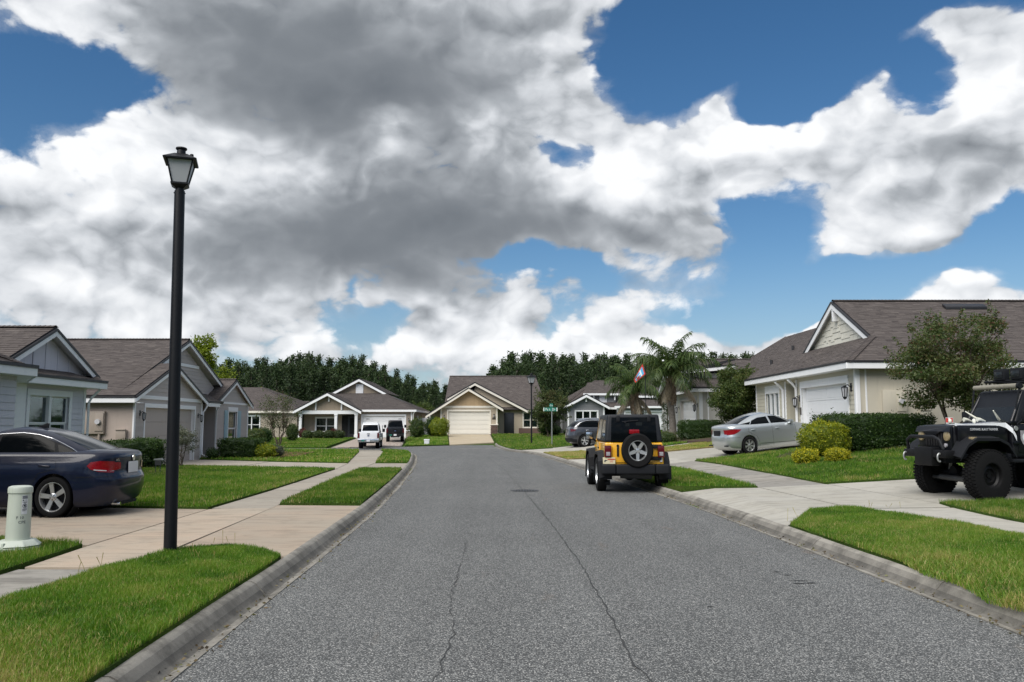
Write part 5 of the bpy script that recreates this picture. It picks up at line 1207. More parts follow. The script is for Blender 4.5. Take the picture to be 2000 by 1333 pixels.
class Car:
    """local axes: x forward, y left, z up; origin on the ground under the rear axle; kx, ky stretch the plan"""
    def __init__(s, name, label, loc, heading, kx=1, ky=1, kz=1, group=None, pitch=0):
        s.root = thing(name, label, 'car' if 'pickup' not in name else 'pickup truck', (0, 0, 0), 0, group)
        s.root.location = loc; s.root.rotation_euler = (0, -pitch, heading); s.k = (kx, ky, kz)
        s.shells = []
    def add(s, mb, name, mat, parent=None, **kw):
        mb.v = [(p[0] * s.k[0], p[1] * s.k[1], p[2] * s.k[2]) for p in mb.v]
        return mb.build(name, mat, parent or s.root, world=False, **kw)
    def cut(s, o, cyls):
        """wheel arches: (x, z, r, half depth)"""
        mb = MB()
        for x, z, r, y0, y1 in cyls:
            for sg in (1, -1):
                a, b = sorted((y0 * sg, y1 * sg)); mb.lathe([(r, a), (r, b)], (x, 0, z), 'Y', 48)
        mb.v = [(p[0] * s.k[0], p[1] * s.k[1], p[2] * s.k[2]) for p in mb.v]
        c = mb.build('cutter', M['plastic'], None); m = o.modifiers.new('b', 'BOOLEAN'); m.object = c; m.operation = 'DIFFERENCE'; m.solver = 'EXACT'
        loc, rot = s.root.location.copy(), s.root.rotation_euler.copy(); s.root.location = (0, 0, 0); s.root.rotation_euler = (0, 0, 0)
        bpy.context.view_layer.update(); dg = bpy.context.evaluated_depsgraph_get(); me = bpy.data.meshes.new_from_object(o.evaluated_get(dg)); me.name = o.name
        o.modifiers.clear(); o.data = me; me.shade_smooth(); me.set_sharp_from_angle(angle=R(38)); bpy.data.objects.remove(c); s.root.location = loc; s.root.rotation_euler = rot
    def side(s, f, outline, name, mat, sg=1, off=.004, parent=None, res=.05, **kw):
        """a convex patch on the flank; outline in (x, z); f(x, z) -> half width"""
        return s._patch(outline, lambda a, b: (a, sg * (f(a, b) + off), b), name, mat, parent, res, **kw)
    def end(s, f, outline, name, mat, eg=-1, off=.004, parent=None, res=.05, **kw):
        """a convex patch on the front or back; outline in (y, z); f(y, z) -> x"""
        return s._patch(outline, lambda a, b: (f(a, b) + eg * off, a, b), name, mat, parent, res, **kw)
    def _patch(s, outline, fn, name, mat, parent, res, rim=.012, **kw):
        bm = bmesh.new(); f = bm.faces.new([bm.verts.new((a, b, 0)) for a, b in outline])
        xs = [p[0] for p in outline]; ys = [p[1] for p in outline]
        cut_grid(bm, min(xs), max(xs), 0, res); cut_grid(bm, min(ys), max(ys), 1, res)
        bm.verts.ensure_lookup_table()
        for i, v in enumerate(bm.verts): v.index = i
        mb = MB(); vs = [fn(v.co.x, v.co.y) for v in bm.verts]; mb.mesh(vs, [tuple(v.index for v in f.verts) for f in bm.faces]); bm.free()
        return s.add(mb, name, mat, parent, smooth=60)
    def ribbon(s, pts, w, name, mat, parent=None, h=.004, n=6):
        mb = MB(); mb.tube(pts, w, n); return s.add(mb, name, mat, parent, smooth=60)
    def wheel(s, x, y, r, rw=.62, width=.22, style='five', rim_mat='alloy', steer=0, out=1, name='wheel', zc=None, face_off=.02, tread=False):
        wh = hold(name, s.root); zc = r if zc is None else zc; w2 = width / 2
        def tf(mb):
            a = steer; mb.v = [(x + p[0] * math.cos(a) - p[1] * math.sin(a), y + p[0] * math.sin(a) + p[1] * math.cos(a), zc + p[2]) for p in mb.v]; return mb
        rr = r * rw
        mb = MB(); mb.lathe([(rr * .97, -w2 * .86), (rr * 1.03, -w2 * .97), (r * .88, -w2 * 1.0), (r * .965, -w2 * .90), (r, -w2 * .66), (r, w2 * .66), (r * .965, w2 * .90), (r * .88, w2), (rr * 1.03, w2 * .97), (rr * .97, w2 * .86)], (0, 0, 0), 'Y', 48, cap=False)
        s.add(tf(mb), 'tyre', M['rubber'], wh, smooth=40)
        if tread:
            mb = MB()
            for j in range(44):
                a = 2 * math.pi * j / 44
                for q_, (ya, yb) in enumerate(((-.98, -.52), (-.46, -.04), (.04, .46), (.52, .98))):
                    aa = a + (.07 if q_ % 2 else 0); da = .095; rb = r * (1.012 if q_ in (1, 2) else 1.004)
                    ri = r * .95 if q_ in (0, 3) else r * .985
                    pts = [(rad * math.sin(ang), yy * w2, rad * math.cos(ang)) for rad in (ri, rb + .012) for ang, yy in ((aa, ya), (aa + da, ya + .04), (aa + da, yb), (aa, yb - .04))]
                    mb.mesh(pts, [(0, 1, 2, 3), (4, 7, 6, 5), (0, 4, 5, 1), (1, 5, 6, 2), (2, 6, 7, 3), (3, 7, 4, 0)])
            o = s.add(tf(mb), 'tread_blocks', M['rubber'], wh); o['kind'] = 'stuff'
        mb = MB(); yo = out * w2 * .93
        mb.lathe([(rr, -out * w2 * .8), (rr * .93, -out * w2 * .7), (rr * .92, yo * .75), (rr * .97, yo), (rr * 1.02, yo), (rr * 1.02, yo * .8)], (0, 0, 0), 'Y', 40, cap=False)
        mb.lathe([(rr * .9, -out * .02), (.01, -out * .02)], (0, 0, 0), 'Y', 24, cap=False, m=1)
        rm = [M[rim_mat], M['plastic']]
        n = {'five': 5, 'steel': 0, 'twin': 5, 'jeep': 5, 'turbine': 10}[style]
        ys = yo - out * face_off; hub = rr * .26
        def spoke(a0, wi, wo, r0, r1, yi, yo_, tk=.03):
            pts = []
            for rad, hw, yy in ((r0, wi, yi), (r1, wo, yo_)):
                for sg in (-1, 1):
                    for dd in (0, -out * tk):
                        px, pz = rad * math.sin(a0) + sg * hw * math.cos(a0), rad * math.cos(a0) - sg * hw * math.sin(a0)
                        pts.append((px, yy + dd, pz))
            mb.mesh(pts, [(0, 4, 6, 2), (1, 3, 7, 5), (0, 1, 5, 4), (2, 6, 7, 3), (0, 2, 3, 1), (4, 5, 7, 6)])
        if style == 'five':
            for j in range(5): spoke(2 * math.pi * j / 5 + .2, rr * .13, rr * .17, hub * .6, rr * .95, ys - out * .012, ys)
        elif style == 'jeep':
            for j in range(5): spoke(2 * math.pi * j / 5 + math.pi, rr * .20, rr * .15, hub * .5, rr * .95, ys, ys - out * .01)
        elif style == 'twin':
            for j in range(5):
                for da in (-.16, .16): spoke(2 * math.pi * j / 5 + da, rr * .09, rr * .10, hub * .7, rr * .95, ys - out * .01, ys)
        elif style == 'turbine':
            for j in range(7):
                spoke(2 * math.pi * j / 7, rr * .10, rr * .20, hub * .7, rr * .97, ys, ys)
        if style == 'steel':
            mb.lathe([(rr * .93, yo * .55), (rr * .80, yo * .30), (rr * .55, yo * .42), (rr * .50, yo * .10), (rr * .2, yo * .10), (rr * .2, yo * .3), (.001, yo * .3)], (0, 0, 0), 'Y', 32, cap=False)
            for j in range(5):
                a = 2 * math.pi * j / 5; mb.lathe([(.016, yo * .1), (.012, yo * .25), (.001, yo * .25)], (rr * .34 * math.sin(a), 0, rr * .34 * math.cos(a)), 'Y', 8, cap=False)
        else:
            mb.lathe([(hub, ys - out * .035), (hub, ys - out * .004), (hub * .82, ys + out * .004), (hub * .5, ys + out * .006), (hub * .45, ys + out * .014), (.001, ys + out * .016)], (0, 0, 0), 'Y', 24, cap=False)
            for j in range(5):
                a = 2 * math.pi * (j + .5) / 5; mb.lathe([(hub * .13, ys + out * .004), (hub * .13, ys + out * .012), (.001, ys + out * .012)], (hub * .72 * math.sin(a), 0, hub * .72 * math.cos(a)), 'Y', 8, cap=False, m=1)
        s.add(tf(mb), 'rim', rm, wh, smooth=35)
        return wh
    def arches(s, xs, z, r, y0, y1):
        for x in xs:
            for sg in (1, -1):
                mb = MB(); pr = [(r, y1 * sg), (r, y0 * sg), (.02, y0 * sg)]
                mb.lathe(pr, (x, 0, z), 'Y', 36, cap=False); s.add(mb, 'wheel_arch_liner', M['plastic'], smooth=40)
def seam(car, f, pts, name='panel_gap', sg=1, r=.004):
    """a dark shut line along the flank"""
    p = []
    for a, b in zip(pts[:-1], pts[1:]):
        k = max(2, int(math.dist(a, b) / .06))
        for j in range(k): x, z = a[0] + (b[0] - a[0]) * j / k, a[1] + (b[1] - a[1]) * j / k; p.append((x, sg * (f(x, z) + .0005), z))
    x, z = pts[-1]; p.append((x, sg * (f(x, z) + .0005), z)); mb = MB(); mb.tube(p, r, 4); return car.add(mb, name, M['interior'])
def plate(car, x, y, z, w, h, mat, name='licence_plate', eg=-1):
    mb = MB(); mb.box((x - .006, y - w / 2, z - h / 2), (x + .006, y + w / 2, z + h / 2)); return car.add(mb, name, M[mat], bevel=.004, seg=1)
def letters(car, body, size, fn, name, mat, parent=None):
    vs, fs = text_mesh(body, size); mb = MB(); mb.mesh([fn(p[0], p[1]) for p in vs], fs); return car.add(mb, name, M[mat], parent, fix=False)

# --- navy sedan on the left driveway
def sedan_navy():
    c = Car('parked_car', 'dark navy sedan parked on the driveway at the left edge, tail toward the street', (-7.62, 14.55, .128), math.pi + R(3), .875, .96, 1.0)
    lo = Shell([(.16, -.90, 3.45, .80), (.24, -1.03, 3.62, .875), (.36, -1.09, 3.72, .905), (.52, -1.12, 3.76, .915), (.62, -1.12, 3.75, .912), (.68, -1.075, 3.70, .917), (.78, -1.05, 3.62, .908), (.88, -1.055, 3.38, .893),
                (.96, -1.06, 2.95, .868), (1.01, -1.045, 2.55, .845), (1.05, -1.00, 2.2, .81), (1.08, -.92, 1.9, .74), (1.10, -.75, 1.6, .6)], 13, 6, 2.7)
    up = Shell([(.90, -.98, 2.45, .845), (.96, -.93, 2.36, .825), (1.02, -.84, 2.24, .80), (1.08, -.70, 2.10, .772), (1.16, -.47, 1.95, .735), (1.25, -.21, 1.76, .69), (1.34, .07, 1.54, .64), (1.41, .34, 1.32, .585), (1.455, .60, 1.12, .50), (1.480, .80, .98, .36), (1.487, .88, .92, .2)], 6, 6, 2.5)
    b = c.add(lo.mesh(levels(.16, 1.10, 26)), 'body', M['navy'], smooth=40)
    ax = (0, 2.80); c.cut(b, [(x, .335, .385, .60, 1.2) for x in ax])
    for x in ax: c.arches([x], .335, .40, .58, .86)
    cab = c.add(up.mesh(np.concatenate([levels(.90, 1.40, 15)[:-1], levels(1.40, 1.487, 8, 2)])), 'roof', M['navy'], smooth=50)
    for sg in (1, -1):
        c.side(up.y, [(-.42, .985), (2.14, .985), (1.86, 1.17), (1.56, 1.325), (1.15, 1.355), (.75, 1.372), (.42, 1.342), (.04, 1.215), (-.28, 1.09)], 'pillar_trim', M['interior'], sg, .003)
        for nm, pts in (('rear_door_glass', [(.02, .985), (1.17, .985), (1.12, 1.335), (.72, 1.365), (.40, 1.335), (.12, 1.22)]), ('quarter_glass', [(-.40, 1.0), (-.06, .985), (.05, 1.19), (-.02, 1.18), (-.22, 1.10)]), ('front_door_glass', [(1.25, .985), (2.12, .99), (1.85, 1.15), (1.55, 1.31), (1.20, 1.34)])):
            c.side(up.y, pts, nm, M['car_glass'], sg, .006)
        rail = [(-.44, .99), (-.42, 1.02), (-.24, 1.115), (-.02, 1.21), (.2, 1.295), (.45, 1.355), (.75, 1.385), (1.15, 1.365), (1.55, 1.325), (1.9, 1.14), (2.15, .985)]
        mb = MB(); P_ = []
        for a, bb in zip(rail[:-1], rail[1:]):
            for j in range(5): x, z = a[0] + (bb[0] - a[0]) * j / 5, a[1] + (bb[1] - a[1]) * j / 5; P_.append((x, sg * (up.y(x, z) + .006), z))
        mb.tube(P_, .009, 6); c.add(mb, 'chrome_moulding', M['chrome'], smooth=60)
        mb = MB(); mb.tube([(x, sg * (up.y(x, .968) + .012), .968) for x in np.linspace(-.46, 2.2, 30)], .009, 6); c.add(mb, 'belt_moulding', M['chrome'], smooth=60)
        seam(c, lo.y, [(-.02, .93), (-.04, .80), (.28, .72), (.42, .5), (.44, .22)], sg=sg); seam(c, lo.y, [(1.20, .95), (1.20, .25)], sg=sg); seam(c, lo.y, [(2.22, .94), (2.25, .5), (2.2, .25)], sg=sg)
        seam(c, lo.y, [(-.42, .655), (-.75, .66), (-1.0, .655)], sg=sg)
        for x in (.18, 1.42):
            mb = MB(); mb.tube([(x - .10, sg * (lo.y(x, .84) + .012), .835), (x, sg * (lo.y(x, .84) + .035), .845), (x + .10, sg * (lo.y(x, .84) + .012), .85)], .016, 6); c.add(mb, 'door_handle', M['navy'], smooth=60)
        mb = MB(); mb.box((1.95, .9 * sg - .12, 1.0), (2.12, .9 * sg + .12, 1.14)); c.add(mb, 'door_mirror', M['navy'], bevel=.04)
        # tail lamp wraps the corner
        ql = lo.y
        c.side(ql, [(-.60, .84), (-.66, .785), (-.80, .742), (-.985, .720), (-.985, .905), (-.80, .920), (-.66, .900)], 'tail_light', M['red_lens'], sg, .012)
        c.end(lambda y, z: lo.x(y, z, -1), [(sg * .44, .775), (sg * .82, .735), (sg * .82, .895), (sg * .46, .885)][::(1 if sg > 0 else -1)], 'tail_light', M['red_lens'], -1, .012)
        c.side(ql, [(-.72, .768), (-.985, .742), (-.985, .756), (-.72, .782)], 'reverse_light', M['clear_lens'], sg, .016)
        for x in (0, 2.8): c.wheel(x, sg * .80, .335, .72, .225, 'five', 'alloy', out=sg)
    rx = lambda y, z: up.x(y, z, -1)
    c.end(rx, [(-.60, 1.09), (.60, 1.09), (.50, 1.30), (.42, 1.39), (-.42, 1.39), (-.50, 1.30)], 'rear_window', M['car_glass_mid'], -1, .006)
    c.end(lambda y, z: up.x(y, z, 1), [(-.68, 1.02), (.68, 1.02), (.5, 1.38), (-.5, 1.38)], 'windscreen', M['car_glass'], 1, .006)
    bx = lambda y, z: lo.x(y, z, -1)
    plate(c, -1.075, 0, .79, .42, .19, 'label_white')
    mb = MB(); mb.lathe([(.055, -.012), (.055, 0), (.045, .004), (.001, .004)], (bx(0, .94) - .012, 0, .945), 'X', 20); c.add(mb, 'badge', M['chrome'], smooth=40)
    letters(c, 'PASSAT', .06, lambda a, b: (bx(.52, .925) - .006, .52 - a, .925 + b), 'lettering', 'chrome')
    mb = MB(); mb.prism([(.62, -.012, 1.462), (.84, -.012, 1.482), (.66, -.012, 1.55), (.61, -.012, 1.545)], (0, .024, 0)); c.add(mb, 'roof_antenna', M['plastic'], bevel=.006)
    mb = MB(); mb.box((-.98, -.45, .15), (-.8, .45, .21)); c.add(mb, 'lower_valance', M['plastic'], bevel=.02)
    mb = MB()
    mb.tube([(-1.06, .45, .19), (-.9, .45, .19)], .03, 10); c.add(mb, 'exhaust_tip', M['chrome'], smooth=50)
    mb = MB(); mb.box((-.6, -.6, .17), (3.3, .6, .3)); c.add(mb, 'underbody', M['plastic'])
    return c
sedan_navy()

# --- silver sedan on the right driveway
def sedan_silver():
    x0, y0 = W(1463, 887, 29.3)[:2]
    hd = R(13); c = Car('parked_car', 'silver sedan parked on the driveway of the cream house beside yellow bushes', (x0 - .7 * math.sin(hd) * 1.0, y0 + .7 * math.cos(hd), zg(x0, y0) - .0), hd, .88, .95, 1.0, pitch=R(4.2))
    lo = Shell([(.16, -.72, 3.30, .77), (.24, -.86, 3.45, .84), (.36, -.93, 3.52, .868), (.52, -.96, 3.55, .875), (.64, -.95, 3.52, .873), (.76, -.91, 3.42, .872), (.86, -.90, 3.15, .862), (.94, -.91, 2.75, .845), (1.00, -.90, 2.45, .815), (1.04, -.84, 2.25, .77), (1.07, -.70, 2.0, .68), (1.09, -.5, 1.8, .55)], 11, 6, 2.7)
    up = Shell([(.86, -.80, 2.62, .815), (.94, -.74, 2.52, .80), (1.0, -.64, 2.38, .78), (1.06, -.50, 2.22, .755), (1.14, -.28, 2.0, .715), (1.22, -.04, 1.78, .67), (1.30, .22, 1.52, .615), (1.36, .47, 1.30, .55), (1.405, .72, 1.08, .45), (1.428, .86, .98, .32), (1.435, .92, .95, .18)], 6, 6, 2.5)
    b = c.add(lo.mesh(levels(.16, 1.09, 26)), 'body', M['silver'], smooth=40); c.cut(b, [(x, .318, .365, .58, 1.2) for x in (0, 2.67)])
    for x in (0, 2.67): c.arches([x], .318, .38, .55, .82)
    c.add(up.mesh(np.concatenate([levels(.86, 1.36, 15)[:-1], levels(1.36, 1.435, 7, 2)])), 'roof', M['silver'], smooth=50)
    for sg in (1, -1):
        for nm, pts in (('rear_door_glass', [(.10, .965), (1.02, .965), (.96, 1.285), (.55, 1.26), (.26, 1.17)]), ('quarter_glass', [(-.32, 1.06), (-.22, .98), (.06, .965), (.20, 1.14)]), ('front_door_glass', [(1.10, .965), (2.02, .965), (1.72, 1.14), (1.36, 1.285), (1.04, 1.30)])):
            c.side(up.y, pts, nm, M['car_glass'], sg, .006)
        seam(c, lo.y, [(.02, .93), (-.02, .80), (.36, .62), (.45, .42), (.46, .24)], sg=sg); seam(c, lo.y, [(1.06, .94), (1.08, .24)], sg=sg); seam(c, lo.y, [(2.10, .93), (2.14, .5), (2.10, .24)], sg=sg); seam(c, lo.y, [(.5, .36), (2.05, .34)], sg=sg, r=.008); seam(c, lo.y, [(-.38, .62), (-.85, .62)], sg=sg)
        for x in (.20, 1.28):
            mb = MB(); mb.tube([(x - .09, sg * (lo.y(x, .84) + .012), .845), (x, sg * (lo.y(x, .84) + .034), .852), (x + .09, sg * (lo.y(x, .84) + .012), .857)], .016, 6); c.add(mb, 'door_handle', M['silver'], smooth=60)
        mb = MB(); mb.box((1.80, .90 * sg - .10, .98), (1.98, .90 * sg + .10, 1.12)); c.add(mb, 'door_mirror', M['silver'], bevel=.04)
        mb = MB(); mb.box((1.86, .78 * sg - .06, .955), (1.96, .78 * sg + .06, .995)); c.add(mb, 'mirror_stalk', M['plastic'])
        c.side(lo.y, [(-.30, .90), (-.42, .82), (-.62, .74), (-.83, .72), (-.83, .90), (-.60, .925)], 'tail_light', M['red_lens'], sg, .012)
        c.end(lambda y, z: lo.x(y, z, -1), [(sg * .50, .75), (sg * .76, .73), (sg * .76, .90), (sg * .46, .90)][::(1 if sg > 0 else -1)], 'tail_light', M['red_lens'], -1, .012)
        for x in (0, 2.67): c.wheel(x, sg * .77, .318, .66, .205, 'turbine', 'alloy', out=sg)
    c.end(lambda y, z: up.x(y, z, -1), [(-.58, 1.07), (.58, 1.07), (.46, 1.30), (.40, 1.35), (-.40, 1.35), (-.46, 1.30)], 'rear_window', M['car_glass'], -1, .006)
    c.end(lambda y, z: up.x(y, z, 1), [(-.66, 1.0), (.66, 1.0), (.48, 1.34), (-.48, 1.34)], 'windscreen', M['car_glass'], 1, .006)
    plate(c, -.925, 0, .78, .32, .16, 'label_white'); mb = MB(); mb.box((-.935, -.24, .69), (-.90, .24, .88)); c.add(mb, 'plate_recess', M['plastic'], bevel=.01)
    for sg in (1, -1): mb = MB(); mb.box((-.93, sg * .62 - .12, .32), (-.86, sg * .62 + .12, .36)); c.add(mb, 'reflector', M['plastic'], bevel=.01)
    mb = MB(); mb.box((-.5, -.55, .17), (3.1, .55, .3)); c.add(mb, 'underbody', M['plastic'])
    return c
sedan_silver()

# --- charcoal SUV beyond the yellow one
def suv():
    x0, y0 = W(1141, 876, 48.5)[:2]; hd = R(10)
    c = Car('parked_car', 'charcoal grey SUV with chrome window line parked beyond the yellow off-roader', (x0 - .75 * math.sin(hd), y0 + .75 * math.cos(hd), zg(x0, y0) - .02), hd, .90, .95, 1.0)
    lo = Shell([(.22, -.72, 3.55, .82), (.32, -.90, 3.72, .90), (.5, -.98, 3.80, .945), (.66, -.99, 3.80, .955), (.82, -.95, 3.72, .955), (.95, -.92, 3.45, .945), (1.05, -.90, 3.0, .925), (1.12, -.86, 2.6, .90), (1.17, -.7, 2.4, .8)], 11, 6, 2.8)
    up = Shell([(1.0, -.90, 2.65, .89), (1.12, -.86, 2.50, .875), (1.25, -.74, 2.25, .845), (1.38, -.58, 2.0, .80), (1.50, -.38, 1.75, .745), (1.60, -.10, 1.48, .66), (1.66, .25, 1.2, .54), (1.69, .55, 1.0, .3)], 9, 6, 2.7)
    b = c.add(lo.mesh(levels(.22, 1.17, 24)), 'body', M['grey_paint'], smooth=40); c.cut(b, [(x, .37, .43, .6, 1.3) for x in (0, 2.85)])
    for x in (0, 2.85): c.arches([x], .37, .44, .6, .9)
    c.add(up.mesh(np.concatenate([levels(1.0, 1.58, 14)[:-1], levels(1.58, 1.69, 7, 2)])), 'roof', M['grey_paint'], smooth=50)
    for sg in (1, -1):
        c.side(up.y, [(-.50, 1.18), (.98, 1.16), (.94, 1.545), (.2, 1.53), (-.2, 1.42)], 'rear_side_glass', M['car_glass'], sg, .006); c.side(up.y, [(1.06, 1.16), (2.15, 1.16), (1.8, 1.42), (1.5, 1.53), (1.02, 1.545)], 'front_door_glass', M['car_glass'], sg, .006)
        rail = [(-.62, 1.15), (-.52, 1.24), (-.25, 1.42), (.1, 1.55), (.6, 1.585), (1.1, 1.575), (1.6, 1.5)]; P_ = []
        for a, bb in zip(rail[:-1], rail[1:]):
            for j in range(5): x, z = a[0] + (bb[0] - a[0]) * j / 5, a[1] + (bb[1] - a[1]) * j / 5; P_.append((x, sg * (up.y(x, z) + .006), z))
        mb = MB(); mb.tube(P_, .022, 6); c.add(mb, 'chrome_moulding', M['chrome'], smooth=60)
        mb = MB(); mb.tube([(x, sg * .60, 1.64 + .06 * math.sin((x + .1) / 1.7 * math.pi)) for x in np.linspace(-.1, 1.6, 14)], .018, 6); c.add(mb, 'roof_rail', M['chrome'], smooth=60)
        seam(c, lo.y, [(.0, 1.1), (-.05, .9), (.4, .7), (.48, .3)], sg=sg); seam(c, lo.y, [(1.05, 1.1), (1.06, .32)], sg=sg)
        mb = MB(); mb.tube([(.08, sg * (lo.y(.15, 1.0) + .012), 1.0), (.18, sg * (lo.y(.15, 1.0) + .035), 1.005), (.28, sg * (lo.y(.15, 1.0) + .012), 1.01)], .016, 6); c.add(mb, 'door_handle', M['chrome'], smooth=60)
        c.side(lo.y, [(-.55, 1.04), (-.62, .95), (-.86, .90), (-.86, 1.06)], 'tail_light', M['dark_red_lens'], sg, .012)
        for x in (0, 2.85): c.wheel(x, sg * .83, .37, .66, .24, 'twin', 'alloy', out=sg)
        c.side(lo.y, [(-.88, .26), (-.46, .26), (-.50, .46), (-.9, .50)], 'lower_cladding', M['plastic'], sg, .01)
    c.end(lambda y, z: up.x(y, z, -1), [(-.7, 1.2), (.7, 1.2), (.58, 1.5), (-.58, 1.5)], 'rear_window', M['car_glass'], -1, .006)
    c.end(lambda y, z: lo.x(y, z, -1), [(-.8, .30), (.8, .30), (.8, .52), (-.8, .52)], 'bumper_cladding', M['plastic'], -1, .012)
    mb = MB(); mb.box((-.6, -.6, .2), (3.3, .6, .34)); c.add(mb, 'underbody', M['plastic'])
    return c
suv()

# --- square off-roader, used for the yellow and (raised, re-trimmed) black one
def bx(c, a, b, name, mat, parent=None, bev=.015, fn=None, seg=2):
    mb = MB(); mb.box(a, b)
    if fn: mb.v = [fn(*p) for p in mb.v]
    return c.add(mb, name, M[mat], parent, bevel=bev, seg=seg)
def offroader(c, col, lift=0.0, tr=.405, tw=.25, style='jeep', rim_mat='alloy', steer=0.0, black=False):
    L = lift
    t_ = lambda z: z + L
    # tub: side with arch cut, tapering forward hood
    zb, zt_ = t_(.52), t_(1.17)
    def taper(x, y, z): k = 1 - .10 * max(0, (z - zb) / .65) * .35; return (x, y * k, z)
    mb = MB(); mb.box((-.60, -.775, zb), (1.70, .775, zt_)); mb.v = [taper(*p) for p in mb.v]; tub = c.add(mb, 'tub', M[col], bevel=.05, seg=3)
    c.cut(tub, [(0, tr + L * .25, tr + .14, .52, 1.2)])
    # hood and front clip
    def hood(x, y, z): k = 1 - .16 * (x - 1.7) / 1.25; return (x, y * k, z - (.06 * (x - 1.7) / 1.25 if z > t_(.9) else 0))
    bx(c, (1.70, -.66, t_(.55)), (2.95, .66, t_(1.20)), 'hood', col, None, .05, hood, 3)
    bx(c, (2.95, -.56, t_(.60)), (3.02, .56, t_(1.13)), 'grille_panel', col, None, .025)
    for i in range(7):
        y = (i - 3) * .088; bx(c, (3.02, y - .022, t_(.74)), (3.035, y + .022, t_(1.04)), 'grille_slot', 'interior', None, .008)
    for sg in (1, -1):
        mb = MB(); mb.lathe([(.10, 0), (.10, .03), (.09, .05), (.001, .06)], (3.0, sg * .44, t_(.93)), 'X', 20, cap=False); c.add(mb, 'headlight', M['amber_lens' if black else 'clear_lens'], smooth=50)
        # cowl and windscreen pillars
        bx(c, (1.55, sg * .70 - .06, t_(1.15)), (1.72, sg * .70 + .06, t_(1.22)), 'cowl_corner', col, None, .02)
        mb = MB(); mb.tube([(1.66, sg * .70, t_(1.18)), (1.30, sg * .63, t_(1.77))], .045, 8); c.add(mb, 'windscreen_pillar', M[col], smooth=50)
    mb = MB(); mb.mesh([(1.66, -.68, t_(1.20)), (1.66, .68, t_(1.20)), (1.31, .61, t_(1.75)), (1.31, -.61, t_(1.75))], [(0, 1, 2, 3)]); c.add(mb, 'windscreen', M['car_glass_mid'])
    # hardtop
    def ht(x, y, z): f = max(0, (z - t_(1.17)) / .66); return (x + (.075 * f if x < 0 else -.0 - .30 * f), y * (1 - .105 * f), z)
    mb = MB(); mb.box((-.595, -.745, t_(1.175)), (1.62, .745, t_(1.83))); mb.v = [ht(*p) for p in mb.v]; c.add(mb, 'hardtop', M['hardtop'], bevel=.055, seg=3)
    for sg in (1, -1):
        def sd(x, z): return ht(x, sg * .745, z)
        for nm, pts in (('side_window', [(-.42, 1.25), (.46, 1.25), (.46, 1.70), (-.34, 1.70)]), ('door_window', [(.62, 1.24), (1.50, 1.24), (1.24, 1.72), (.62, 1.72)])):
            mb = MB(); mb.poly([(q_[0], q_[1] + sg * .006, q_[2]) for q_ in (sd(x, t_(z)) for x, z in pts)]); c.add(mb, nm, M['car_glass_mid'])
        # door
        mb = MB(); mb.prism([(.58, sg * .762, t_(.62)), (1.58, sg * .762, t_(.62)), (1.58, sg * .752, t_(1.16)), (.58, sg * .752, t_(1.16))], (0, sg * .022, 0)); dr = c.add(mb, 'door', M[col], bevel=.012)
        bx(c, (.66, sg * .785 - .015, t_(1.0)), (.84, sg * .785 + .015, t_(1.04)), 'door_handle', 'plastic', dr, .01)
        for z in (.78, 1.02): bx(c, (1.56, sg * .785 - .012, t_(z)), (1.70, sg * .785 + .012, t_(z + .05)), 'hinge', col, dr, .006)
        # mirrors
        mb = MB(); mb.box((1.44, sg * .96 - .11, t_(1.20)), (1.53, sg * .96 + .11, t_(1.42))); mr = c.add(mb, 'door_mirror', M['plastic'], bevel=.03)
        mb = MB(); mb.box((1.425, sg * .96 - .09, t_(1.225)), (1.438, sg * .96 + .09, t_(1.395))); c.add(mb, 'mirror_glass', M['chrome'], mr, bevel=.005)
        mb = MB(); mb.tube([(1.50, sg * .87, t_(1.24)), (1.55, sg * .76, t_(1.16))], .025, 6); c.add(mb, 'mirror_arm', M['plastic'], mr)
        # flares: trapezoid arches
        def flare(x0, r, nm, y_in, y_out):
            mb = MB(); zc = tr + L * .2
            if black: prof = [(-r * 1.0, zc + .34), (-r * .72, zc + r * .92), (-r * .4, zc + r * 1.06), (r * .45, zc + r * 1.06), (r * .8, zc + r * .88), (r * 1.12, zc + .30)]
            else: prof = [(-r * 1.12, zc - .06), (-r * 1.02, zc + r * .62), (-r * .62, zc + r * 1.0), (r * .62, zc + r * 1.0), (r * 1.05, zc + r * .62), (r * 1.32, zc - .16)]
            n = len(prof); vs = []
            for (x, z) in prof:
                vs += [(x0 + x, sg * y_in, z + .03), (x0 + x, sg * y_out, z - .02), (x0 + x, sg * y_out, z - .075), (x0 + x, sg * (y_out - .03), z - .08)]
            mb.mesh(vs, [(4 * i + j, 4 * i + j + 1, 4 * i + j + 5, 4 * i + j + 4) for i in range(n - 1) for j in range(3)]); return c.add(mb, nm, M['plastic'], smooth=30, bevel=.0)
        flare(0, tr + .14, 'fender_flare', .74, .925 + (.06 if black else 0)); flare(2.42, tr + .15, 'fender_flare', .60, .925 + (.06 if black else 0))
        bx(c, (.58, sg * .80 - .10, t_(.44)), (1.82, sg * .80 + .10, t_(.50)), 'side_step', 'plastic', None, .02)
        # inner wings
        bx(c, (1.72, sg * .62 - .06, t_(.62)), (2.95, sg * .62 + .04, t_(1.02)), 'inner_wing', col if not black else 'plastic', None, .02, hood)
        for x, st in ((0, 0), (2.42, steer)): c.wheel(x, sg * (.80 + (.05 if black else 0)), tr, .58 if not black else .50, tw, style, rim_mat, out=sg, steer=st, tread=black, face_off=.03)
    # chassis
    for sg in (1, -1): bx(c, (-.8, sg * .40 - .06, t_(.42)), (3.1, sg * .40 + .06, t_(.56)), 'frame_rail', 'plastic', None, .01)
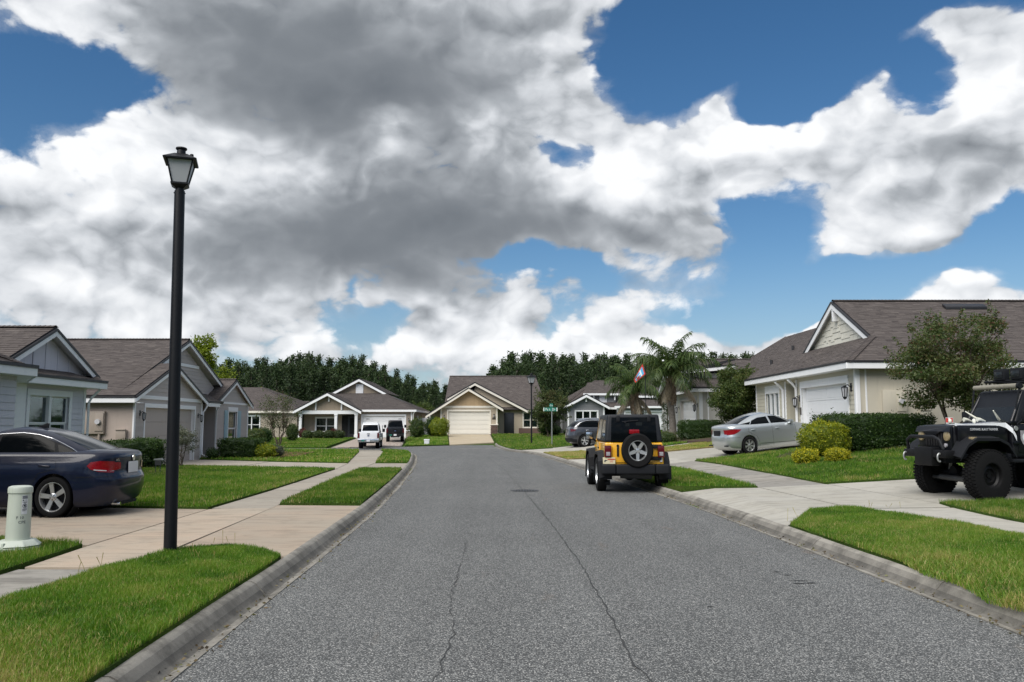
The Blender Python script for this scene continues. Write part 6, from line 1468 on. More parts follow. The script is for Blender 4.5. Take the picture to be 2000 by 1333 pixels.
    for x in (0, 2.42):
        mb = MB(); mb.tube([(x, -.72, tr), (x, .72, tr)], .055, 10); mb.lathe([(.02, -.13), (.14, -.10), (.16, 0), (.14, .10), (.02, .13)], (x, -.12 if x else .05, tr), 'X', 16); c.add(mb, 'axle', M['plastic'], smooth=50)
        for sg in (1, -1): mb = MB(); mb.tube([(x - .1, sg * .52, tr - .02), (x - .16, sg * .46, t_(.62))], .035, 8); c.add(mb, 'shock_absorber', M['galv' if black else 'plastic'], smooth=50)
    mb = MB(); mb.tube([(-.52, -.45, t_(.40)), (-.50, .35, t_(.42))], .10, 12); c.add(mb, 'muffler', M['manhole'], smooth=50)
    bx(c, (-.55, -.7, t_(.50)), (2.9, .7, t_(.60)), 'floor_pan', 'plastic', None, .02)
    return tub
def yellow():
    X0, Y0 = 3.0, 20.15; hd = math.pi / 2 + R(.3)
    c = Car('parked_car', 'yellow two door off-roader with black hardtop and spare wheel, parked at the right kerb', (X0, Y0 + .72, 0), hd, .93, .95, 1.04)
    offroader(c, 'yellow')
    xr = -.615
    # tailgate
    bx(c, (-.635, -.50, .70), (-.60, .56, 1.155), 'tailgate', 'yellow', None, .015)
    for z in (1.075, .80):
        bx(c, (-.665, -.70, z - .045), (-.630, -.40, z + .045), 'tailgate_hinge', 'plastic', None, .012)
    bx(c, (-.66, .40, .84), (-.63, .455, 1.06), 'tailgate_handle', 'plastic', None, .02)
    mb = MB(); mb.lathe([(.035, 0), (.03, .02), (.001, .02)], (-.66, .428, 1.09), 'X', 14); c.add(mb, 'lock', M['plastic'], smooth=50)
    for sg in (1, -1):
        bx(c, (-.70, sg * .685 - .085, .82), (-.60, sg * .685 + .085, 1.10), 'tail_light', 'dark_red_lens', None, .015)
        bx(c, (-.712, sg * .685 - .05, .86), (-.70, sg * .685 + .05, .95), 'reverse_light', 'smoke_lens', None, .006)
        bx(c, (-.545, sg * .77 - .20, .30), (-.52, sg * .77 + .13, .62), 'mud_flap', 'plastic', None, .012)
    # rear glass in the hardtop hatch
    def hx(z): return -.595 + .075 * (z - 1.17) / .66
    def hatch(y0, y1, z0, z1, off): return [(hx(z0) - off, y0, z0), (hx(z0) - off, y1, z0), (hx(z1) - off, y1 * .95, z1), (hx(z1) - off, y0 * .95, z1)]
    mb = MB(); mb.prism(hatch(-.60, .60, 1.19, 1.76, .001), (-.012, 0, 0)); gl = c.add(mb, 'hatch_glass', M['car_glass'], bevel=.006)
    for y in (.40, -.40): bx(c, (hx(1.74) - .045, y - .045, 1.66), (hx(1.74) - .012, y + .045, 1.80), 'hatch_hinge', 'plastic', None, .012)
    mb = MB(); mb.tube([(hx(1.68) - .03, .30, 1.655), (hx(1.7) - .03, -.12, 1.69)], .012, 6); mb.lathe([(.03, -.03), (.025, .0), (.001, .0)], (hx(1.68) - .012, .22, 1.655), 'X', 10); c.add(mb, 'wiper', M['plastic'])
    for (y, z, w_) in ((.16, 1.58, .10), (-.14, 1.60, .16)): bx(c, (hx(z) - .0165, y - w_ / 2, z - .045), (hx(z) - .0135, y + w_ / 2, z + .045), 'window_sticker', 'car_glass_mid', gl, 0)
    bx(c, (-.70, -.13, 1.37), (-.60, .13, 1.475), 'brake_light', 'red_lens', None, .02)
    # spare wheel on the gate
    sp = hold('spare_wheel', c.root); y_, z_, r = -.045, .985, .405
    mb = MB(); x1 = -.70; w = -.255
    mb.lathe([(r * .57, .0), (r * .9, .0), (r * .97, w * .10), (r, w * .25), (r, w * .75), (r * .97, w * .90), (r * .9, w), (r * .62, w * .98), (r * .575, w * .88)], (x1, y_, z_), 'X', 48, cap=False); c.add(mb, 'tyre', M['rubber'], sp, smooth=40)
    mb = MB(); rr = r * .585
    mb.lathe([(rr * .92, 0), (rr * .9, w * .8), (rr * .96, w * .95), (rr, w * .95), (rr, w * .8)], (x1, y_, z_), 'X', 40, cap=False)
    mb.lathe([(rr * .9, w * .35), (.01, w * .35)], (x1, y_, z_), 'X', 24, cap=False, m=1)
    for j in range(5):
        a = 2 * math.pi * j / 5 + math.pi; pts = []
        for rad, hw, xx in ((rr * .05, rr * .20, w * .80), (rr * .94, rr * .15, w * .86)):
            for s_ in (-1, 1):
                for dd in (0, .03): pts.append((x1 + xx + dd, y_ + rad * math.sin(a) + s_ * hw * math.cos(a), z_ + rad * math.cos(a) - s_ * hw * math.sin(a)))
        mb.mesh(pts, [(0, 4, 6, 2), (1, 3, 7, 5), (0, 1, 5, 4), (2, 6, 7, 3), (0, 2, 3, 1), (4, 5, 7, 6)])
        a += math.pi / 5; mb.lathe([(rr * .055, w * .80), (rr * .055, w * .85), (.001, w * .85)], (x1, y_ + rr * .27 * math.sin(a), z_ + rr * .27 * math.cos(a)), 'X', 8, cap=False, m=1)
    mb.lathe([(rr * .30, w * .7), (rr * .30, w * .80), (rr * .14, w * .84), (.001, w * .84)], (x1, y_, z_), 'X', 20, cap=False)
    c.add(mb, 'rim', [M['alloy'], M['plastic']], sp, smooth=35)
    mb = MB(); mb.tube([(-.60, y_, z_), (x1 - .05, y_, z_)], .10, 14); c.add(mb, 'carrier', M['plastic'], sp)
    # bumper in three lengths
    bx(c, (-.90, -.50, .44), (-.62, .50, .665), 'bumper', 'plastic', None, .035, None, 3)
    for sg in (1, -1): bx(c, (-.885, min(sg * .505, sg * .86), .44), (-.55, max(sg * .505, sg * .86), .665), 'bumper_end', 'plastic', None, .04, None, 3)
    pl = plate(c, -.672, .66, .745, .32, .155, 'plate_cream')
    letters(c, 'IIIII', .07, lambda a, b: (-.68, .60 - a, .725 + b), 'lettering', 'plate_red', pl)
    mb = MB(); mb.box((-.682, .51, .765), (-.679, .70, .79)); c.add(mb, 'plate_band', M['plate_red'], pl)
    mb = MB(); mb.prism([(-.682, .79, .74), (-.682, .76, .765), (-.682, .70, .755), (-.682, .75, .735), (-.682, .77, .70)], (.002, 0, 0)); c.add(mb, 'horse_emblem', M['ink'], pl)
    mb = MB(); mb.box((-.642, -.72, .72), (-.638, -.655, .82)); c.add(mb, 'bumper_sticker', M['label_white'])
    mb = MB(); mb.tube([(-.30, .60, .22), (-.30, .72, .22)], .06, 8); c.add(mb, 'lower_arm', M['plastic'])
    return c
yellow()
def black_one():
    # parked across the driveway mouth, nose toward the street
    fx, fy = W(1932, 978, 15.55)[:2]; hd = math.atan2(-.15, -.99); tr = .475
    kx, ky = .88, .86
    f = Vector((math.cos(hd), math.sin(hd))); l = Vector((-f.y, f.x))
    p = Vector((fx, fy)) - f * 2.42 * kx - l * .86 * ky
    c = Car('parked_car', 'lifted black off-roader with roof light bar and white hood stripe at the right edge', (p.x, p.y, zg(fx, fy) - .012), hd, kx, ky, 1.0)
    L = .27; t_ = lambda z: z + L
    offroader(c, 'black_paint', L, tr, .34, 'steel', 'steel_black', R(4), True)
    # angry grille brow
    mb = MB(); mb.mesh([(3.03, -.57, t_(1.12)), (3.03, .57, t_(1.12)), (3.07, .60, t_(1.01)), (3.08, .30, t_(1.02)), (3.08, .16, t_(.96)), (3.08, -.16, t_(.96)), (3.08, -.30, t_(1.02)), (3.07, -.60, t_(1.01))], [(0, 1, 2, 3, 4, 5, 6, 7)]); c.add(mb, 'hood_guard', M['black_paint'])
    # steel bumper with winch bay, hoop and hooks
    bx(c, (3.06, -.74, t_(.52)), (3.30, .74, t_(.67)), 'bumper', 'steel_black', None, .03); bx(c, (3.10, -.30, t_(.36)), (3.33, .30, t_(.72)), 'winch_housing', 'steel_black', None, .03)
    mb = MB(); mb.tube([(3.25, -.62, t_(.68)), (3.30, -.56, t_(.86)), (3.32, -.40, t_(.92)), (3.32, .40, t_(.92)), (3.30, .56, t_(.86)), (3.25, .62, t_(.68))], .035, 8); c.add(mb, 'bull_bar', M['plastic'], smooth=50)
    for sg in (1, -1):
        mb = MB(); mb.tube([(3.34 + .05 * math.cos(a), sg * .60, t_(.53) + .075 * math.sin(a)) for a in np.linspace(-1.9, 1.9, 12)], .018, 6); c.add(mb, 'shackle', M['galv'], smooth=50)
        mb = MB(); mb.lathe([(.035, 0), (.04, .04), (.001, .05)], (3.20, sg * .66, t_(.76)), 'X', 14, cap=False); c.add(mb, 'fog_light', M['smoke_lens'], smooth=50)
        bx(c, (2.66, sg * .86 - .06, t_(.87)), (2.78, sg * .86 + .06, t_(.92)), 'side_marker', 'amber_lens', None, .01)
        mb = MB(); mb.tube([(1.60, sg * .30, t_(1.215)), (1.88, sg * .46, t_(1.42))], [.03, .012], 8); c.add(mb, 'hood_spike', M['bone'], smooth=50)
        mb = MB(); mb.tube([(1.95, sg * .22 + .05, t_(1.215)), (2.10, sg * .22 + .1, t_(1.25)), (2.18, sg * .22 + .1, t_(1.25))], [.018, .03, .045], 8); c.add(mb, 'hood_bone', M['bone'], smooth=50)
        mb = MB(); mb.lathe([(.001, .05), (.03, .035), (.042, 0), (.03, -.035), (.01, -.05)], (2.32, sg * .40, t_(1.22)), 'Z', 10, cap=False); c.add(mb, 'hood_stud', M['bone'], smooth=60)
    mb = MB(); mb.tube([(2.62, -.75, tr - .10), (2.62, .75, tr - .10)], .035, 8); c.add(mb, 'tie_rod', M['manhole'], smooth=50)
    mb = MB(); mb.tube([(2.7, -.3, tr - .08), (2.7, .55, tr - .10)], .055, 10); c.add(mb, 'steering_damper', M['manhole'], smooth=50)
    # hood graphics: a white band with blue field, running back and down to the fender
    hz = lambda x: t_(1.20) - .06 * (x - 1.7) / 1.25 + .004
    hw = lambda x: .66 * (1 - .16 * (x - 1.7) / 1.25)
    def band(y0, y1, xs, name, mat, dz=0.0):
        mb = MB(); vs = []
        for x in xs: vs += [(x, y0(x), hz(x) + dz), (x, y1(x), hz(x) + dz)]
        mb.mesh(vs, [(2 * i, 2 * i + 1, 2 * i + 3, 2 * i + 2) for i in range(len(xs) - 1)]); return c.add(mb, name, M[mat], fix=False)
    xs = np.linspace(1.78, 2.88, 9)
    band(lambda x: .16, lambda x: hw(x) - .05, xs, 'hood_stripe', 'decal_white', .001); band(lambda x: .26, lambda x: .42, np.linspace(1.9, 2.7, 6), 'hood_stripe', 'decal_blue', .003)
    mb = MB(); vs = []
    for x, z in ((2.95, 1.13), (2.7, 1.10), (2.3, 1.12), (1.95, 1.13), (1.80, 1.09), (1.70, .98), (1.62, .84)):
        yy = hw(max(x, 1.7)) + .045 if x > 1.7 else .785
        vs += [(x, max(yy, .60) + .012, t_(z)), (x, max(yy, .60) + .012, t_(z + (.055 if x > 1.9 else .10)))]
    mb.mesh(vs, [(2 * i, 2 * i + 1, 2 * i + 3, 2 * i + 2) for i in range(6)]); c.add(mb, 'side_stripe', M['decal_white'], fix=False)
    yt = .70
    for x0, z0, tx, sz in ((2.32, 1.06, 'COMMAND. BLACK THUNDER', .062), ):
        letters(c, tx, sz, lambda a, b: (x0 - a * .78, yt, t_(z0) + b), 'lettering', 'decal_white')
    letters(c, 'IIIIII III', .07, lambda a, b: (2.3 - a, .50 + b * .9, hz(2.3) + .006), 'lettering', 'decal_blue')
    bx(c, (1.75, .62, t_(.80)), (2.92, .695, t_(1.14)), 'fender_side', 'black_paint', None, .02)
    # shield emblem on the door
    mb = MB(); cx, cz = 1.40, t_(.90); pts = [(-.12, .14), (.12, .14), (.12, -.02), (.07, -.12), (0, -.17), (-.07, -.12), (-.12, -.02)]
    mb.prism([(cx + a, .787, cz + b) for a, b in pts], (0, .004, 0)); em = c.add(mb, 'shield_emblem', M['smoke_lens'])
    mb = MB(); mb.prism([(cx + .075 * math.cos(a), .7915, cz + .01 + .085 * math.sin(a)) for a in np.linspace(0, 6.283, 15)[:-1]], (0, .002, 0)); mb.prism([(cx - .04, .7915, cz - .12), (cx + .04, .7915, cz - .12), (cx + .045, .7915, cz - .05), (cx - .045, .7915, cz - .05)], (0, .002, 0)); c.add(mb, 'emblem_print', M['decal_white'], em)
    mb = MB(); mb.lathe([(.05, 0), (.045, .015), (.001, .015)], (1.62, .785, t_(1.08)), 'Y', 16, cap=False); c.add(mb, 'fuel_badge', M['galv'], smooth=50)
    # roof light bar, rack and spot lamps
    mb = MB(); mb.tube([(1.42, -.70, t_(1.90)), (1.42, .68, t_(1.90))], .05, 12); c.add(mb, 'light_bar', M['brass_bar'], smooth=50)
    mb = MB(); mb.tube([(1.42, .68, t_(1.90)), (1.42, .76, t_(1.90))], .06, 10); c.add(mb, 'light_bar_end', M['plastic'], smooth=50)
    for sg in (1, -1): mb = MB(); mb.tube([(1.55, sg * .68, t_(1.30)), (1.42, sg * .72, t_(1.88))], .022, 6); c.add(mb, 'light_bar_bracket', M['plastic'])
    for y in (-.62, .62):
        mb = MB(); mb.tube([(1.2, y, t_(2.02)), (-.5, y, t_(2.02))], .025, 8); c.add(mb, 'rack_rail', M['plastic'], smooth=50)
    for x in (1.2, .6, .05, -.5): mb = MB(); mb.tube([(x, -.62, t_(2.02)), (x, .62, t_(2.02))], .022, 8); c.add(mb, 'rack_bar', M['plastic'], smooth=50)
    for x in (1.1, -.4):
        for y in (-.6, .6): mb = MB(); mb.tube([(x, y, t_(1.80)), (x, y, t_(2.02))], .02, 6); c.add(mb, 'rack_post', M['plastic'])
    for y in (.42, -.10):
        bx(c, (1.10, y - .17, t_(2.04)), (1.25, y + .17, t_(2.26)), 'spot_lamp', 'plastic', None, .02); bx(c, (1.25, y - .12, t_(2.08)), (1.262, y + .12, t_(2.21)), 'spot_lens', 'car_glass_mid', None, .006)
    mb = MB(); mb.box((.95, .18, t_(1.30)), (1.05, .26, t_(1.44))); c.add(mb, 'dashboard_figure', M['amber_lens'], bevel=.03)
    return c
black_one()

# --- pickups at the porch house
def pickup(label, loc, hd, col, rack, kx, ky, kz, lights):
    c = Car('pickup', label, loc, hd, kx, ky, kz)
    def tp(x, y, z): return (x, y * (1 - .05 * max(0, (z - .9))), z)
    b = bx(c, (-1.25, -.98, .55), (4.15, .98, 1.12), 'body', col, None, .06, tp, 3); c.cut(b, [(x, .40, .47, .6, 1.3) for x in (0, 3.2)])
    bx(c, (-1.2, -.90, 1.0), (.62, -.80, 1.24), 'bed_side', col, None, .02); bx(c, (-1.2, .80, 1.0), (.62, .90, 1.24), 'bed_side', col, None, .02)
    tg = bx(c, (-1.29, -.80, .72), (-1.22, .80, 1.24), 'tailgate', col, None, .02); bx(c, (-1.305, -.14, 1.06), (-1.29, .14, 1.12), 'tailgate_handle', 'plastic', tg, .01)
    mb = MB(); mb.lathe([(.11, 0), (.11, .008), (.001, .01)], (-1.30, 0, .95), 'X', 16, cap=False); mb.v = [(p[0], p[1], .95 + (p[2] - .95) * .45) for p in mb.v]; c.add(mb, 'badge', M['decal_blue'], tg)
    def cab(x, y, z): f = max(0, (z - 1.12) / .74); return (x + (.16 * f if x < 1 else -.55 * f), y * (1 - .17 * f), z)
    bx(c, (.62, -.90, 1.10), (2.75, .90, 1.87), 'cab', col, None, .08, cab, 3)
    mb = MB(); q_ = [cab(.62, -.80, 1.30), cab(.62, .80, 1.30), cab(.62, .80, 1.76), cab(.62, -.80, 1.76)]; mb.prism([(p[0] - .012, p[1], p[2]) for p in q_], (.02, 0, 0)); c.add(mb, 'rear_window', M['car_glass'], bevel=.006)
    for sg in (1, -1):
        for a, bb in ((.75, 1.55), (1.65, 2.55)):
            mb = MB(); mb.poly([(lambda p: (p[0], p[1] + sg * .008, p[2]))(cab(x, sg * .90, z)) for x, z in ((a, 1.2), (bb, 1.2), (bb - .12, 1.72), (a, 1.72))]); c.add(mb, 'side_window', M['car_glass'])
        bx(c, (-1.30, sg * .89 - .08, .78), (-1.14, sg * .89 + .08, 1.16), 'tail_light', lights, None, .015)
        mb = MB(); mb.box((2.35, sg * 1.15 - .13, 1.2), (2.45, sg * 1.15 + .13, 1.46)); c.add(mb, 'door_mirror', M['plastic'], bevel=.03)
        for x in (0, 3.2): c.wheel(x, sg * .85, .40, .60, .26, 'five', 'alloy', out=sg)
        for x in (0, 3.2): c.arches([x], .40, .48, .6, .9)
    bx(c, (-1.42, -.95, .48), (-1.24, .95, .70), 'bumper', 'chrome' if col == 'white_paint' else 'plastic', None, .03); plate(c, -1.43, 0, .60, .3, .15, 'label_white')
    bx(c, (-1.432, .35, .54), (-1.42, .62, .64), 'bumper_sticker', 'sign_green', None, 0); bx(c, (-1.0, -.5, .40), (3.8, .5, .56), 'frame', 'plastic', None, .02)
    if rack:
        for x in (1.0, 2.0): mb = MB(); mb.tube([(x, -.72, 1.87), (x, -.68, 1.95), (x, .68, 1.95), (x, .72, 1.87)], .03, 8); c.add(mb, 'roof_rack', M['white_trim'], smooth=50)
        for y in (.62, -.62): mb = MB(); mb.tube([(.9, y, 1.97), (2.1, y, 1.97)], .025, 8); c.add(mb, 'rack_rail', M['white_trim'], smooth=50)
    return c
x0, y0 = G(720, 876, .02); pickup('white pickup with roof rack parked tail out on the paved driveway of the porch house', (x0, y0 + .3, .02), math.pi / 2 + R(6), 'white_paint', True, .95, .74, .92, 'dark_red_lens')
pickup('black pickup parked beside the white one, closer to the white garage door', (-9.85, 69.5, zg(-10.2, 69.5)), math.pi / 2 + R(8), 'black_paint', False, .95, .76, .97, 'dark_red_lens')
# ------------------------------------------------------------------ plants
def inside(px, py, poly):
    r = np.zeros(len(px), bool); n = len(poly)
    for i in range(n):
        x0, y0 = poly[i]; x1, y1 = poly[(i + 1) % n]
        if y0 == y1: continue
        c = ((y0 > py) != (y1 > py)) & (px < (x1 - x0) * (py - y0) / (y1 - y0) + x0); r ^= c
    return r
def patch_noise(x, y, f, seed):
    g = np.random.default_rng(seed); v = 0
    for o in range(4):
        a, b, c = g.uniform(-1, 1), g.uniform(-1, 1), g.uniform(0, 6.3); d, e, h = g.uniform(-1, 1), g.uniform(-1, 1), g.uniform(0, 6.3)
        k = f * 1.7 ** o; v = v + (np.sin(k * (a * x + b * y) + c) * np.sin(k * (d * x + e * y) + h)) / 1.5 ** o
    return v
def grass(poly, dens, hgt, wid, segs, seed, dry=0.0, ymax=1e9, wild=None):
    """blades of grass all over a lawn"""
    g = np.random.default_rng(seed); xs = [p[0] for p in poly]; ys = [p[1] for p in poly]
    x0, x1, y0, y1 = min(xs), max(xs), max(min(ys), 1.5), min(max(ys), ymax)
    # only where the picture can see
    n = int((x1 - x0) * (y1 - y0) * dens); x = g.uniform(x0, x1, n); y = g.uniform(y0, y1, n)
    k = inside(x, y, poly) & (np.abs(x) < .68 * y + 1.2) & (y > 3.8); x, y = x[k], y[k]; n = len(x)
    if not n: return None
    z = zt(x, y) + .028
    pn = patch_noise(x, y, 1.3, 5); fine = patch_noise(x, y, 6.0, 9)
    h = hgt * g.uniform(.55, 1.25, n) * (1 + .18 * fine); w = wid * g.uniform(.7, 1.3, n)
    wl = np.zeros(n)
    if wild is not None: wl = wild(x, y); h = h * (1 + 1.3 * wl * g.random(n) ** 2)
    a = g.uniform(0, 6.283, n); lean = g.uniform(.05, .62, n) + wl * .3; la = g.uniform(0, 6.283, n)
    bx, by = np.cos(a) * w / 2, np.sin(a) * w / 2; lx, ly = np.cos(la) * h * lean, np.sin(la) * h * lean
    tn = np.clip(.33 + .13 * pn + .10 * fine + g.normal(0, .12, n) + dry + wl * .16 * (g.random(n) < .7), 0, 1)
    dead = np.clip(patch_noise(x, y, 2.6, 21) - .35, 0, 1) + np.clip(patch_noise(x, y, .9, 22) - .75, 0, 1)
    br = g.random(n) < (.035 + .05 * np.clip(pn, 0, 1) + .14 * wl + .34 * dead); tn = np.where(br, g.uniform(.75, 1, n), tn)
    if segs == 1:
        v = np.empty((n, 3, 3)); v[:, 0] = np.stack([x - bx, y - by, z], 1); v[:, 1] = np.stack([x + bx, y + by, z], 1); v[:, 2] = np.stack([x + lx, y + ly, z + h * np.sqrt(np.maximum(.1, 1 - lean**2))], 1)
        f = np.arange(n * 3).reshape(n, 3); return v.reshape(-1, 3), f, tn
    v = np.empty((n, 5, 3)); up1 = h * .55
    v[:, 0] = np.stack([x - bx, y - by, z], 1); v[:, 1] = np.stack([x + bx, y + by, z], 1)
    v[:, 2] = np.stack([x - bx * .75 + lx * .35, y - by * .75 + ly * .35, z + up1], 1); v[:, 3] = np.stack([x + bx * .75 + lx * .35, y + by * .75 + ly * .35, z + up1], 1)
    v[:, 4] = np.stack([x + lx, y + ly, z + h * np.sqrt(np.maximum(.1, 1 - lean**2))], 1)
    i = np.arange(n)[:, None] * 5; f = np.concatenate([i + [0, 1, 3], i + [0, 3, 2], i + [2, 3, 4]], 0); return v.reshape(-1, 3), f, np.concatenate([tn] * 3)
def wild_edge(x, y): return np.clip(np.clip((11.8 - y) / 4, 0, 1) * np.clip((6.1 - x) / 1.5 + .35 * patch_noise(x, y, 2, 3), 0, 1) * 1.2, 0, 1)
def wild_left(x, y): return np.clip((7.0 - y) / 2.5, 0, .6) * np.clip(.5 + patch_noise(x, y, 1.6, 8), 0, 1)
for i, (poly, kw) in enumerate(LAWN):
    parts = []
    if kw.get('near') in (1, 3): parts.append(grass(poly, 12500 if kw['near'] == 1 else 8200, .057, .0058, 2, 100 + i, wild=wild_left if kw['near'] == 1 else wild_edge))
    elif kw.get('near') == 2: parts.append(grass(poly, 4200, .07, .0075, 1, 100 + i))
    elif kw.get('near') == 4: parts.append(grass(poly, 2600, .07, .009, 1, 100 + i))
    elif kw.get('mid'): parts.append(grass(poly, {1: 1000, 2: 1500, 3: 1300, 4: 1150}[kw['mid']], .075, {1: .018, 2: .017, 3: .016, 4: .018}[kw['mid']], 1, 100 + i))
    elif kw.get('dry'): parts.append(grass(poly, 500, .06, .03, 1, 100 + i, dry=.42))
    elif kw.get('far'): parts.append(grass(poly, 150 if kw['far'] < 5 else 90, .09, .05, 1, 100 + i, dry=.02))
    for p in parts:
        if p: o = np_mesh('grass', p[0], p[1], M['blade'], p[2], kind='stuff'); tag(o, 'short green lawn grass', 'grass')

def leaves(pts, size, g, aspect=1.9, flat=.0, up=None, tn=None, cup=.25, droop=None):
    """folded leaf (2 triangles each side of the midrib) at each point"""
    n = len(pts); d = g.normal(size=(n, 3)); d[:, 2] *= (1 - flat)
    if droop is not None: d = d * .7 + droop
    d /= np.linalg.norm(d, axis=1)[:, None]; r = g.normal(size=(n, 3)); s_ = np.cross(d, r); s_ /= np.linalg.norm(s_, axis=1)[:, None] + 1e-9; nn = np.cross(d, s_)
    L = (size * g.uniform(.6, 1.35, n))[:, None]; w = L / aspect * .5
    v = np.empty((n, 4, 3)); v[:, 0] = pts; v[:, 1] = pts + d * L * .5 + s_ * w + nn * w * cup; v[:, 2] = pts + d * L; v[:, 3] = pts + d * L * .5 - s_ * w + nn * w * cup
    i = np.arange(n)[:, None] * 4; f = np.concatenate([i + [0, 1, 2], i + [0, 2, 3]], 0)
    t = g.random(n) if tn is None else tn
    return v.reshape(-1, 3), f, np.concatenate([t, t])
def limb(mb, a, b, r0, r1, g, k=5, amp=.06, n=6):
    a = Vector(a); b = Vector(b); L = (b - a).length; pts = []
    for i in range(k + 1):
        t = i / k; j = Vector(g.normal(size=3) * amp * L * math.sin(math.pi * t)); pts.append(a.lerp(b, t) + j)
    mb.tube(pts, [r0 + (r1 - r0) * i / k for i in range(k + 1)], n, cap=False); return pts
def cluster_tree(name, label, base, hgt, spread, stems, trunk_r, fork, ncl, per, leaf, mat, seed, cl_r=.45, group=None, bark='bark', low=.25, lean=0, cat='tree', tnf=None, top=1.0, aspect=1.9, droop=None, twigs=True):
    """trunk(s), limbs reaching to leaf clusters; gaps between the clusters stay open"""
    g = np.random.default_rng(seed); t = thing(name, label, cat, base, 0, group); B = Vector(base)
    cl = []
    for i in range(ncl):
        for _ in range(30):
            u = g.normal(size=3); u /= np.linalg.norm(u); rad = g.random() ** .42; p = u * rad
            z = hgt * low + hgt * (1 - low) * (p[2] * .5 + .5) * top
            f = 1 - .25 * abs(p[2]) ** 3; q = Vector((p[0] * spread * f + lean * (z / hgt), p[1] * spread * f, z))
            if all((q - c).length > cl_r * .55 for c in cl): break
        cl.append(q)
    mb = MB(); ends = []
    for s_ in range(stems):
        a = 2 * math.pi * s_ / max(stems, 1) + g.uniform(-.4, .4); off = Vector((math.cos(a), math.sin(a), 0))
        foot = B + off * trunk_r * (.8 if stems > 1 else 0) + Vector((0, 0, -.08)); tip = B + Vector((off.x * spread * .32 * (stems > 1) + lean * .4, off.y * spread * .32 * (stems > 1), hgt * fork))
        pts = limb(mb, foot, tip, trunk_r * (1.25 if stems == 1 else 1), trunk_r * .62, g, 6, .035, 8); ends.append((tip, pts))
    for c in cl:
        e = min(ends, key=lambda q: (Vector((q[0].x, q[0].y, 0)) - Vector((B.x + c.x, B.y + c.y, 0))).length); src = e[1][-1] if c.z > hgt * fork * .8 else e[1][int(len(e[1]) * .6)]
        mid = src.lerp(B + c, .55) + Vector((0, 0, .10 * spread)); pp = limb(mb, src, mid, trunk_r * .42, trunk_r * .22, g, 3, .05, 5); limb(mb, pp[-1], B + c, trunk_r * .22, trunk_r * .07, g, 3, .06, 4)
    mb.build('trunk', M[bark], t, smooth=60, fix=False)
    P_, T_ = [], []
    for c in cl[::2]:
        o_ = Vector((c.x, c.y, (c.z - hgt * .45) * .9)).normalized() + Vector((g.normal(0, .25), g.normal(0, .25), .35)); n = int(per * .22); q = g.random(n) ** .8; L_ = cl_r * g.uniform(1.2, 2.3)
        P_.append(np.array(c) + np.outer(q * L_, np.array(o_.normalized())) + g.normal(0, .05, (n, 3)) * (1.3 - q)[:, None]); T_.append(np.clip(g.normal(.5, .18, n), 0, .9))
    for c in cl:
        n = int(per * g.uniform(.6, 1.3)); u = g.normal(size=(n, 3)); u /= np.linalg.norm(u, axis=1)[:, None]; rr = cl_r * g.uniform(.7, 1.25) * g.random(n)[:, None] ** .5
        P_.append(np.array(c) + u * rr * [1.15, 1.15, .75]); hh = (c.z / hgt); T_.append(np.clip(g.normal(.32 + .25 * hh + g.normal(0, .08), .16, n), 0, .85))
    P_ = np.concatenate(P_); T_ = np.concatenate(T_)
    if tnf is not None: T_ = tnf(P_, T_, g, hgt)
    v, f, tn = leaves(P_, leaf, g, aspect, .2, tn=T_, droop=droop)
    np_mesh('crown', v, f, M[mat], tn, parent=t); return t
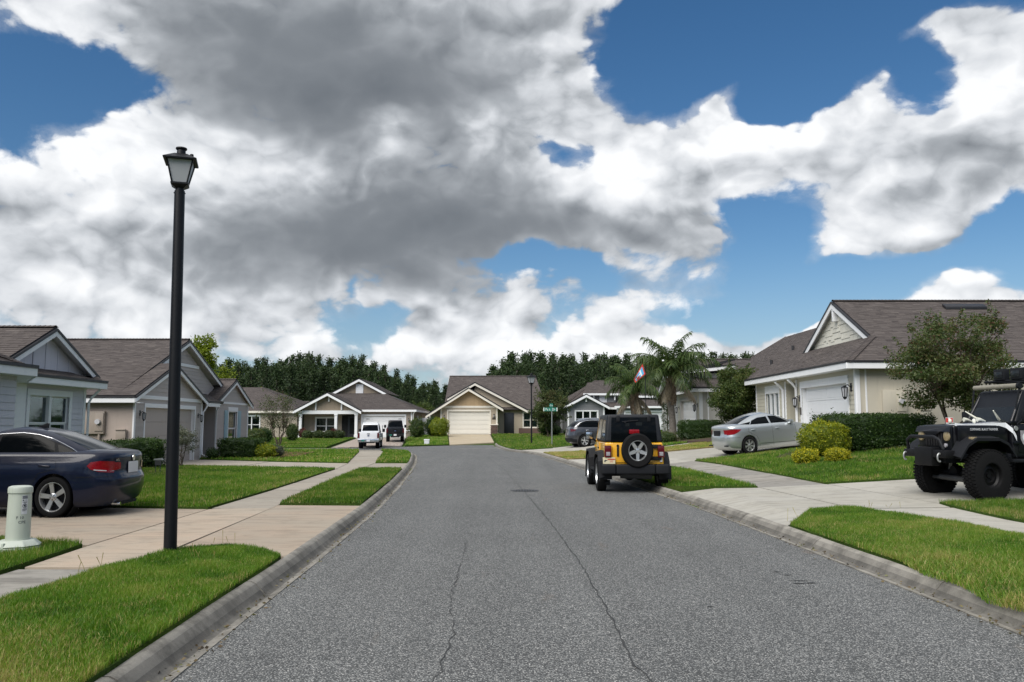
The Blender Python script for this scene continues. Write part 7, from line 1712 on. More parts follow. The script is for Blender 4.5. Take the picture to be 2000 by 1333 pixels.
def bush(name, label, base, rx, ry, hgt, n, leaf, mat, seed, box=0.0, cat='shrub', group=None, tmul=1.0, rough=.10, stems=True, tn0=.42, sprig=0):
    """clipped or rounded shrub: leaves in a thick outer shell with hollows, dark twigs inside"""
    g = np.random.default_rng(seed); t = thing(name, label, cat, base, 0, group)
    u = g.normal(size=(n, 3)); u /= np.linalg.norm(u, axis=1)[:, None]
    if box > 0:
        m = np.max(np.abs(u), axis=1)[:, None]; u = u / (m * box + (1 - box) * np.ones_like(m)); 
    ph = g.uniform(0, 6.3, 6)
    lump = 1 + rough * (np.sin(u[:, 0] * 5 + ph[0]) * np.sin(u[:, 1] * 6 + ph[1]) + np.sin(u[:, 2] * 7 + ph[2]) * np.sin(u[:, 0] * 9 + ph[3]) * .7 + np.sin(u[:, 1] * 13 + ph[4]) * np.sin(u[:, 0] * 15 + ph[5]) * .45)
    dep = 1 - np.abs(g.normal(0, .10, n)); dep = np.where(g.random(n) < .25, g.uniform(.45, .95, n), dep)
    k = (lump * dep)[:, None]; P_ = u * k * [rx, ry, hgt * .5]; P_[:, 2] += hgt * .5; P_ = P_[P_[:, 2] > .02]
    if sprig:
        m = len(P_); ex = []
        for _ in range(sprig):
            b = P_[g.integers(m)]
            if b[2] < hgt * .6: continue
            L = g.uniform(.12, .38); ex += [b + np.array([g.normal(0, .03), g.normal(0, .03), L * q_]) for q_ in np.linspace(0, 1, 9)]
        P_ = np.concatenate([P_, np.array(ex)])
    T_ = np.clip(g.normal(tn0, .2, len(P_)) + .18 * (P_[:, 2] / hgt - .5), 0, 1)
    v, f, tn = leaves(P_, leaf, g, 1.8, .1, tn=T_)
    np_mesh('foliage', v, f, M[mat], tn, parent=t)
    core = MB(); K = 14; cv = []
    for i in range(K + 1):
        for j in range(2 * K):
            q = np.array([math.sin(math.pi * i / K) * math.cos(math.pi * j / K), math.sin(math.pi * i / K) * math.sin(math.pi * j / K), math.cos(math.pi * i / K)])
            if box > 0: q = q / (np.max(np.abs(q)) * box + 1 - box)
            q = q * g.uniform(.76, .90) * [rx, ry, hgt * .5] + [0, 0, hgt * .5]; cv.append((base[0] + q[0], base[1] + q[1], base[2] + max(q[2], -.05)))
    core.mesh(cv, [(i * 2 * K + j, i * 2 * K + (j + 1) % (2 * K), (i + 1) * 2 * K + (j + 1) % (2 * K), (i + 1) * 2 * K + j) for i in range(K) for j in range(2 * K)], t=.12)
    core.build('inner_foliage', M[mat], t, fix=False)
    mb = MB()
    for i in range(9):
        a = g.uniform(0, 6.28); rr = g.uniform(.2, .75); e = Vector(base) + Vector((math.cos(a) * rx * rr, math.sin(a) * ry * rr, hgt * g.uniform(.55, .85))); limb(mb, Vector(base) + Vector((math.cos(a) * rx * rr * .5, math.sin(a) * ry * rr * .5, -.05)), e, .022, .008, g, 3, .06, 5)
    mb.build('stems', M['bark'], t, fix=False)['kind'] = 'stuff'
    return t
def gp(x, y, dz=0.0): return (x, y, zg(x, y) + dz)
def gw(u, y, dz=0.0):
    x = W(u, 830, y)[0]; return gp(x, y, dz)
# right of the street
red = lambda P_, T_, g, h: np.where((g.random(len(T_)) < .10 * (P_[:, 2] / h)), .97, T_)
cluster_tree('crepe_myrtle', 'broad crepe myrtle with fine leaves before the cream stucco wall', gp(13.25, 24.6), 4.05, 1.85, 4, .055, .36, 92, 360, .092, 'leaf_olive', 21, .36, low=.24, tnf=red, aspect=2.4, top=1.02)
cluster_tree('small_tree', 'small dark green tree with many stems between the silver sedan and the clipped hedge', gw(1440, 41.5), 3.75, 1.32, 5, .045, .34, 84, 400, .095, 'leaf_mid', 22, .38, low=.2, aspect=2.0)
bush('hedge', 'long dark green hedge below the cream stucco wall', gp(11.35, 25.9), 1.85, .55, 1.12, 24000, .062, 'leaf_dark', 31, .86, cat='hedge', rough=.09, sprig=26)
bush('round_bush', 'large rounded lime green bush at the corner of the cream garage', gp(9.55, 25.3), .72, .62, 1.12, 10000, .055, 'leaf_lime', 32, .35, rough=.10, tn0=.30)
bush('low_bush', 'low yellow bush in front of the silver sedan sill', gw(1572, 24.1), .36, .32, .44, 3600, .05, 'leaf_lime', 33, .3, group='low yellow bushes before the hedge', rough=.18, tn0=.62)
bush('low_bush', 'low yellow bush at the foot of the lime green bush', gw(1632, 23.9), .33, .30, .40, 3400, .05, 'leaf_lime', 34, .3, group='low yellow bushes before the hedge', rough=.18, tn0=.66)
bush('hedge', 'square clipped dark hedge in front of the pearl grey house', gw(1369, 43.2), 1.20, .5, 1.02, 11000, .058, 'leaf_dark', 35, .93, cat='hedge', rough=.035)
bush('low_bush', 'low brownish shrub at the foot of the tall palm', gw(1302, 43), .55, .45, .62, 2200, .06, 'leaf_olive', 36, .3, rough=.15)
for u, y, z_, r, sd in ((1303, 52.5, .55, .42, 41), (1303, 52.5, 1.55, .36, 42), (1304, 52.5, 2.4, .28, 43)): pass
tp = thing('topiary', 'clipped topiary shrub with round tiers beside the pearl grey house', 'shrub', gw(1304, 51.0))
g_ = np.random.default_rng(44); base_ = np.array(tp.location)
for zc, r in ((.42, .46), (1.15, .40), (1.82, .32)):
    u_ = g_.normal(size=(1100, 3)); u_ /= np.linalg.norm(u_, axis=1)[:, None]; v, f, tn = leaves(u_ * r * g_.uniform(.75, 1.02, (1100, 1)) + [0, 0, zc], .06, g_); np_mesh('tier', v, f, M['leaf_dark'], tn * .7, parent=tp)
mb = MB(); mb.tube([base_ + [0, 0, -.05], base_ + [0, 0, 1.9]], .03, 6); mb.build('stem', M['bark'], tp)
g_ = np.random.default_rng(45)
def spiky(name, label, base, n, L, mat, seed, wid=.035, arch=.6, cat='plant', group=None):
    g = np.random.default_rng(seed); t = thing(name, label, cat, base, 0, group); mb = MB(); B = Vector(base)
    for i in range(n):
        a = g.uniform(0, 6.28); el = g.uniform(.5, 1.4); l = L * g.uniform(.6, 1.1); d = Vector((math.cos(a) * math.cos(el), math.sin(a) * math.cos(el), math.sin(el))); s_ = Vector((-math.sin(a), math.cos(a), 0)); pts = []
        for k in range(5): q = k / 4; p = B + d * l * q + Vector((0, 0, -arch * l * q * q * .5)); w_ = wid * (1 - q) ** .6; pts += [p - s_ * w_, p + s_ * w_]
        mb.mesh(pts, [(2 * k, 2 * k + 1, 2 * k + 3, 2 * k + 2) for k in range(4)], t=g.random())
    mb.build('blades', M[mat], t, fix=False)['kind'] = 'stuff'; return t
spiky('spiky_plant', 'spiky green plant at the foot of the crepe myrtle behind the black off-roader', gp(12.4, 24.3), 46, 1.0, 'leaf_mid', 47)

# palms: trunk with old leaf bases, arching fronds each with hanging leaflets
def palm(label, base, trunk_h, r, nf, L, seed, boots=True, ndead=4):
    g = np.random.default_rng(seed); t = thing('palm_tree', label, 'palm tree', base); B = Vector(base)
    mb = MB(); k = 14; pts = [B + Vector((.05 * math.sin(i * .5), .03 * math.cos(i * .4), trunk_h * i / k - .1 * (i == 0))) for i in range(k + 1)]
    mb.tube(pts, [r * (1.25 - .35 * min(1, i / 3)) * (1 + .03 * (-1) ** i) for i in range(k + 1)], 14); mb.build('trunk', M['bark_palm'], t, smooth=60)
    top = pts[-1]
    if boots:
        for i in range(46):
            a = i * 2.4; z = trunk_h * (.55 + .45 * i / 46); c = B + Vector((0, 0, z)); d = Vector((math.cos(a), math.sin(a), 0)); s_ = Vector((-d.y, d.x, 0)); mb = MB()
            q = [c + d * r * .9 - s_ * .10, c + d * r * .9 + s_ * .10, c + d * (r * 1.35) + s_ * .05 + Vector((0, 0, .42)), c + d * (r * 1.35) - s_ * .05 + Vector((0, 0, .42))]; mb.prism(q, d * .03 + Vector((0, 0, .01))); mb.build('old_leaf_base', M['boot'], t)
    # crownshaft tapers into the spear
    mb = MB(); mb.tube([top - Vector((0, 0, .2)), top + Vector((0, 0, .5)), top + Vector((0, 0, 1.0))], [r * 1.1, r * .9, .04], 10); mb.build('crown_base', M['boot'], t, smooth=60)
    for i in range(nf + ndead):
        dead = i >= nf; a = i * 2.399 + g.uniform(-.2, .2); el = (1.50 - 1.30 * (i / nf) ** .9 + g.uniform(-.1, .1)) if not dead else -.55 + g.uniform(-.15, .15)
        l = L * g.uniform(.85, 1.1) * (.75 if dead else 1); d = Vector((math.cos(a), math.sin(a), 0)); p = top + Vector((0, 0, .35 if not dead else .05)); ang = el; K = 12; sp = []
        for q in range(K + 1):
            sp.append(p.copy()); p = p + (d * math.cos(ang) + Vector((0, 0, math.sin(ang)))) * (l / K); ang -= ((1.15 + .75 * i / nf) if not dead else .7) / K * (.5 + 1.3 * q / K)
        mb = MB(); mb.tube(sp, [.035 * (1 - q / (K + 1)) + .006 for q in range(K + 1)], 5, t=.8)
        s0 = Vector((-d.y, d.x, 0))
        for q in range(1, 46):
            x = q / 46 * K; j = min(int(x), K - 1); c = sp[j].lerp(sp[j + 1], x - j); tg = (sp[j + 1] - sp[j]).normalized(); ll = l * .30 * math.sin(math.pi * min(.98, .12 + .86 * q / 46)) ** .6
            for sg in (-1, 1):
                dr = (s0 * sg * g.uniform(.5, .9) + tg * .55 + Vector((0, 0, g.uniform(-.75, .05) - (.6 if dead else 0)))).normalized(); w_ = tg.cross(dr).cross(dr).normalized() * .023 * (1 if L > 2.4 else .9)
                m_ = c + dr * ll * .5; e = c + dr * ll * .9 + Vector((0, 0, -ll * g.uniform(.25, .55)))
                mb.mesh([c - w_ * .6, c + w_ * .6, m_ + w_, m_ - w_, e], [(0, 1, 2, 3), (3, 2, 4)], t=float(np.clip(g.normal(.45, .22), 0, 1)))
        mb.build('dead_frond' if dead else 'frond', M['frond_dead' if dead else 'frond'], t, fix=False)
    return t
px_, py_ = gw(1312, 46.0)[:2]
palm('tall palm with a thick fibrous trunk standing beside the pearl grey house', gp(px_, py_), 3.4, .21, 26, 2.75, 61, True, 3)
px_, py_ = gw(1240, 52.0)[:2]
palm('shorter palm with drooping crown left of the flag pole', gp(px_, py_), 2.65, .20, 22, 2.5, 62, True, 5)

# left of the street
bush('hedge', 'dark clipped hedge at the front of the tan stucco side wall', gw(236, 28.4), 1.25, .5, .98, 10000, .055, 'leaf_dark', 51, .9, cat='hedge', rough=.06)
bush('hedge', 'lower dark hedge block at the corner of the taupe house garage', gw(285, 28.9), .62, .6, 1.05, 7000, .055, 'leaf_dark', 52, .85, cat='hedge', rough=.06)
cluster_tree('grey_shrub', 'thin grey green shrub right of the black street lamp post', gw(356, 29.5), 1.55, .55, 6, .016, .5, 40, 80, .05, 'leaf_grey', 53, .17, low=.3, cat='shrub')
bush('hedge', 'dark hedge below the window with pale blue shutters', gw(474, 37.5), 1.05, .55, .92, 8000, .06, 'leaf_dark', 54, .9, cat='hedge', rough=.06)
bush('flowering_shrub', 'loose yellow and green shrub beside the shuttered window hedge', gw(517, 37.4), .55, .5, .66, 3000, .06, 'leaf_lime', 55, .2, rough=.2, tn0=.35)
bush('flowering_shrub', 'sparse grey green shrub near the white marker post', gw(540, 38), .4, .4, .6, 1400, .06, 'leaf_grey', 56, .2, rough=.25)
cluster_tree('bare_crepe_myrtle', 'nearly bare crepe myrtle with thin twigs before the tan hip roofed house', gw(545, 62), 4.1, 1.55, 5, .05, .30, 80, 42, .10, 'leaf_olive', 57, .42, low=.22, tnf=red)
bush('round_bush', 'rounded dark bush below the tan house window', gw(512, 66), .9, .8, 1.25, 3200, .09, 'leaf_dark', 58, .3)
bush('round_bush', 'lime topped bush between the tan house window and the bare crepe myrtle', gw(500, 62), .7, .7, 1.25, 2600, .09, 'leaf_mid', 59, .4, tn0=.55)
bush('round_bush', 'upright dark bush at the left column of the porch house', gw(571, 71), .50, .5, 1.5, 2600, .09, 'leaf_mid', 60, .3)
for i, (u, lab) in enumerate(((601, 'round dark bush below the left side of the porch window'), (622, 'round dark bush below the middle of the porch window'), (643, 'round dark bush below the right side of the porch window'), (663, 'round dark bush beside the porch steps column'))):
    bush('round_bush', lab, gw(u, 76.5), .52, .5, .78, 1700, .09, 'leaf_olive', 70 + i, .2, group='round bushes along the porch', tn0=.3)
for u, lab in ((592, 'small red leaved shrub at the left porch column'), (652, 'small red leaved shrub before the middle porch column')): bush('red_shrub', lab, gw(u, 78.3), .42, .4, .95, 1100, .09, 'leaf_red', 75 + u, .1)
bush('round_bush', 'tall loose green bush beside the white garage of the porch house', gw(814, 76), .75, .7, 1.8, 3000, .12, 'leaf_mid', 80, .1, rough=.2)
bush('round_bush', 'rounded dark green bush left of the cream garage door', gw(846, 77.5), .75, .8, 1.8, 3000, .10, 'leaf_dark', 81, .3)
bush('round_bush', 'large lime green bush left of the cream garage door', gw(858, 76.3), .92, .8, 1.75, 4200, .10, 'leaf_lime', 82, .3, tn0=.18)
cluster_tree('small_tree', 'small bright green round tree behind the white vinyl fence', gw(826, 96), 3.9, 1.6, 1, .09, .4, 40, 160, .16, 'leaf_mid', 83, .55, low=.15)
cluster_tree('small_tree', 'brownish leaved tree behind the green street sign', gw(1072, 76), 4.2, 1.75, 3, .07, .32, 62, 190, .15, 'leaf_olive', 84, .48, low=.2)
bush('round_bush', 'dark bush at the left end of the slate grey house', gw(1083, 79), .6, .6, .9, 1500, .1, 'leaf_dark', 85, .2)
bush('round_bush', 'dense dark bush behind the street sign pole', gw(1066, 78), .8, .8, 2.2, 2600, .12, 'leaf_dark', 86, .2)
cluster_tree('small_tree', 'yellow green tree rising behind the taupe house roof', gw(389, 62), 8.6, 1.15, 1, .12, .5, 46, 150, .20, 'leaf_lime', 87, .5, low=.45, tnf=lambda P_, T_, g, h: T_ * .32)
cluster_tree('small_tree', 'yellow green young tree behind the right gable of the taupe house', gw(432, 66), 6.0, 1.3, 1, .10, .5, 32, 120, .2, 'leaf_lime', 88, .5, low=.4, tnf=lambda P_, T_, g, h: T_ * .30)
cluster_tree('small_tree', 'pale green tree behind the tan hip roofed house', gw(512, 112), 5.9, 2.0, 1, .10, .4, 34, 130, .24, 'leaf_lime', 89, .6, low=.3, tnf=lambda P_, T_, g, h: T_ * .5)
for u, y, h, lab, sd in ((417, 36.5, .5, 'small dark plant in the taupe house entry bed', 90), (1105, 79.5, .5, 'low dark plant at the slate grey side wall', 91)): bush('small_plant', lab, gw(u, y), .28, .28, h, 500, .06, 'leaf_dark', sd, .1)

# pine wood beyond the houses
def pine_mesh(seed, hgt, big):
    g = np.random.default_rng(seed); P_, T_ = [], []; mb = MB(); tr = [Vector((g.normal(0, .05) * i, g.normal(0, .05) * i, hgt * i / 8)) for i in range(9)]
    mb.tube(tr, [.19 * (1 - .75 * i / 8) for i in range(9)], 6, cap=False)
    nb = 46
    for i in range(nb):
        q = i / nb; z = hgt * (.30 + .69 * q); a = i * 2.4 + g.uniform(-.5, .5); reach = (1.75 * (1 - q) ** .8 + .10) * g.uniform(.5, 1.25) * big
        c = np.array([math.cos(a) * reach * .6, math.sin(a) * reach * .6, z]); tip = np.array([math.cos(a) * reach, math.sin(a) * reach, z + reach * .25])
        j = min(int(z / hgt * 8), 7); mb.tube([tr[j], Vector(tip)], [.045, .012], 4, cap=False)
        for cc, m in ((c, 20), (tip, 24)):
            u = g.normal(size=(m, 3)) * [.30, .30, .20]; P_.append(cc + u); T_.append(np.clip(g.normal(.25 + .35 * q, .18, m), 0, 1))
    P_ = np.concatenate(P_); T_ = np.concatenate(T_); v, f, tn = leaves(P_, .46, g, 2.6, .1, tn=T_, cup=.1); return mb, v, f, tn
PROTO = []
for s_ in range(6):
    hgt = (13.2, 14.4, 12.4, 15.2, 13.8, 11.6)[s_]; t = thing('pine_tree', 'tall dark pine in the wood behind the houses', 'pine tree', (0, 0, 0), 0, 'pines of the wood behind the houses')
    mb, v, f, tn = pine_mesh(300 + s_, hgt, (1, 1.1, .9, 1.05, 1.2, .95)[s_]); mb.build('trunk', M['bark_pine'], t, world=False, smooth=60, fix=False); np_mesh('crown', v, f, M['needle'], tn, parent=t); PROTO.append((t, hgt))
used = [False] * 6; g_ = np.random.default_rng(77)
# skyline of the wood: photo column -> height of the tree tops above the horizon there
SKY_U = [380, 430, 480, 540, 600, 650, 690, 730, 770, 800, 840, 870, 900, 935, 960, 990, 1040, 1090, 1140, 1200, 1260, 1330, 1390, 1450, 1520, 1600]
SKY_V = [712, 705, 703, 697, 690, 703, 690, 705, 722, 735, 745, 752, 762, 744, 712, 694, 688, 690, 694, 690, 697, 690, 690, 690, 694, 700]
def put_pine(u, Y, vtop):
    i = int(g_.integers(6)); t, h = PROTO[i]; x = W(u, 830, Y)[0]; zb = zg(x, Y) - .2; ztop = W(u, vtop, Y)[2]; s_ = (ztop - zb) / h
    o = t if not used[i] else copy_tree(t); used[i] = True; o.location = (x, Y, zb); o.rotation_euler.z = g_.uniform(0, 6.28); k = s_ * g_.uniform(.82, 1.1); o.scale = (k, k, s_)
for row, (Y, n, dv, j) in enumerate(((128, 74, 16, 22), (142, 70, 6, 16), (156, 56, 0, 8))):
    for k in range(n):
        u = 395 + (1560 - 395) * (k + g_.uniform(-.3, .3)) / n
        if 905 < u < 925 and row < 2: continue
        v = float(np.interp(u, SKY_U, SKY_V)) + dv + abs(g_.normal(0, j * .6)) - (4 if row == 2 else 0); put_pine(u, Y + g_.uniform(-6, 6), v)
# the depth of the wood, behind the trees one can tell apart
P_, T_ = [], []
for k in range(420):
    u = g_.uniform(390, 1580); Y = g_.uniform(164, 185); x = W(u, 830, Y)[0]; vt = float(np.interp(u, SKY_U, SKY_V)) + 20 + abs(g_.normal(0, 10)); ztop = W(u, vt, Y)[2]
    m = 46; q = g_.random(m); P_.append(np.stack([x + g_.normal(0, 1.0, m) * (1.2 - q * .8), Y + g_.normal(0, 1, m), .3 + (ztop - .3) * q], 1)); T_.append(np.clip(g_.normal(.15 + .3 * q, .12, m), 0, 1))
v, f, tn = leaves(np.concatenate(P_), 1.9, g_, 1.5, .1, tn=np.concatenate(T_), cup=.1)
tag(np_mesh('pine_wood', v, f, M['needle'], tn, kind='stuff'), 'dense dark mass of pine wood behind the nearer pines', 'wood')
# undergrowth along the foot of the wood
P_ = []
for k in range(900):
    u = g_.uniform(390, 1580); Y = g_.uniform(114, 124); x = W(u, 830, Y)[0]; m = 16; P_.append(np.stack([x + g_.normal(0, .8, m), Y + g_.normal(0, .6, m), .3 + np.abs(g_.normal(0, 1.3, m))], 1))
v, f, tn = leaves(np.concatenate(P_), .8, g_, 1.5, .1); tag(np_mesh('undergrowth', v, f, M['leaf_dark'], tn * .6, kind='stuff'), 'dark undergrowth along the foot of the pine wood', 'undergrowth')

# the wood goes on round the other sides of the neighbourhood
P_, T_ = [], []
for k in range(520):
    a = g_.uniform(R(75), R(285)); rad = g_.uniform(60, 74); x, y = rad * math.sin(a) * 1.1, rad * math.cos(a); top = 11 + g_.normal(0, 1.6)
    m = 34; q = g_.random(m); P_.append(np.stack([x + g_.normal(0, 1.2, m) * (1.3 - q * .8), y + g_.normal(0, 1.2, m), .2 + top * q], 1)); T_.append(np.clip(g_.normal(.2 + .35 * q, .12, m), 0, 1))
v, f, tn = leaves(np.concatenate(P_), 2.2, g_, 1.5, .1, tn=np.concatenate(T_), cup=.1)
tag(np_mesh('pine_wood', v, f, M['needle'], tn, kind='stuff'), 'wood on the near sides of the neighbourhood', 'wood')

# unseen yard tree, mirrored in the navy car's windows, added to block sun glare
cluster_tree('unseen_yard_tree', 'unseen broad leafy tree added in the yard of the house at the left edge', gp(-15.2, 6.6), 10.5, 3.6, 1, .19, .35, 80, 520, .24, 'leaf_mid', 95, .95, low=.3)
# dry leaves and clippings along the gutters and joints
n = 1500; g_ = np.random.default_rng(99); yy = 4.5 + 40 * g_.random(n) ** 1.8; lf = g_.random(n) < .5
kx_ = np.where(lf, np.interp(yy, _kly, _klx) + .17, np.interp(yy, _kry, _krx) - .17) + np.where(lf, 1, -1) * np.abs(g_.normal(0, .10, n)) * (g_.random(n) < .8) + g_.normal(0, .05, n)
P_ = np.stack([kx_, yy, np.full(n, .012) + .012 * g_.random(n)], 1)
v, f, tn = leaves(P_, .035, g_, 1.7, .9); tag(np_mesh('leaf_litter', v, f, M['litter'], tn, kind='stuff'), 'scattered dry leaves and clippings in the gutters', 'leaf litter')
# seed stalks of weeds at the lawn edges and slab joints
for (u, v_, k) in ((395, 1098, 6), (160, 1120, 4), (430, 1072, 4), (1738, 998, 3), (1560, 1018, 5), (1690, 1000, 4)):
    x, y = G(u, v_, .14); P_ = []
    for _ in range(k):
        b = np.array([x + g_.normal(0, .10), y + g_.normal(0, .10), .13]); h = g_.uniform(.10, .22); d = np.array([g_.normal(0, .3), g_.normal(0, .3), 1]) * h; P_.append((b, b + d))
    mb = MB()
    for a, b in P_: mb.tube([a, (a + b) / 2 + [0, 0, .01], b], [.003, .002, .004], 4, t=.8)
    o = mb.build('weed_stalks', M['blade'], None, fix=False); tag(o, 'thin seed stalks of weeds at a lawn edge', 'weeds', kind='stuff')
# ------------------------------------------------------------------ street furniture
def street_lamp(label, base, hgt, r, k, rz, lean=0.0, parts=True):
    t = thing('street_lamp', label, 'street lamp', base, 0, 'street lamps'); B = Vector(base); top = B + Vector((lean, 0, hgt))
    def at(z): return B + Vector((lean * z / hgt, 0, z))
    mb = MB(); mb.tube([at(-.1), at(.0), at(.35), at(hgt * .5), at(hgt)], [r * 1.02, r * 1.02, r, r * .93, r * .84], 20); mb.build('post', M['pole'], t, smooth=50)
    ca, sa = math.cos(rz), math.sin(rz)
    def fr(x, y, z): return (top.x + (x * ca - y * sa) * k, top.y + (x * sa + y * ca) * k, top.z + z * k)
    mb = MB(); mb.lathe([(.062 * k, -.06), (.066 * k, .0), (.060 * k, .07)], top, n=16); mb.build('collar', M['pole'], t, smooth=40)
    for a in range(4): mb = MB(); q = a * math.pi / 2; mb.tube([fr(.05 * math.cos(q), .05 * math.sin(q), -.03), fr(.085 * math.cos(q), .085 * math.sin(q), -.03)], .008, 6); mb.build('set_screw', M['pole'], t)
    zb, zt2, hb, htp = .10, .46, .105, .185
    mb = MB(); sq = lambda h, z: [fr(-h, -h, z), fr(h, -h, z), fr(h, h, z), fr(-h, h, z)]
    v = sq(.05, .03) + sq(hb + .02, zb - .01) + sq(hb + .02, zb + .015) + sq(hb - .005, zb + .015); mb.mesh(v, [(0, 3, 2, 1)] + [(4 * i + j, 4 * i + (j + 1) % 4, 4 * i + 4 + (j + 1) % 4, 4 * i + 4 + j) for i in range(3) for j in range(4)] + [(12, 13, 14, 15)]); mb.build('lantern_base', M['pole'], t)
    for sx, sy in ((-1, -1), (1, -1), (1, 1), (-1, 1)): mb = MB(); mb.tube([fr(sx * hb, sy * hb, zb), fr(sx * htp, sy * htp, zt2)], .013 * k, 6); mb.build('corner_bar', M['pole'], t)
    for a, b in ((0, 1), (1, 2), (2, 3), (3, 0)):
        l, h = sq(hb - .004, zb + .012), sq(htp - .006, zt2); mb = MB(); mb.poly([l[a], l[b], h[b], h[a]]); mb.build('lantern_pane', M['frost'], t)
    mb = MB(); v = sq(htp + .05, zt2 - .01) + sq(htp + .055, zt2 + .012) + sq(.09, zt2 + .11) + sq(.085, zt2 + .11); mb.mesh(v, [(0, 3, 2, 1)] + [(4 * i + j, 4 * i + (j + 1) % 4, 4 * i + 4 + (j + 1) % 4, 4 * i + 4 + j) for i in range(3) for j in range(4)] + [(12, 13, 14, 15)]); mb.build('lantern_roof', M['pole'], t)
    mb = MB(); c = fr(0, 0, zt2 + .09); mb.lathe([(.07 * k, 0), (.062 * k, .09 * k), (.075 * k, .10 * k), (.085 * k, .115 * k), (.08 * k, .13 * k), (.03 * k, .14 * k)], c, n=20); mb.build('finial', M['pole'], t, smooth=40)
    mb = MB(); c = fr(.16, -.1, zt2 + .05); mb.lathe([(.03 * k, 0), (.028 * k, .05 * k), (.01 * k, .06 * k)], c, n=10); mb.build('photo_cell', M['pole'], t, smooth=40)
    return t
x_, y_ = G(332, 1085, .13)
xt, zt_ = W(351, 374, y_)[0], W(351, 374, y_)[2]
street_lamp('black street lamp post with a square lantern on the near left lawn', (x_, y_, .13), zt_ - .13, .073, .80, R(17), xt - x_)
x_, y_ = W(1038, 830, 61)[:2]; b_ = gp(x_, y_); zt_ = W(1038, 752, 61)[2]
street_lamp('distant street lamp rising beside the roof of the caramel gabled house', b_, zt_ - b_[2], .06, 1.25, R(20))
# utility pedestal
x_, y_ = G(33, 1078, .13); ped = thing('utility_pedestal', 'pale green plastic utility pedestal on the lawn at the left edge', 'utility pedestal', (x_, y_, .13)); B = Vector((x_, y_, .15))
def taper(s_, z): return s_ * (1 - .06 * z)
mb = MB()
for z0, z1, s0, s1 in ((-.05, .05, .205, .20), (.05, .062, .195, .205), (.062, .125, .205, .150)):
    mb.lathe([(s0 * 1.3, z0), (s1 * 1.3, z1)], B, n=8)
mb.build('base_skirt', M['pedestal'], ped, bevel=.008)
mb = MB(); mb.box((-.015, -.255, -.02), (.015, -.21, .11), lambda a, b, c: (B.x + a - .03, B.y + b, B.z + c)); mb.build('latch', M['pedestal'], ped, bevel=.006)
H = W(35, 951, y_)[2] - B.z
mb = MB(); mb.lathe([(.128, .10), (.132, .14), (.132, .2), (.128, H * .6), (.124, H - .06)], B, n=40); mb.build('barrel', M['pedestal'], ped, smooth=50)
mb = MB(); mb.lathe([(.128, H - .075), (.134, H - .07), (.135, H - .02), (.128, H), (.10, H + .012), (.001, H + .016)], B, n=40, cap=False); mb.build('cap', M['pedestal'], ped, smooth=40)
def on_barrel(a0, zc, r=.1305):                # wrap flat print round the barrel
    return lambda a, b: (B.x + r * math.sin(a0 + a / r), B.y - r * math.cos(a0 + a / r), B.z + zc + b)
f_ = on_barrel(.95, 0, .1302); mb = MB(); q = [(a, b) for b in (H - .10, H - .32) for a in np.linspace(-.034, .034, 7)]; mb.mesh([f_(a, b) for a, b in q], [(i, i + 1, i + 8, i + 7) for i in range(6)]); lb = mb.build('label_sticker', M['label_white'], ped, fix=False)
mb = MB()
def bar(a0, a1, b0, b1):
    f_ = on_barrel(.95, 0, .1318); mb.mesh([f_(a, b) for b in (b0, b1) for a in np.linspace(a0, a1, 4)], [(i, i + 1, i + 5, i + 4) for i in range(3)])
bar(-.03, .03, H - .112, H - .104); bar(-.03, .03, H - .122, H - .116); bar(-.03, .03, H - .135, H - .126); bar(-.026, -.01, H - .162, H - .148); bar(.0, .026, H - .156, H - .152); bar(-.028, .028, H - .178, H - .173); bar(-.012, .02, H - .188, H - .183); bar(-.026, .026, H - .262, H - .256); bar(-.026, .026, H - .272, H - .268); bar(-.026, .01, H - .282, H - .278)
f_ = on_barrel(.95, 0, .1318); cz = H - .222
ring = [(rr * math.cos(a), cz + rr * math.sin(a)) for rr in (.026, .021) for a in np.linspace(0, 6.283, 21)[:-1]]; mb.mesh([f_(a, b) for a, b in ring], [(i, (i + 1) % 20, 20 + (i + 1) % 20, 20 + i) for i in range(20)]); bar(-.004, .010, cz - .016, cz + .016); bar(-.012, -.002, cz - .002, cz + .014)
mb.build('sticker_print', M['ink'], lb, fix=False)
for tx, a0, zc, sz in (('F 10', .62, H - .36, .048), ('CPE', .80, H - .415, .048)):
    vs, fs = text_mesh(tx, sz); f_ = on_barrel(a0, zc, .1312); mb = MB(); mb.mesh([f_(p[0], p[1]) for p in vs], fs); mb.build('lettering', M['ink'], ped, fix=False)
# small lawn sign by the driveway
x_, y_ = G(308, 926, .13); t = thing('lawn_sign', 'tiny lawn sign with two legs left of the street lamp post', 'lawn sign', (x_, y_, .13))
mb = MB(); mb.box((x_ - .10, y_ - .01, .40), (x_ + .10, y_ + .01, .56)); mb.build('panel', M['manhole'], t)
mb = MB(); mb.prism([(x_ - .16, y_ - .02, .55), (x_ + .16, y_ - .02, .55), (x_ + .12, y_ - .02, .62), (x_ - .10, y_ - .02, .60)], (0, .04, 0)); mb.build('cap', M['galv'], t)
for dx_ in (-.07, .07): mb = MB(); mb.tube([(x_ + dx_, y_, .08), (x_ + dx_, y_, .42)], .012, 5); mb.build('leg', M['ink'], t)
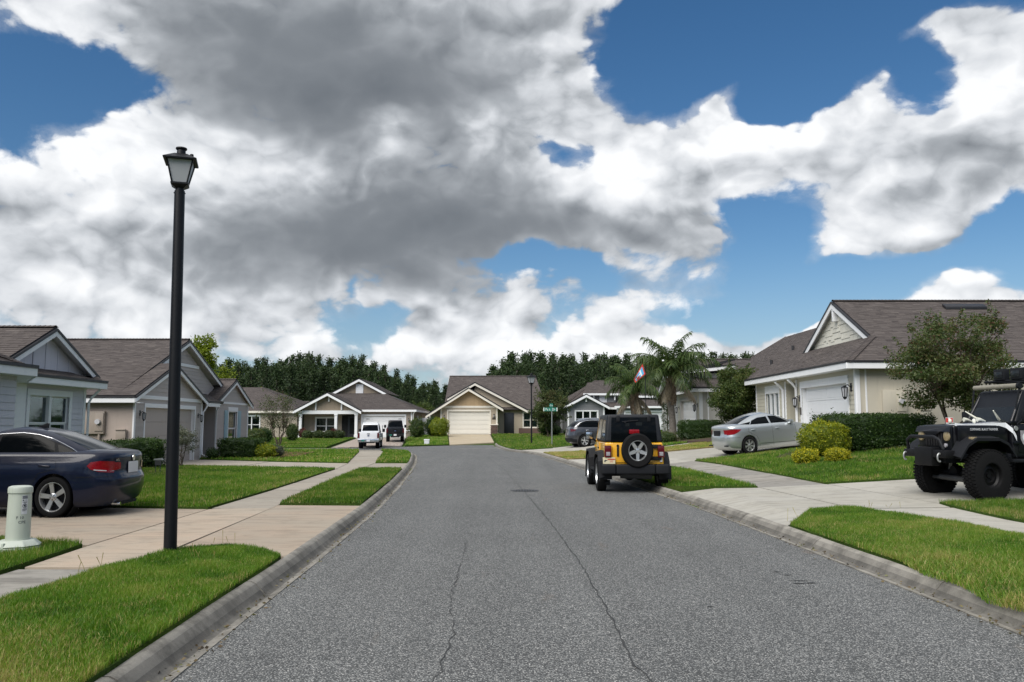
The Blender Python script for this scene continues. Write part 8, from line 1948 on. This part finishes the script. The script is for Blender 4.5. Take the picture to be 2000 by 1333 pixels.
# manhole cover
x_, y_ = G(1025, 959, 0); t = thing('manhole_cover', 'round iron manhole cover in the asphalt beside the long crack', 'manhole cover', (x_, y_, 0)); mb = MB(); mb.lathe([(.36, -.01), (.36, .006), (.33, .006)], (x_, y_, 0), n=40); mb.build('ring', M['manhole'], t)
mb = MB(); mb.lathe([(.325, -.01), (.325, .009), (.001, .010)], (x_, y_, 0), n=40, cap=False)
mb.build('lid', M['manhole'], t); mb = MB()
for i in range(-4, 5):
    for j in range(-4, 5):
        if i * i + j * j < 17: mb.box((x_ + i * .068 - .02, y_ + j * .068 - .02, .009), (x_ + i * .068 + .02, y_ + j * .068 + .02, .014))
mb.build('lid_studs', M['manhole'], t)['kind'] = 'stuff'
# street name sign
x_, y_ = W(1078, 830, 55)[:2]; b_ = gp(x_, y_); t = thing('street_sign', 'green street name sign on a grey pole by the crossing', 'street sign', b_); ztop = W(1075, 803, 55)[2]
mb = MB(); mb.tube([(x_, y_, b_[2] - .1), (x_, y_, ztop)], .035, 8); mb.build('pole', M['galv'], t, smooth=50)
for nm, dx_, dy_, z0, half, th_, tx in (('name_blade', 1, .0, ztop - .02, .44, .0, 'Pa k  Dr'), ('name_blade', .0, 1, ztop + .25, .40, 0, 'Co')):
    mb = MB()
    if dx_: mb.box((x_ - half - .1, y_ - .045, z0), (x_ + half - .1, y_ - .03, z0 + .24))
    else: mb.box((x_ - .16, y_ - .02, z0 - .01), (x_ + .08, y_ + .0, z0 + .24))
    bl = mb.build(nm, M['sign_green'], t)
    vs, fs = text_mesh(tx, .24 if dx_ else .17); mb = MB(); mb.mesh([(x_ - (.1 if dx_ else .04) + p[0] * (.82 if dx_ else 1), y_ - (.05 if dx_ else .026), z0 + .115 + p[1]) for p in vs], fs); mb.build('lettering', M['sign_white'], bl, fix=False)
    if dx_:
        for e in (-1, 1): mb = MB(); mb.box((x_ - .1 + e * half - .03, y_ - .05, z0), (x_ - .1 + e * half + .03, y_ - .044, z0 + .24)); mb.build('edge_band', M['sign_white'], bl)
# flag on a pole in front of the shorter palm
x_, y_ = W(1262, 830, 44.5)[:2]; b_ = gp(x_, y_); t = thing('flag_pole', 'thin dark pole carrying the red edged blue flag', 'flag pole', b_); ztop = W(1262, 715, 44.5)[2]
mb = MB(); mb.tube([(x_, y_, b_[2] - .1), (x_, y_, ztop)], .022, 8); mb.build('pole', M['iron'], t, smooth=50)
fl = thing('flag', 'red edged blue and white flag hanging askew before the palm crown', 'flag', (x_, y_, ztop))
A, Bq, Cq, Dq = W(1255, 711, 44.4), W(1261, 731, 44.4), W(1241, 748, 44.4), W(1238, 741, 44.4)
def fpt(a, b): p = A.lerp(Bq, b).lerp(Dq.lerp(Cq, b), a); return p + Vector((0, .05 * math.sin(a * 7 + b * 2), 0))
def fquad(name, a0, a1, b0, b1, mat, off):
    mb = MB(); n = 8; vs = [fpt(a0 + (a1 - a0) * i / n, b0 + (b1 - b0) * j / n) + Vector((0, off, 0)) for i in range(n + 1) for j in range(n + 1)]
    mb.mesh(vs, [(i * (n + 1) + j, i * (n + 1) + j + 1, (i + 1) * (n + 1) + j + 1, (i + 1) * (n + 1) + j) for i in range(n) for j in range(n)]); return mb.build(name, M[mat], fl, smooth=60)
fquad('cloth', 0, 1, 0, 1, 'flag_red', 0); fquad('cloth_field', .10, .90, .14, .86, 'flag_blue', -.006); fquad('white_cross', .30, .42, .14, .86, 'flag_white', -.012); fquad('white_bar', .42, .90, .42, .56, 'flag_white', -.012)
fquad('emblem', .55, .78, .50, .80, 'flag_red', -.018); fquad('emblem', .72, .88, .22, .40, 'flag_dark', -.018)
# little white marker posts and boxes on the far lawns
for u, v, yy, w_, h_, lab in ((514, 865, 57, .16, .45, 'white marker post on the lawn before the bare crepe myrtle'), (834, 865, 66, .20, .42, 'small white utility box on the lawn before the caramel gabled house')):
    b_ = gw(u, yy); t = thing('utility_box', lab, 'utility box', b_); mb = MB(); mb.box((b_[0] - w_, b_[1] - .12, b_[2] - .05), (b_[0] + w_, b_[1] + .12, b_[2] + h_)); mb.build('box', M['label_white'], t, bevel=.02); mb = MB(); mb.box((b_[0] - w_ - .02, b_[1] - .14, b_[2] + h_ * .8), (b_[0] + w_ + .02, b_[1] + .14, b_[2] + h_ + .03)); mb.build('lid', M['vinyl'], t, bevel=.02)
# garden flag behind the black off-roader
b_ = gp(12.32, 23.4); t = thing('garden_flag', 'small red and white garden flag behind the black off-roader hood', 'flag', b_); mb = MB(); mb.tube([(b_[0], b_[1], b_[2] - .1), (b_[0], b_[1], b_[2] + 1.12)], .01, 5); mb.build('stake', M['iron'], t)
mb = MB(); mb.box((b_[0], b_[1] - .006, b_[2] + .72), (b_[0] + .22, b_[1] + .006, b_[2] + 1.05)); cl = mb.build('cloth', M['flag_white'], t)
for a, b, c, d in ((0, .09, .90, 1.05), (.13, .22, .90, 1.05), (0, .09, .72, .86), (.13, .22, .72, .86)): mb = MB(); mb.box((b_[0] + a + .01, b_[1] - .010, b_[2] + c + .01), (b_[0] + b - .01, b_[1] - .006, b_[2] + d - .01)); mb.build('red_panel', M['flag_red'], cl)
